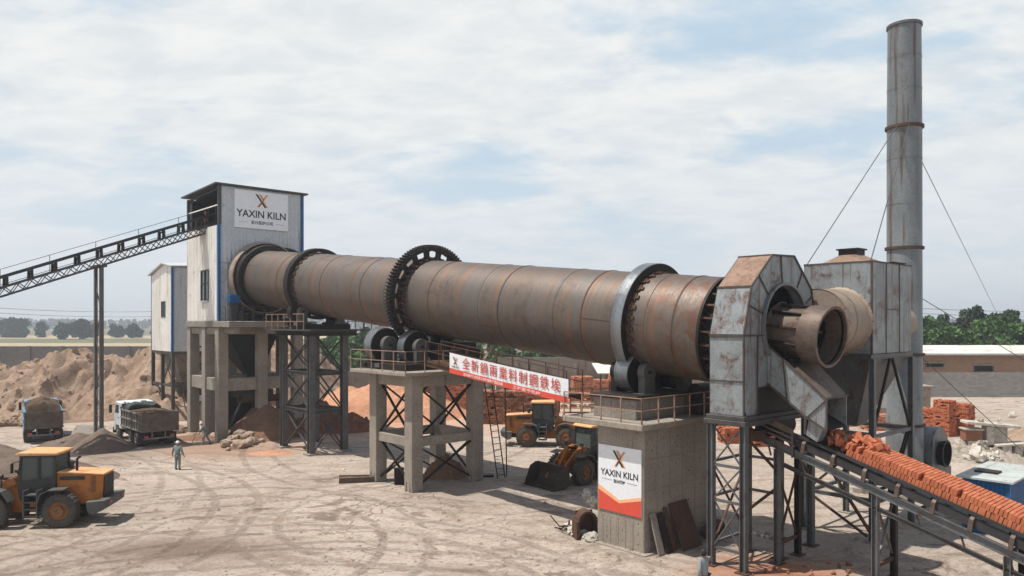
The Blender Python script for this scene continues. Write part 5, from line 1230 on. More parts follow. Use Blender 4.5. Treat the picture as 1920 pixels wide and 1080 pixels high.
core.slab([(sa_+.06, -10.0, bel(-10)+.03), (sa_+.06, -12.2, bel(-12.2)+.03), (sb_-.1, -12.2, bel(-12.2)+.03), (sb_-.1, -10.0, bel(-10)+.03)], .44)
oc = core.build('brick_mass', BRICK); tag(oc, 'mass of further red bricks packed inside and beyond the rows on the conveyor', 'bricks', kind='stuff')
oc.matrix_world = Matrix.Translation(PW(0, 0, 0)) @ Matrix.Rotation(ANG, 4, 'Z')
for i in range(64):
    t = -2.75-BRX.random()**.8*2.6; s = sa_+.2+BRX.random()*1.2; h_ = .12+.33*BRX.random()*min(1, (-t-2.2)/1.3)
    if t < -4.3: h_ += .25; s = sa_+.5+BRX.random()*.95
    o = bpy.data.objects.new('brick', BRX.choice(BR)); COL.objects.link(o); o.location = PW(s, t, bel(t)+h_); o.rotation_euler = (BRX.uniform(-.9, .9), BRX.uniform(-.9, .9), BRX.uniform(0, 6.3)); o.scale = (.8, 1, .95)
    tag(o, 'loose red brick tumbled at the head of the conveyor under the chute', 'brick', 'tumbled bricks at the head of the conveyor'); count += 1
print('bricks', count)
# ================================================================== vehicles (local frame: x forward, y left, z up)
def wheel(parent, x, y, r, w_, mt=RUBBER, mr=RIM, lugs=26, name='wheel'):
    sg_ = 1 if y > 0 else -1
    t = MB().lathe([(-w_/2, r*.55), (-w_/2+.02, r*.80), (-w_/2+.07, r*.95), (-w_/2+.14, r*.985), (w_/2-.14, r*.985), (w_/2-.07, r*.95), (w_/2-.02, r*.80), (w_/2, r*.55)], (x, y, r), (0, 1, 0), 40)
    for i in range(lugs):
        e = Matrix.Translation((x, y, r)) @ Matrix.Rotation(2*math.pi*i/lugs, 4, 'Y')
        for s_ in (-1, 1): t.box(.0, s_*w_*.25, r*.985, r*.11, w_*.44, .05, e @ Matrix.Rotation(s_*.25, 4, 'Z'))
    ty = t.build(name, mt, parent, smooth=40)
    o = sg_*w_/2
    MB().lathe([(0, .01), (.02*sg_, .10*r/.8), (.06*sg_, .12*r/.8), (.06*sg_, .24*r/.8), (-.05*sg_, .27*r/.8), (-.05*sg_, .42*r/.8), (.03*sg_, .46*r/.8), (.03*sg_, .575*r), (-.1*sg_, .575*r)], (x, y+o-.03*sg_, r), (0, 1, 0), 32).build('rim', mr, ty, smooth=40)
    return ty
def make_loader(label, group='wheel loaders'):
    L = thing('wheel_loader', label, 'wheel loader', group=group)
    for x in (0, 3.0):
        for y in (-1.08, 1.08): wheel(L, x, y, .79, .58)
    # engine bonnet and rear chassis
    m = MB(); m.prism([(.45, -.62, .95), (-1.15, -.62, .95), (-1.95, -.62, 1.15), (-2.02, -.62, 2.28), (-.2, -.62, 2.42), (.45, -.62, 2.42)], (0, 1.24, 0)); body = m.build('engine_cover', YEL, L, bevel=.035)
    MB().prism([(.44, -.66, 2.425), (-2.08, -.66, 2.285), (-2.02, -.66, 2.35), (.3, -.66, 2.50)], (0, 1.32, 0)).build('bonnet_top', YELTOP, L, bevel=.015)
    for sg_ in (-1, 1):
        v = MB()
        for i in range(9): v.bar((-1.25, sg_*.63, 1.50+i*.085), (-1.55, sg_*.63, 1.53+i*.085), .03, .028)
        v.build('side_vent', BLKP, body)
        s_ = MB().boxmm(-.85, sg_*.63-.008, 2.08, .25, sg_*.63+.008, 2.26).build('name_strip', BLKP, body)
        M_ = frame_m((-.28, sg_*.645, 2.17), (-sg_, 0, 0), (0, 0, 1)) if sg_ > 0 else frame_m((-.28, -.645, 2.17), (1, 0, 0), (0, 0, 1))
        text('lettering', 'YX 956L', .16, WHITE, s_, M_, .002, .002, 1.3) if 0 else None
    gr = MB()
    gr.boxmm(-2.06, -.52, 1.2, -2.025, .52, 2.2)
    for i in range(9): gr.boxmm(-2.10, -.5, 1.25+i*.105, -2.061, .5, 1.29+i*.105)
    gr.boxmm(-2.11, -.03, 1.2, -2.101, .03, 2.2); gr.build('radiator_grille', BLKP, body)
    # counterweight
    cwm = MB(); cwm.prism([(-1.25, -1.18, .98), (-1.35, -1.18, .62), (-1.7, -1.18, .52), (-2.45, -1.12, .85), (-2.5, -1.12, 1.22), (-1.25, -1.18, 1.16)], (0, .3, 0)); cwm.prism([(-1.25, .88, .98), (-1.35, .88, .62), (-1.7, .88, .52), (-2.45, .88, .85), (-2.5, .88, 1.22), (-1.25, .88, 1.16)], (0, .3, 0)); cwm.prism([(-1.9, -.879, .58), (-2.5, -.879, .85), (-2.56, -.879, 1.23), (-1.9, -.879, 1.2)], (0, 1.758, 0)); cwm.build('counterweight', GREYP, L, bevel=.03)
    for sg_ in (-1, 1):
        MB().boxmm(-2.58, sg_*.7-.09, 1.0, -2.53, sg_*.7+.09, 1.1).build('tail_light', REDT, L)
    MB().boxmm(-1.6, -.42, .62, 1.3, .42, 1.02).build('chassis', DARK, L, bevel=.03)
    MB().tube((0, -.9, .79), (0, .9, .79), .18, n=14).tube((3, -.9, .79), (3, .9, .79), .18, n=14).build('axles', DARK, L, smooth=40)
    # fenders
    for sg_ in (-1, 1):
        m = MB(); a = sg_*1.08
        P = [(.95, 1.15), (.80, 1.62), (.45, 1.78), (-.25, 1.80)]
        for p, q in zip(P, P[1:]): m.slab([(p[0], a-.33, p[1]), (q[0], a-.33, q[1]), (q[0], a+.33, q[1]), (p[0], a+.33, p[1])], .05)
        m.build('rear_fender', GREYP, L)
        m = MB(); P = [(2.15, 1.25), (2.45, 1.7), (2.95, 1.82), (3.5, 1.7)]
        for p, q in zip(P, P[1:]): m.slab([(p[0], a-.3, p[1]), (q[0], a-.3, q[1]), (q[0], a+.3, q[1]), (p[0], a+.3, p[1])], .05)
        m.build('front_fender', GREYP, L)
        m = MB(); m.boxmm(.92, sg_*1.05-.28, .55, .97, sg_*1.05+.28, 1.75); m.boxmm(1.5, sg_*1.05-.28, .55, 1.55, sg_*1.05+.28, 1.75)
        for i in range(4): m.boxmm(.97, sg_*1.08-.22, .55+i*.32, 1.5, sg_*1.08+.22, .6+i*.32)
        m.build('steps', GREYP, L)
    # cab
    c0, c1_, cw_ = .38, 2.05, .74; zb, zr = 1.55, 3.28
    cab = MB().prism([(c0, -cw_, zb-.35), (c1_-.1, -cw_, zb-.35), (c1_, -cw_, zb+.15), (c1_, -cw_, zb+.55), (c0, -cw_, zb+.72)], (0, 2*cw_, 0)).build('cab', BLKP, L, bevel=.02)
    pm_ = MB()
    for sg_ in (-1, 1):
        y_ = sg_*(cw_-.04)
        for xa, xb in ((c0+.05, c0+.05), (1.12, 1.12), (c1_-.06, c1_-.14)): pm_.bar((xa, y_, zb+.4), (xb, y_, zr), .09, .09)
        pm_.bar((c0, y_, zr-.05), (c1_-.1, y_, zr-.05), .08, .09)
    for x_ in (c0+.05, c1_-.14): pm_.bar((x_, -cw_, zr-.05), (x_, cw_, zr-.05), .08, .09)
    pm_.build('cab_frame', BLKP, cab)
    gl = MB()
    for sg_ in (-1, 1): gl.slab([(c0+.1, sg_*(cw_-.06), zb+.7), (c1_-.1, sg_*(cw_-.06), zb+.5), (c1_-.16, sg_*(cw_-.06), zr-.06), (c0+.1, sg_*(cw_-.06), zr-.06)], .012)
    gl.slab([(c1_-.07, -cw_+.07, zb+.5), (c1_-.07, cw_-.07, zb+.5), (c1_-.15, cw_-.07, zr-.06), (c1_-.15, -cw_+.07, zr-.06)], .012); gl.slab([(c0+.06, -cw_+.07, zb+.72), (c0+.06, cw_-.07, zb+.72), (c0+.06, cw_-.07, zr-.06), (c0+.06, -cw_+.07, zr-.06)], .012)
    gl.build('windows', CABGLASS, cab)
    MB().prism([(c0-.14, -cw_-.08, zr), (c0-.10, -cw_-.08, zr+.12), (c1_-.1, -cw_-.08, zr+.16), (c1_+.06, -cw_-.08, zr+.08), (c1_+.04, -cw_-.08, zr)], (0, 2*cw_+.16, 0)).build('cab_roof', YELTOP, cab, bevel=.03)
    st = MB().boxmm(.75, -.24, zb+.4, 1.15, .24, zb+.72).boxmm(.72, -.23, zb+.7, .85, .23, zb+1.25); st.build('seat', BLKP, cab, bevel=.03)
    sw_ = MB().lathe([(0, .17), (0, .20), (.025, .2), (.025, .17)], (1.5, 0, zb+.92), (-.4, 0, 1), 20, True); sw_.bar((1.5, 0, zb+.92), (1.72, 0, zb+.4), .05); sw_.build('steering_column', BLKP, cab)
    for sg_ in (-1, 1):
        m = MB(); m.bar((c1_-.08, sg_*(cw_+.02), zr-.25), (c1_+.1, sg_*(cw_+.28), zr-.3), .03); m.boxmm(c1_+.07, sg_*(cw_+.28)-.09, zr-.75, c1_+.12, sg_*(cw_+.28)+.09, zr-.3); m.build('mirror', BLKP, cab)
    ex = MB().path([(-.35, .25, 2.4), (-.35, .25, 3.0), (-.5, .25, 3.12)], .055, 10); ex.build('exhaust_pipe', DARK, L, smooth=40)
    MB().tube((.1, -.2, 2.45), (.1, -.2, 2.72), .11, n=14).tube((.1, -.2, 2.721), (.1, -.2, 2.83), .17, .15, n=16).build('air_cleaner', BLKP, L, smooth=40)
    # articulation and front frame
    m = MB(); m.prism([(1.3, -.38, .55), (3.3, -.38, .6), (3.4, -.38, 1.2), (2.65, -.38, 2.15), (2.3, -.38, 2.2), (2.05, -.38, 1.4), (1.3, -.38, 1.25)], (0, .12, 0)); m.prism([(1.3, .26, .55), (3.3, .26, .6), (3.4, .26, 1.2), (2.65, .26, 2.15), (2.3, .26, 2.2), (2.05, .26, 1.4), (1.3, .26, 1.25)], (0, .12, 0)); m.boxmm(2.2, -.259, .62, 3.3, .259, 1.05); m.build('front_frame', YEL, L)
    m = MB()
    for sg_ in (-1, 1):
        y_ = sg_*.52-.06
        m.prism([(2.2, y_, 1.95), (2.35, y_, 2.22), (3.2, y_, 1.95), (4.25, y_, .95), (4.6, y_, .42), (4.35, y_, .30), (3.95, y_, .78), (3.0, y_, 1.5)], (0, .12, 0))
    m.bar((3.6, -.46, 1.3), (3.6, .46, 1.3), .2, .25); m.build('lift_arms', YEL, L)
    m = MB(); m.prism([(3.15, -.09, 1.85), (3.4, -.09, 2.25), (3.75, -.09, 1.6), (4.15, -.09, .95), (3.95, -.09, .9), (3.5, -.09, 1.35)], (0, .18, 0)); m.build('bucket_lever', YEL, L)
    for sg_ in (-1, 1): MB().tube((2.5, sg_*.35, 1.0), (3.5, sg_*.45, 1.25), .08, n=12).build('lift_cylinder', DARK, L, smooth=40)
    MB().tube((2.35, 0, 2.05), (3.35, 0, 2.15), .08, n=12).build('tilt_cylinder', DARK, L, smooth=40)
    for sg_ in (-1, 1):
        m = MB(); m.bar((2.75, sg_*.72, 1.8), (2.75, sg_*.72, 2.25), .05); m.tube((2.7, sg_*.72, 2.33), (2.85, sg_*.72, 2.33), .11, n=12); m.build('headlight', BLKP, L, smooth=40)
    # bucket
    bk_ = [(4.55, 1.25), (4.42, .75), (4.5, .32), (4.75, .08), (5.6, .04)]
    m = MB()
    for p, q in zip(bk_, bk_[1:]): m.slab([(p[0], -1.35, p[1]), (p[0], 1.35, p[1]), (q[0], 1.35, q[1]), (q[0], -1.35, q[1])], .05)
    for sg_ in (-1, 1): m.prism([(p[0], sg_*1.35-.02, p[1]) for p in bk_]+[(5.15, sg_*1.35-.02, 1.1), (4.7, sg_*1.35-.02, 1.3)], (0, .04, 0))
    m.bar((4.56, -1.35, 1.27), (4.56, 1.35, 1.27), .1, .06)
    bkt = m.build('bucket', BUCKET, L)
    m = MB()
    for i in range(8): y_ = -1.25+i*.357; m.prism([(5.55, y_-.05, .03), (5.8, y_-.03, .03), (5.8, y_+.03, .03), (5.55, y_+.05, .03)], (0, 0, .05))
    m.build('bucket_teeth', DARK, bkt)
    for ob in kids(L):                                # short tail
        for v in ob.data.vertices:
            if v.co.x < -.85: v.co.x = -.85+(v.co.x+.85)*.70
    return L
m_, nt_, b_ = base_mat('cab_glass')
b_.inputs['Base Color'].default_value = (.55, .60, .58, 1); b_.inputs['Roughness'].default_value = .08; b_.inputs['Transmission Weight'].default_value = 0
tr_ = nt_.new('ShaderNodeBsdfTransparent'); tr_.inputs[0].default_value = (.42, .48, .46, 1); mx_ = nt_.new('ShaderNodeMixShader', i_0=.14); nt_.link(tr_.outputs[0], mx_.inputs[1]); nt_.link(b_.outputs[0], mx_.inputs[2]); nt_.link(mx_.outputs[0], nt_.n['Material Output'].inputs[0]); CABGLASS = m_
BUCKET = weather('worn_bucket_steel', (.075, .055, .045), (.05, .038, .032), (.11, .07, .05), .5, 2, 0, .3, .6, .2)
L1 = make_loader('orange wheel loader in the left foreground, cropped by the left edge'); 
a = G(120, 988); L1.location = (a.x, a.y+1.0, 0); L1.rotation_euler = (0, 0, R(187))
L1.location.x -= .25
L2 = copy_tree(L1); L2['label'] = 'orange wheel loader standing side-on in front of the brown brick stack'
a = G(985, 838); L2.location = (a.x+.2, a.y+1.0, 0); L2.rotation_euler = (0, 0, R(-6)); L2.scale = (.95,)*3
L3 = copy_tree(L1); L3['label'] = 'wheel loader with its bucket lowered, half hidden behind the concrete pier'
hd = R(219); fw = G(1092, 908)
L3.location = (fw.x-.6-2.78*math.cos(hd)-1.0*math.sin(-hd)*0, fw.y-2.75*math.sin(hd)+.6, 0); L3.rotation_euler = (0, 0, hd); L3.scale = (.92,)*3; L1.scale = (.95,)*3

def make_truck(label, bedmat, rear):
    T = thing('tipper_truck', label, 'tipper truck', group='tipper trucks in the yard')
    for x, dbl in ((0, 1), (1.35, 1), (4.95, 0)):
        for sg_ in (-1, 1): wheel(T, x, sg_*1.02, .52, .32 if not dbl else .55, RUBBER, TRRIB, 18)
    m = MB(); m.boxmm(-.9, -.45, .72, 5.6, -.33, 1.0).boxmm(-.9, .33, .72, 5.6, .45, 1.0)
    for x in (-.8, .7, 2.2, 3.6): m.boxmm(x, -.329, .75, x+.12, .329, .97)
    m.build('chassis', DARK, T); MB().tube((0, -.9, .52), (0, .9, .52), .12, n=10).tube((1.35, -.9, .52), (1.35, .9, .52), .12, n=10).tube((4.95, -.9, .52), (4.95, .9, .52), .1, n=10).build('axles', DARK, T)
    MB().boxmm(2.3, -1.05, .55, 3.6, -.5, .95).boxmm(2.3, .5, .55, 3.4, 1.05, .95).build('tank', DARK, T, bevel=.05)
    # bed
    x0, x1, y_, z0, z1 = -1.35, 3.75, 1.22, 1.12, 2.45
    bed = MB().boxmm(x0, -y_, z0, x1, y_, z0+.1).boxmm(x0+.05, -y_, z0+.101, x1, -y_+.05, z1).boxmm(x0+.05, y_-.05, z0+.101, x1, y_, z1).boxmm(x1-.05, -y_+.051, z0+.101, x1, y_-.051, z1+.35).build('bed', bedmat, T)
    m = MB()
    for sg_ in (-1, 1):
        for i in range(9):
            x = x0+.12+i*(x1-x0-.3)/8; m.boxmm(x, sg_*(y_+.035)-.034, z0+.02, x+.11, sg_*(y_+.035)+.034, z1)
        for z in (z0+.02, (z0+z1)/2, z1-.1): m.boxmm(x0+.05, sg_*(y_+.05)-.045, z, x1, sg_*(y_+.05)+.045, z+.10)
    m.build('bed_ribs', TRRIB if bedmat is TRBED else bedmat, bed)
    tg = MB().boxmm(x0-.03, -y_, z0, x0+.045, y_, z1-.02).boxmm(x0-.07, -y_-.03, z0, x0-.031, -y_+.08, z1).boxmm(x0-.07, y_-.08, z0, x0-.031, y_+.03, z1).boxmm(x0-.06, -y_+.081, z1-.1, x0-.031, y_-.081, z1-.02).build('tailgate', rear, T)
    m = MB(); m.boxmm(x0+.3, -1.1, .55, x0+.38, 1.1, .67); m.boxmm(x0+.38, -.5, .6, x0+.5, -.4, 1.1); m.boxmm(x0+.38, .4, .6, x0+.5, .5, 1.1); m.build('rear_bumper', TRRIB, T)
    for sg_ in (-1, 1): MB().boxmm(x0+.27, sg_*.9-.14, .69, x0+.3, sg_*.9+.14, .82).build('tail_light', REDT, T)
    for sg_ in (-1, 1): MB().boxmm(-.75, sg_*1.02-.28, .25, -.72, sg_*1.02+.28, .95).build('mud_flap', BLKP, T)
    # cab
    cb = MB().prism([(3.95, -1.18, .85), (3.95, -1.18, 2.85), (5.35, -1.18, 2.9), (5.85, -1.18, 2.05), (5.92, -1.18, .6), (5.45, -1.18, .6), (5.35, -1.18, 1.05), (4.55, -1.18, 1.05), (4.45, -1.18, .85)], (0, 2.36, 0)).build('cab', TRWHITE, T, bevel=.05)
    g_ = MB()
    for sg_ in (-1, 1): g_.prism([(4.55, sg_*1.185-.006, 2.0), (4.55, sg_*1.185-.006, 2.65), (5.3, sg_*1.185-.006, 2.65), (5.62, sg_*1.185-.006, 2.0)], (0, .012, 0))
    g_.slab([(5.45, -1.05, 2.78), (5.45, 1.05, 2.78), (5.84, 1.05, 2.12), (5.84, -1.05, 2.12)], .012); g_.boxmm(3.93, -.6, 2.1, 3.948, .6, 2.6); g_.build('windows', GLASS, cb)
    for sg_ in (-1, 1):
        MB().bar((5.5, sg_*1.18, 2.6), (5.75, sg_*1.45, 2.6), .03).boxmm(5.72, sg_*1.45-.1, 1.95, 5.78, sg_*1.45+.1, 2.6).build('mirror', BLKP, cb)
        MB().boxmm(4.55, sg_*1.2-.014, 1.65, 4.75, sg_*1.2+.014, 1.7).build('door_handle', BLKP, cb)
    MB().boxmm(5.86, -1.22, .35, 6.02, 1.22, .85).build('front_bumper', BLKP, T, bevel=.03)
    return T, (x0, x1, y_, z1)
def place_truck(T, rw, hd_):
    T.rotation_euler = (0, 0, hd_); off = Vector((0, 1.02, 0)); c, s = math.cos(hd_), math.sin(hd_)
    T.location = (rw.x-(off.x*c-off.y*s), rw.y-(off.x*s+off.y*c), 0)
def load_heap(T, dims, label, seed, h0=.25):
    x0, x1, y_, z1 = dims
    o = heap('soil_load', label, 'soil', (0, 0, 0), (x1-x0)/2-.12, y_-.08, lambda x, y: h0*(1-.35*abs(y))*(1-.25*abs(x)/2)+.05, LOADS, 60, 34, .12, 1.6, 0, seed, .16, edge=.12)
    M = Matrix.Translation(T.location) @ Matrix.Rotation(T.rotation_euler.z, 4, 'Z') @ Matrix.Translation(((x0+x1)/2, 0, z1-.22)); o.matrix_world = M; return o
tr1, dm = make_truck('white-cabbed tipper truck with a ribbed dusty bed parked beside the feed tower', TRBED, TRBED)
place_truck(tr1, G(262, 836.5), R(133)); load_heap(tr1, dm, 'brown soil filling the bed of the white-cabbed tipper truck', 21)
def on_truck(T, x, y, z): return Matrix.Translation(T.location) @ Matrix.Rotation(T.rotation_euler.z, 4, 'Z') @ Vector((x, y, z))
tp_ = MB(); 
for k in range(16):
    x = 3.6+ (k % 2)*.12; 
tm = MB(); rq = random.Random(2); nn = 18; vs = []
for i in range(nn+1):
    for j in range(9):
        xx_ = 2.35+1.75*i/nn; yy_ = -1.24+2.48*j/8; zz_ = 2.78+.16*math.sin(i*.6)*math.cos(j*1.3)-(.34 if j in (0, 8) else .0)-(.25 if i == 0 else 0)+rq.uniform(-.05, .05); vs.append((xx_, yy_, zz_))
fs = [(i*9+j, (i+1)*9+j, (i+1)*9+j+1, i*9+j+1) for i in range(nn) for j in range(8)]
tm.add(vs, fs)
TARP = weather('dark_green_tarpaulin', (.045, .055, .05), (.03, .036, .034), None, 0, 2, 0, 0, .7, .3)
tarp = tm.build('tarpaulin', TARP, smooth=60); so_ = tarp.modifiers.new('thickness', 'SOLIDIFY'); so_.thickness = .03
tarp.matrix_world = Matrix.Translation(tr1.location) @ Matrix.Rotation(tr1.rotation_euler.z, 4, 'Z'); tag(tarp, 'dark crumpled tarpaulin bunched over the front of the tipper truck bed', 'tarpaulin')
tr2, dm = make_truck('blue-sided tipper truck seen from behind at the left edge of the yard', TRBLUE, TRBED)
place_truck(tr2, G(51, 829), R(124)); tr2.scale = (.97,)*3; load_heap(tr2, dm, 'clods of soil heaped in the bed of the blue-sided tipper truck', 22, .95)
for o_ in kids(tr2):
    if o_.name.startswith('cab'): o_.data.materials[0] = TRBLUE

# ================================================================== people
def person(label, loc, rz, J, top, legs, hat=None, hair=False, scale=1.0):
    """J: joint positions in metres; one skinned surface for the body, clothes as a thicker skinned shell"""
    P = thing('person', label, 'person', loc, rz); P.scale = (scale,)*3
    def skin(name, verts, edges, rad, mat, parent, sub=2):
        me = bpy.data.meshes.new(name); me.from_pydata(verts, edges, []); ob = bpy.data.objects.new(name, me); COL.objects.link(ob)
        md = ob.modifiers.new('skin', 'SKIN'); md.use_smooth_shade = True
        for i, r_ in enumerate(rad): me.skin_vertices[0].data[i].radius = (r_, r_) if not isinstance(r_, tuple) else r_
        me.skin_vertices[0].data[0].use_root = True
        sb = ob.modifiers.new('sub', 'SUBSURF'); sb.levels = sb.render_levels = sub
        bpy.context.view_layer.update(); dg = bpy.context.evaluated_depsgraph_get(); nm = bpy.data.meshes.new_from_object(ob.evaluated_get(dg)); bpy.data.objects.remove(ob); nm.materials.clear(); nm.materials.append(mat); nm.shade_smooth(); nm.name = name
        o = bpy.data.objects.new(name, nm); COL.objects.link(o)
        if parent: o.parent = parent
        return o
    V_ = []; E_ = []; r_ = []
    def add(p, rad, link=None):
        V_.append(tuple(p)); r_.append(rad)
        if link is not None: E_.append((link, len(V_)-1))
        return len(V_)-1
    me0 = bpy.data.meshes.new('x'); bpy.data.meshes.remove(me0)
    def sk(verts, edges, rad, nm, mat, sub=2):
        me = bpy.data.meshes.new(nm); me.from_pydata(verts, edges, []); ob = bpy.data.objects.new(nm, me); COL.objects.link(ob)
        md = ob.modifiers.new('skin', 'SKIN')
        lay = me.skin_vertices[0] if len(me.skin_vertices) else None
        if lay is None:
            bm = bmesh.new(); bm.from_mesh(me); bm.verts.layers.skin.verify(); bm.to_mesh(me); bm.free(); lay = me.skin_vertices[0]
        for i, q in enumerate(rad): lay.data[i].radius = (q, q) if not isinstance(q, tuple) else q; lay.data[i].use_root = (i == 0)
        sb = ob.modifiers.new('sub', 'SUBSURF'); sb.levels = sb.render_levels = sub
        bpy.context.view_layer.update(); dg = bpy.context.evaluated_depsgraph_get(); m2 = bpy.data.meshes.new_from_object(ob.evaluated_get(dg)); bpy.data.objects.remove(ob); m2.materials.clear(); m2.materials.append(mat); m2.shade_smooth()
        o = bpy.data.objects.new(nm, m2); COL.objects.link(o); o.parent = P; return o
    pel = add(J['pelvis'], .095); ch_ = add(J['chest'], .115, pel); nk = add(J['neck'], .058, ch_); h1_ = add(J['head'], .085, nk); h2_ = add(Vector(J['head'])+Vector(J.get('up', (0, 0, 1)))*.11, .08, h1_)
    for sd in 'lr':
        sh_ = add(J['sh'+sd], .062, ch_); el_ = add(J['el'+sd], .045, sh_); wr = add(J['wr'+sd], .028, el_)
        d = (Vector(J['wr'+sd])-Vector(J['el'+sd])).normalized(); pl_ = add(Vector(J['wr'+sd])+d*.07, .034, wr)
        side = d.cross(Vector((0, 1, 0))).normalized() if abs(d.y) < .9 else d.cross(Vector((0, 0, 1))).normalized()
        for k in range(4):
            o = side*(k-1.5)*.019; b_0 = Vector(J['wr'+sd])+d*.10+o; k1 = add(b_0, .009, pl_); k2 = add(b_0+d*(.045+.008*(1.5-abs(k-1.5)))+Vector((.012, 0, 0)), .007, k1)
        tb_ = add(Vector(J['wr'+sd])+d*.05+side*-.045, .010, wr); add(Vector(J['wr'+sd])+d*.09+side*-.055, .008, tb_)
        hp = add(J['hp'+sd], .09, pel); kn = add(J['kn'+sd], .06, hp); an = add(J['an'+sd], .042, kn); add(Vector(J['an'+sd])+Vector(J.get('toe'+sd, (.16, 0, -.04))), .035, an)
    sk(V_, E_, r_, 'body', SKIN)
    V2 = [tuple(Vector(J['pelvis'])-Vector((0, 0, .07))), J['chest'], Vector(J['chest']).lerp(Vector(J['neck']), .75)]; E2 = [(0, 1), (1, 2)]; R2 = [.155, .165, .095]
    for sd in 'lr':
        k = len(V2); V2 += [J['sh'+sd], J['el'+sd], J['wr'+sd]]; E2 += [(1, k), (k, k+1), (k+1, k+2)]; R2 += [.092, .066, .047]
    sk([tuple(v) for v in V2], E2, R2, 'jacket', top)
    V3_ = [tuple(Vector(J['pelvis'])+Vector((0, 0, .06)))]; E3 = []; R3 = [(.165, .135)]
    for sd in 'lr':
        k = len(V3_); V3_ += [J['hp'+sd], J['kn'+sd], Vector(J['an'+sd])+Vector((0, 0, .02))]; E3 += [(0, k), (k, k+1), (k+1, k+2)]; R3 += [.112, .082, .066]
    sk([tuple(v) for v in V3_], E3, R3, 'trousers', legs)
    for sd in 'lr':
        a_ = Vector(J['an'+sd]); tv = Vector(J.get('toe'+sd, (.16, 0, -.04)))
        sk([tuple(a_+Vector((0, 0, .05))), tuple(a_+Vector((-.02, 0, -.03))), tuple(a_+tv)], [(0, 1), (1, 2)], [.055, .052, .042], 'boot', BOOT)
    hc = Vector(J['head'])+Vector((0, 0, .045)); up_ = Vector(J.get('up', (0, 0, 1))).normalized(); fw_ = (Vector((1, 0, 0))-up_*up_.x).normalized()
    fm = MB(); rt = up_.cross(fw_)
    def bl(c, q, mat, nm):
        m = MB(); m.lathe([(-q, .001), (-q*.7, q*.7), (0, q), (q*.7, q*.7), (q, .001)], c, fw_, 10); m.build(nm, mat, P, smooth=60)
    bl(hc+fw_*.088-up_*.01, .017, SKIN, 'nose')
    for sg_ in (-1, 1): bl(hc+fw_*.076+rt*sg_*.032+up_*.02, .010, BOOT, 'eye'); bl(hc+rt*sg_*.086, .022, SKIN, 'ear')
    MB().box(0, 0, 0, .012, .045, .01, Matrix.Translation(hc+fw_*.078-up_*.045) @ fw_.to_track_quat('X', 'Z').to_matrix().to_4x4()).build('mouth', REDCH, P)
    if hat:
        MB().lathe([(.03, .135), (.035, .118), (.10, .108), (.145, .07), (.16, .005)], hc-up_*.0, up_, 20).build('helmet', hat, P, smooth=50)
        MB().slab([hc+up_*.03+fw_*.09+rt*.08, hc+up_*.03+fw_*.165+rt*.05, hc+up_*.03+fw_*.165-rt*.05, hc+up_*.03+fw_*.09-rt*.08], .012).build('helmet_peak', hat, P)
    if hair:
        MB().lathe([(-.10, .06), (-.08, .092), (0, .104), (.07, .098), (.115, .062), (.13, .003)], hc-fw_*.016+up_*.012, (up_+fw_*.12), 20).build('hair', HAIR, P, smooth=60)
    return P
def J0(**kw):
    J = dict(pelvis=(0, 0, .95), chest=(0, 0, 1.28), neck=(0, 0, 1.50), head=(.01, 0, 1.58), shl=(0, .19, 1.42), shr=(0, -.19, 1.42), ell=(-.03, .26, 1.13), elr=(-.03, -.26, 1.13), wrl=(.04, .27, .88), wrr=(.04, -.27, .88),
             hpl=(0, .1, .9), hpr=(0, -.1, .9), knl=(.02, .12, .49), knr=(.02, -.12, .49), anl=(0, .13, .08), anr=(0, -.13, .08))
    J.update(kw); return J
TEAL = plain('grey_green_overalls', (.17, .21, .20), .85)
a = G(333, 881); person('person in grey-green overalls and white helmet standing alone on the open yard', (a.x, a.y, 0), R(75), J0(ell=(-.02, .33, 1.15), elr=(-.02, -.33, 1.15), wrl=(.05, .40, .92), wrr=(.05, -.40, .92)), TEAL, TEAL, HELM)
a = G(386, 833)
person('person in grey workwear bending to shovel beside the tower column', (a.x, a.y, 0), R(200), J0(pelvis=(-.06, 0, .93), chest=(.12, 0, 1.22), neck=(.26, 0, 1.40), head=(.32, 0, 1.47), shl=(.18, .19, 1.34), shr=(.18, -.19, 1.34), ell=(.32, .26, 1.12), elr=(.26, -.24, 1.06), wrl=(.50, .12, 1.02), wrr=(.42, -.05, .86), knl=(.16, .14, .5), anl=(.16, .18, .08), knr=(-.10, -.14, .48), anr=(-.32, -.16, .08)), OVER, OVER, HELM)
sv = thing('shovel', 'long-handled shovel held by the bending worker beside the tower column', 'shovel', (a.x, a.y, 0), R(200)); 
MB().bar((.36, -.1, .72), (1.0, .25, .12), .03).bar((.52, .12, 1.02), (.36, -.1, .74), .031).build('handle', WOOD, sv) if 0 else MB().bar((.55, .17, 1.12), (.95, .15, .14), .032).build('handle', WOOD, sv)
MB().slab([(.88, .03, .2), (.88, .27, .2), (1.14, .25, .03), (1.14, .05, .03)], .012).build('blade', DARK, sv)
d_ = 23.9; person('black-haired person in a pale grey shirt at the bottom edge near the hood stand', ((1319-960)/F*d_, d_, 0), R(120), J0(ell=(-.10, .25, 1.16), wrl=(-.04, .28, .9), elr=(.08, -.25, 1.14), wrr=(.22, -.26, .94), knl=(.14, .1, .5), anl=(.22, .1, .09), knr=(-.06, -.1, .5), anr=(-.25, -.1, .12)), SHIRT, OVERD, None, True)
zz_ = 16.26; a = PW(-2.45, 45.9, zz_)
person('person in an orange helmet in the open top of the feed tower', a, R(200), J0(ell=(.05, .28, 1.15), wrl=(.3, .2, 1.12), elr=(.05, -.28, 1.15), wrr=(.3, -.2, 1.12)), plain('orange_vest', (.55, .14, .05), .8), OVERD, HELMO)

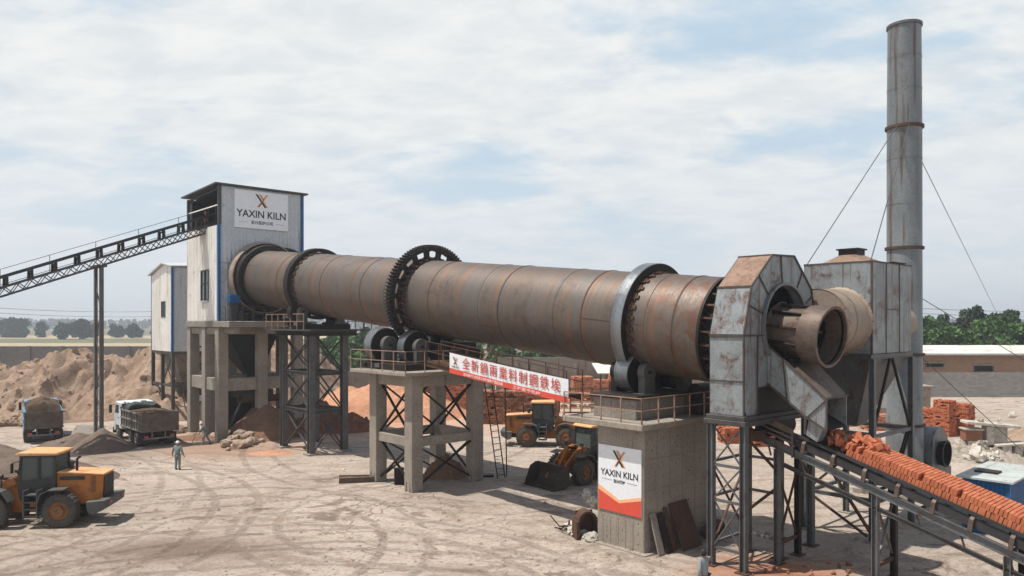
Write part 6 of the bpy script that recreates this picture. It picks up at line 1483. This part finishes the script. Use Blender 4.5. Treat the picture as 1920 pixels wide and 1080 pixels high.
# ================================================================== brick stacks
def stack(label, loc, rz, lx, ly, h_, mat, bl=.30, bh=.12, gap=.04, seed=0, group='stacks of bricks in the yard', jag=.25, hollow=0, lean=0):
    t = thing('brick_stack', label, 'brick stack', loc, rz, group); rq = random.Random(seed); m = MB(); k = max(1, round(h_/bh)); hh = h_/k
    for face in range(4):
        W_ = lx if face % 2 == 0 else ly; n = max(1, round(W_/bl)); D_ = (ly if face % 2 == 0 else lx)/2
        M = Matrix.Rotation(face*math.pi/2, 4, 'Z')
        for r_ in range(k):
            for i in range(n):
                if hollow and rq.random() < hollow: continue
                if r_ > k*(1-jag) and rq.random() < .25: continue
                x = -W_/2+(i+(.5 if r_ % 2 else .0))*W_/n; xa, xb = max(x, -W_/2), min(x+W_/n, W_/2)
                if xb-xa < .03: continue
                o = rq.uniform(-.045, .045)
                m.boxmm(xa+bl*.045, -D_-o, r_*hh+bh*.05, xb-bl*.045, -D_+.22, (r_+1)*hh-.004, M @ Matrix.Translation((lean*r_*hh, 0, 0)))
    m.build('outer_bricks', mat, t)
    n = max(1, round(lx/bl)); n2 = max(1, round(ly/.5)); m = MB()
    for i in range(n):
        for j in range(n2):
            z = h_-rq.choice((.0, 0, .04, .08)); m.boxmm(-lx/2+.2+(lx-.4)*i/n+.01, -ly/2+.2+(ly-.4)*j/n2+.01, h_*(1-jag)-.3 if h_ > .6 else .02, -lx/2+.2+(lx-.4)*(i+1)/n-.01, -ly/2+.2+(ly-.4)*(j+1)/n2-.01, z)
    m.build('top_bricks', mat, t)
    MB().boxmm(-lx/2+.12, -ly/2+.12, 0, lx/2-.12, ly/2-.12, h_*(1-jag)-.02).build('shade_core', DARK, t)  # core coloured dark, standing for the shade in gaps between bricks
    return t
def gst(px, py, lx, ly, h_, mat, label, rz=0, **kw):
    a = G(px, py); a.y += ly/2; return stack(label, (a.x*a.y/(a.y-ly/2) if 0 else a.x, a.y, 0), rz, lx, ly, h_, mat, **kw)
gst(965, 796, 7.9, 2.2, 2.9, BRICKD, 'long brown fired-brick stack behind the side-on wheel loader', R(-4), bl=.42, bh=.19, seed=1, hollow=.06, group='stacks around the loaders')
gst(892, 785, 1.0, 1.6, 2.2, BRICKP, 'narrow pale brick stack at the left end of the long brown stack', 0, seed=2, group='stacks around the loaders')
RG = 'right-hand red brick stacks beside the exhaust fan'
gst(1749, 812, 1.3, 1.3, 2.0, BRICK, 'red brick stack partly hidden behind the chimney, leftmost of the right-hand group', R(35), seed=3, group=RG, hollow=.05, jag=.1)
gst(1780, 819, 1.05, 1.3, 2.85, BRICK, 'tallest red brick stack standing between two others right of the chimney', R(30), seed=4, group=RG, hollow=.06, jag=.1)
gst(1813, 817, 1.45, 1.5, 2.5, BRICK, 'wide red brick stack, rightmost of the group by the rendered block', R(38), seed=5, group=RG, hollow=.06, jag=.1)
BG = 'peach brick stacks seen behind the pier deck railing'
for i, (px_, py_, lx, h_, lb_) in enumerate(((1092, 752, 2.0, 2.3, 'peach brick stack just right of the banner end behind the railing'), (1128, 752, 1.6, 2.0, 'second peach brick stack right of the banner end'), (1160, 750, 2.0, 2.6, 'peach brick stack left of the polished roller'), (1070, 735, 2.2, 1.9, 'dusty brick stack showing above the right end of the banner'),
        (1245, 745, 2.2, 2.4, 'peach brick stack seen between the two support rollers'), (1318, 742, 2.4, 2.6, 'pale brick stack in the gap left of the kiln hood'))):
    gst(px_, py_, lx*1.15, 1.6, h_*1.22, BRICKP if i != 5 else BRICKD, lb_, R(random.Random(i).uniform(-12, 12)), seed=10+i, group=BG, hollow=.04)
for i, (px_, py_, lx, h_, lb_) in enumerate(((1385, 832, 2.4, 1.15, 'low stack of red bricks seen between the hood stand legs'), (1440, 838, 2.2, 1.0, 'low red brick stack behind the head of the brick conveyor'), (1345, 800, 2.2, 1.3, 'red brick stack directly behind the hood stand'))):
    gst(px_, py_, lx, 1.4, h_, BRICK, lb_, R(8), seed=20+i, group='low red stacks behind the hood stand', hollow=.08)
for i, (px_, py_, lx, h_, lb_) in enumerate(((812, 762, 3.6, 2.0, 'rough orange brick stack seen between the right legs of the frame pier'), (846, 770, 2.6, 2.3, 'orange brick stack close behind the right rear leg of the frame pier'), (1055, 722, 6, 1.9, 'dusty brick row in front of the yard wall'), (940, 712, 7, 1.8, 'long low brick row by the yard wall left of the banner'), (1200, 718, 7, 2.2, 'brick row in front of the yard wall behind the near pier'), (1300, 716, 6, 2.4, 'brick row by the yard wall right of the near pier'))):
    gst(px_, py_, lx*1.2, 1.3, h_*1.2, BRICKP if i != 0 else BRICKD, lb_, R(-2), seed=30+i, group='brick rows in the middle of the yard', bl=.3, bh=.11, hollow=.12)
for i, (px_, py_, lx, h_, lb_) in enumerate(((1590, 800, 2.6, 1.5, 'brick stack seen under the settling box hopper, left'), (1652, 808, 2.2, 1.3, 'brick stack seen between chimney and settling box leg'), (1600, 752, 4.5, 1.8, 'pale brick row far behind the settling box stand'))):
    gst(px_, py_, lx, 1.4, h_, BRICKP, lb_, R(10), seed=40+i, group='stacks behind the settling box', hollow=.05)
MB_ = None
# drying rack with boards behind the railing
rk = thing('drying_rack', 'rusty tubular drying rack behind the railing right of the banner', 'rack', G(1110, 775)); a = G(1110, 775)
m = MB()
for i in range(9):
    for j in (0, 1.2): m.bar((-3.2+i*1.1, j, 0), (-3.2+i*1.1, j, 2.5), .07)
for z in (.5, 1.1, 1.7, 2.4):
    for j in (0, 1.2): m.bar((-3.2, j, z), (5.6, j, z), .06)
m.build('frame', RUSTY, rk)
m = MB(); rq = random.Random(8)
for z in (.55, 1.15, 1.75):
    for i in range(36):
        if rq.random() < .75: m.boxmm(-3.1+i*.24, .05, z, -2.9+i*.24, 1.1, z+.16+rq.uniform(0, .12))
m.build('bricks_on_shelves', BRICKP, rk)
sc_ = thing('shed_canopy', 'pale sheet canopy roof on posts in the gap above the near pier roller', 'canopy', (13, 76, 0)); ORG[sc_.name] = Vector((13, 76, 0))
MB().slab([(8.5, 74, 3.9), (19.5, 74, 3.9), (19.5, 79.5, 4.6), (8.5, 79.5, 4.6)], .1).build('roof', SHEDR, sc_)
for x in (8.8, 12.4, 16, 19.2): MB().boxmm(x-.07, 74.1, 0, x+.07, 74.24, 3.88).build('post', FRAME, sc_)
# dark scrap row on the yard wall ledge
ds = thing('scrap_machine', 'dark rusting brick press standing by the yard wall above the banner', 'machine', (1.5, 79, 0)); ORG[ds.name] = Vector((1.5, 79, 0))
MB().boxmm(-.5, 78.5, 0, 2.2, 79.6, 2.6).boxmm(-2.6, 78.6, 0, -.51, 79.4, 1.7).build('housing', DARK, ds, bevel=.06); MB().tube((-.8, 78.4, 2.1), (.4, 78.4, 2.1), .55, n=18).build('flywheel', RUSTY, ds, smooth=40)
MB().boxmm(2.3, 78.7, 1.2, 4.4, 79.2, 1.5).boxmm(4.1, 78.7, 0, 4.3, 79.1, 1.199).build('feed_table', RUSTY, ds)

# red rubble heap behind the trestle
rub = [brick_mesh('brick_clod', .55, .42, .34, BRICKD, bev=.06) for _ in range(3)]
for k, me in enumerate(rub):
    rq = random.Random(50+k)
    for v in me.vertices: v.co += Vector((rq.uniform(-.07, .07), rq.uniform(-.06, .06), rq.uniform(-.06, .06)))
def clods(n, px0, px1, py0, py1, hmax, label, group, pool, seed, smin=.6, smax=1.5, cat='brick clod', nm='brick_clod', peak=.5):
    rq = random.Random(seed)
    for i in range(n):
        f_ = rq.random(); px_ = px0+(px1-px0)*f_; py_ = py0+(py1-py0)*rq.random(); a = G(px_, py_)
        env = max(0, 1-abs(f_-peak)/max(peak, 1-peak))
        o = bpy.data.objects.new(nm, rq.choice(pool)); COL.objects.link(o); s = rq.uniform(smin, smax); o.scale = (s, s, s)
        o.location = (a.x, a.y, .12*s+rq.random()*hmax*env); o.rotation_euler = (rq.uniform(-1, 1), rq.uniform(-1, 1), rq.uniform(0, 6)); tag(o, label, cat, group)
heap('rubble_heap', 'dark red heap of broken brick behind the foot of the steel trestle', 'rubble', G(612, 806), 5.2, 2.6, lambda x, y: 2.7*max(0, 1-math.hypot((x+1.5)/6.0, y/2.6))**.8, soil('brick_rubble', (.23, .10, .06), (.16, .072, .045), (.34, .17, .11), 2.2, 1.), 100, 60, .3, 1.5, 0, 30, .55)
clods(60, 560, 690, 796, 808, 1.5, 'red-brown clod of broken brick in the heap behind the steel trestle', 'clods in the red rubble heap', rub, 3, .5, 1.3, peak=.2)
clods(16, 640, 692, 786, 800, .9, 'red-brown clod at the right tail of the rubble heap', 'clods at the right tail of the rubble heap', rub, 4, .5, 1.1, peak=.3)
clods(26, 1395, 1600, 1052, 1095, .04, 'broken red brick bit lying in the brick dust under the conveyor', 'brick bits under the conveyor', rub, 5, .12, .35)
# broken concrete at the right
a = G(1850, 862)
heap('rubble_heap', 'heap of broken pale concrete pieces beyond the blue hut', 'rubble', (a.x-.3, a.y+.4, 0), 3.4, 2.2, lambda x, y: 1.1*max(0, 1-math.hypot(x/3.3, y/2.1))**.8, soil('concrete_rubble', (.46, .41, .35), (.33, .28, .23), (.18, .145, .12), 2.5, 1.), 80, 56, .3, 1.8, 0, 33, .4)
clods(60, 1800, 1890, 840, 868, .9, 'jagged pale lump in the broken concrete heap', 'lumps in the broken concrete heap', CROCKS, 6, .4, 1.2, 'concrete lump', 'concrete_lump')
ob = thing('concrete_ruin', 'tilted broken concrete blocks and slab propped up above the rubble', 'broken concrete', (a.x+.5, a.y+.3, 0), R(-8)); ob.scale = (.72, .8, .78)
def cb_(nm, M, sx, sy, sz, mt=STONED):
    m = MB(); m.box(0, 0, 0, sx, sy, sz, M); return m.build(nm, mt, ob, bevel=.05)
cb_('slab', Matrix.Translation((-.1, 0, 2.95)) @ Matrix.Rotation(R(4), 4, 'Y'), 4.6, 1.3, .26)
cb_('block', Matrix.Translation((-.3, 0, 2.0)) @ Matrix.Rotation(R(8), 4, 'Z'), .7, .8, 1.6); cb_('block', Matrix.Translation((.7, .1, 2.0)) @ Matrix.Rotation(R(-10), 4, 'Z'), 1.1, .9, 1.5)
cb_('block', Matrix.Translation((-1.7, 0, 2.0)), 1.5, 1.0, .9, BRICKD); cb_('slab', Matrix.Translation((-1.7, 0, 2.52)), 1.7, 1.2, .16)
cb_('block', Matrix.Translation((.9, -.4, .7)), .8, .9, 1.4); cb_('block', Matrix.Translation((2.0, -.2, .65)) @ Matrix.Rotation(R(10), 4, 'Y'), .7, .8, 1.3); cb_('slab', Matrix.Translation((1.3, -.3, 1.35)) @ Matrix.Rotation(R(-5), 4, 'Y'), 2.6, 1.2, .2)
cb_('block', Matrix.Translation((-1.4, 0, .8)), 1.6, 1.0, 1.5)
for x, z in ((-1.0, 3.2), (.7, 3.25), (2.0, 3.6)): rock('stone', 'dark stone lying on the propped concrete slab', 'stone', (a.x+.5+x*.7, a.y+.3, z*.78), .35 if x < 2 else .5, 'stones on the propped slab', CROCKS, .3)
# blue hut
hp0 = Vector((17.9, 29.0, 0)); hr = R(-24)
hut = thing('blue_hut', 'small blue sheet-metal hut with a pale flat roof beyond the brick conveyor', 'hut', hp0)
a1 = G(1895, 905, 2.35); a2 = G(1798, 892, 2.35); a3 = G(1868, 866, 2.35)
e1 = (a2-a1); e1.z = 0; lw = e1.length; e1.normalize(); e2 = Vector((-e1.y, e1.x, 0)); e2 = e2 if e2.y > 0 else -e2; ld = 4.6; o = Vector((a1.x, a1.y, 0)); ORG[hut.name] = hp0.copy()
def hb(u0, v0, z0, u1, v1, z1): 
    P = [o+e1*u+e2*v for u, v in ((u0, v0), (u1, v0), (u1, v1), (u0, v1))]; return MB().prism([p+Vector((0, 0, z0)) for p in P], (0, 0, z1-z0))
m = MB(); k = int(lw/.18)
w1 = hb(.1, .1, 0, lw-.1, ld-.1, 2.3); 
for i in range(k): 
    u = .12+i*(lw-.24)/k; P = hb(u, .06, 0, u+.09, .099, 2.3); w1.add(P.v, P.f)
k = int(ld/.18)
for i in range(k): v_ = .12+i*(ld-.24)/k; P = hb(.06, v_, 0, .099, v_+.09, 2.3); w1.add(P.v, P.f)
w1.build('wall', HUTB, hut); hb(-.12, -.12, 2.301, lw+.1, ld+.1, 2.38).build('roof', HUTR, hut)
hb(.02, .02, 0, .12, .12, 2.3).build('corner_post', HUTB, hut)
hb(.8, 1.3, 2.381, 1.7, 2.0, 2.46).build('roof_patch', DARK, hut)
# plates leaning on the pier, planks and scrap
sp = 'scrap leaning on the shaded face of the concrete pier'
def lean(nm, lab, cat, s0_, s1_, h_, mat, tl=.55, thick=.03, bowl=0):
    o = plant(nm, lab, cat, (s0_+s1_)/2, 1.9, 0, sp); m = MB(); m.slab([(s0_, 2.15-tl, .02), (s1_, 2.15-tl, .02), (s1_-bowl, 2.19, h_), (s0_+bowl, 2.19, h_)], thick); m.build('sheet', mat, o); return o
lean('steel_plate', 'wide rusty steel plate, the largest leaning on the concrete pier', 'steel plate', .05, 1.35, 1.75, RUSTY, .7, .03, .05)
lean('plank', 'upright grey plank leaning at the front corner of the pier', 'plank', -1.15, -.8, 1.55, CONCD, .4, .06)
lean('steel_plate', 'narrow dark plate between the grey plank and the wide rusty plate', 'steel plate', -.72, -.35, 1.5, DARK, .5, .03)
lean('steel_plate', 'rusty strip leaning beside the wide plate on the pier', 'steel plate', -.3, -.02, 1.65, RUSTY, .45, .03, .03)
tr_t = plant('tyre', 'dark worn tyre lying against the far foot of the concrete pier', 'tyre', 2.6, 1.5); MB().lathe([(-.12, .3), (-.14, .5), (0, .56), (.14, .5), (.12, .3)], (2.6, 1.75, .35), (.2, 1, .75), 30, True).build('tread', RUBBER, tr_t, smooth=50)
# arch-shaped scrap casing and debris left of the pier
a = G(1098, 1008)
sc = thing('scrap_casing', 'rusty arched casing standing against the left face of the concrete pier', 'scrap metal', a)
m = MB()
for k in range(10):
    b0_ = math.pi*k/9
    if k < 9:
        b1_ = math.pi*(k+1)/9
        for r0, yy0, yy1 in ((.42, -.3, .3),):
            m.slab([(math.cos(b0_)*.42, yy0, .75+math.sin(b0_)*.42), (math.cos(b1_)*.42, yy0, .75+math.sin(b1_)*.42), (math.cos(b1_)*.42, yy1, .75+math.sin(b1_)*.42), (math.cos(b0_)*.42, yy1, .75+math.sin(b0_)*.42)], .1)
m.boxmm(.38, -.3, 0, .5, .3, .75).boxmm(-.5, -.3, 0, -.38, .3, .75).boxmm(-.38, .2, 0, .38, .28, 1.1); m.build('casing', RUSTY, sc)
sc.rotation_euler = (0, 0, R(15))
SP2 = 'stones and scrap lumps at the left foot of the concrete pier'
for (x, y, s, z) in ((1075, 1000, .7, 0), (1085, 1005, .6, 0), (1068, 992, .5, 0), (1108, 1014, .6, 0), (1100, 1012, .5, 0), (1092, 985, .6, .2), (1112, 985, .7, .9), (1106, 978, .6, 1.1)):
    rock('stone', 'grey lump beside the rusty casing at the left foot of the concrete pier', 'stone', G(x, y)+Vector((0, 0, z)), s, SP2, CROCKS)
sc2 = thing('scrap_metal', 'tangle of dark bent scrap on the ground left of the concrete pier', 'scrap metal', G(1078, 996))
m = MB(); rq = random.Random(12)
for i in range(16):
    p = Vector((rq.uniform(-.7, .5), rq.uniform(-.3, .3), rq.uniform(.03, .2))); q = p+Vector((rq.uniform(-.5, .5), rq.uniform(-.3, .3), rq.uniform(.0, .45))); m.bar(p, q, rq.uniform(.03, .14), rq.uniform(.02, .05))
m.build('bars', DARK, sc2)
a = G(668, 905)
tb2 = thing('timber_baulk', 'dark timber baulk lying on the ground left of the concrete frame pier', 'timber', a, R(12)); MB().boxmm(-.95, -.12, 0, .95, .12, .32).build('baulk', WOOD, tb2, bevel=.02)
tb3 = thing('plank', 'thin plank lying just behind the dark timber baulk', 'plank', G(672, 893), R(5)); MB().boxmm(-1.1, -.08, 0, 1.0, .08, .08).build('board', WOOD, tb3)
a = G(748, 908); bx = thing('steel_box', 'dark steel box standing between the front legs of the frame pier', 'box', a, R(15)); MB().boxmm(-.25, -.22, 0, .25, .22, .85).build('body', DARK, bx, bevel=.02); MB().boxmm(-.28, -.25, .851, .28, .25, .9).build('lid', DARK, bx)
heap('scrap_heap', 'dark scrap mound between the rear legs of the concrete frame pier', 'scrap heap', G(835, 893), 1.5, 1.2, lambda x, y: 1.3*max(0, 1-math.hypot(x/1.4, y/1.1))**.8, BSOIL, 40, 34, .2, 1.8, 0, 35, .35)
a = G(900, 893); mt_ = thing('ladder_footing', 'flat dark slab under the foot of the ladder', 'slab', a, R(5)); MB().boxmm(-.8, -.3, 0, .8, .3, .12).build('slab', DARK, mt_, bevel=.02)
# concrete slabs by the left spoil
a = G(150, 834); cs_ = thing('concrete_slab', 'broken grey slab tilted on the spoil near the mast', 'slab', (a.x+.2, a.y+.8, .55), R(20)); MB().slab([(-1.1, -.5, .1), (1.1, -.5, .0), (1.0, .5, .55), (-.9, .5, .65)], .14).build('slab', CONCD, cs_)
clods(14, 110, 180, 826, 842, .6, 'dark clod on the spoil between the left truck and the mast', 'clods on the spoil by the mast', ROCKS and [rock_mesh('soil_clod', .4, 77, DSOIL)], 8, .5, 1.2, 'soil clod', 'soil_clod')
clods(90, 0, 60, 778, 800, .5, 'tan clod at the foot of the big clay mound', 'clods at the foot of the clay mound', [rock_mesh('soil_clod', .5, 78+i, SAND) for i in range(2)], 9, .5, 1.6, 'soil clod', 'soil_clod')
clods(70, 60, 290, 668, 760, 0, 'tan clod lying on the face of the clay mounds', 'clods on the face of the clay mounds', [rock_mesh('soil_clod', .5, 88+i, SAND) for i in range(2)], 10, .5, 1.2, 'soil clod', 'soil_clod') if 0 else None
CL = [rock_mesh('soil_clod', .5, 88+i, SAND, .8, 2) for i in range(3)]; rq = random.Random(21)
for hn_, nn_, lab_ in ((0, 130, 'tan clod on the face of the hollowed clay mound'), (1, 60, 'tan clod on the slope of the clay mound behind the mast')):
    hob = [o for o in SC.objects if o.name.startswith('earth_mound')][hn_]; vv_ = [v.co for v in hob.data.vertices if v.co.z > .5 and v.co.y < 4]
    for i in range(nn_):
        p = hob.matrix_basis @ rq.choice(vv_); o = bpy.data.objects.new('soil_clod', rq.choice(CL)); COL.objects.link(o); s_ = .35+1.3*rq.random()**2.5
        o.location = p+Vector((0, 0, -.05)); o.scale = (s_, s_, s_*.8); o.rotation_euler = (rq.uniform(0, 6), rq.uniform(0, 6), 0); tag(o, lab_, 'soil clod', 'clods on clay mound %s' % ('with the hollow' if hn_ == 0 else 'behind the mast'))
# litter of pebbles and crumbs over the yard: beyond counting
pb_ = MB(); rq = random.Random(14)
base = [Vector(p) for p in ((0, 0, 1), (1, 0, .1), (0, 1, .1), (-1, 0, .1), (0, -1, .1), (0, 0, -.3))]
for i in range(8500):
    py_ = 640+440*rq.random()**.55; px_ = rq.uniform(-60, 1980); a = G(px_, max(py_, 700)); s = .022*(rq.random()**-.42)
    if s > .16: s = .16*rq.random()+.02
    if noise.noise(Vector((a.x*.18, a.y*.18, 0))) < -.1 and rq.random() < .7: continue
    e = Euler((0, 0, rq.uniform(0, 6))).to_matrix(); k1, k2, k3 = rq.uniform(.7, 1.5), rq.uniform(.7, 1.2), rq.uniform(.4, .8)
    pb_.add([a+e @ Vector((b.x*s*k1, b.y*s*k2, b.z*s*k3)) for b in base], [(0, 1, 2), (0, 2, 3), (0, 3, 4), (0, 4, 1), (5, 2, 1), (5, 3, 2), (5, 4, 3), (5, 1, 4)])
tag(pb_.build('gravel', soil('yard_gravel', (.32, .25, .195), (.20, .15, .115), (.40, .32, .26), 1.2, .3)), 'small stones and crumbs of clay scattered over the yard', 'gravel', kind='stuff')
# ================================================================== air
hzb = MB().boxmm(-2600, -70, -1.5, 2600, 1500, 45).build('haze', MATS['skin'])
hm_ = bpy.data.materials.new('haze_air'); hm_.use_nodes = True; hn = NT(hm_.node_tree); hn.n.remove(hn.n['Principled BSDF'])
pv = hn.new('ShaderNodeVolumePrincipled'); pv.inputs['Color'].default_value = (.86, .92, 1, 1); pv.inputs['Density'].default_value = .0006; pv.inputs['Anisotropy'].default_value = .3
hn.link(pv.outputs[0], hn.n['Material Output'].inputs['Volume']); hzb.data.materials.clear(); hzb.data.materials.append(hm_); tag(hzb, 'thin summer haze over the plain', 'haze', kind='stuff')
for o in SC.objects:
    if o.name.startswith('haze'): o.display_type = 'WIRE'
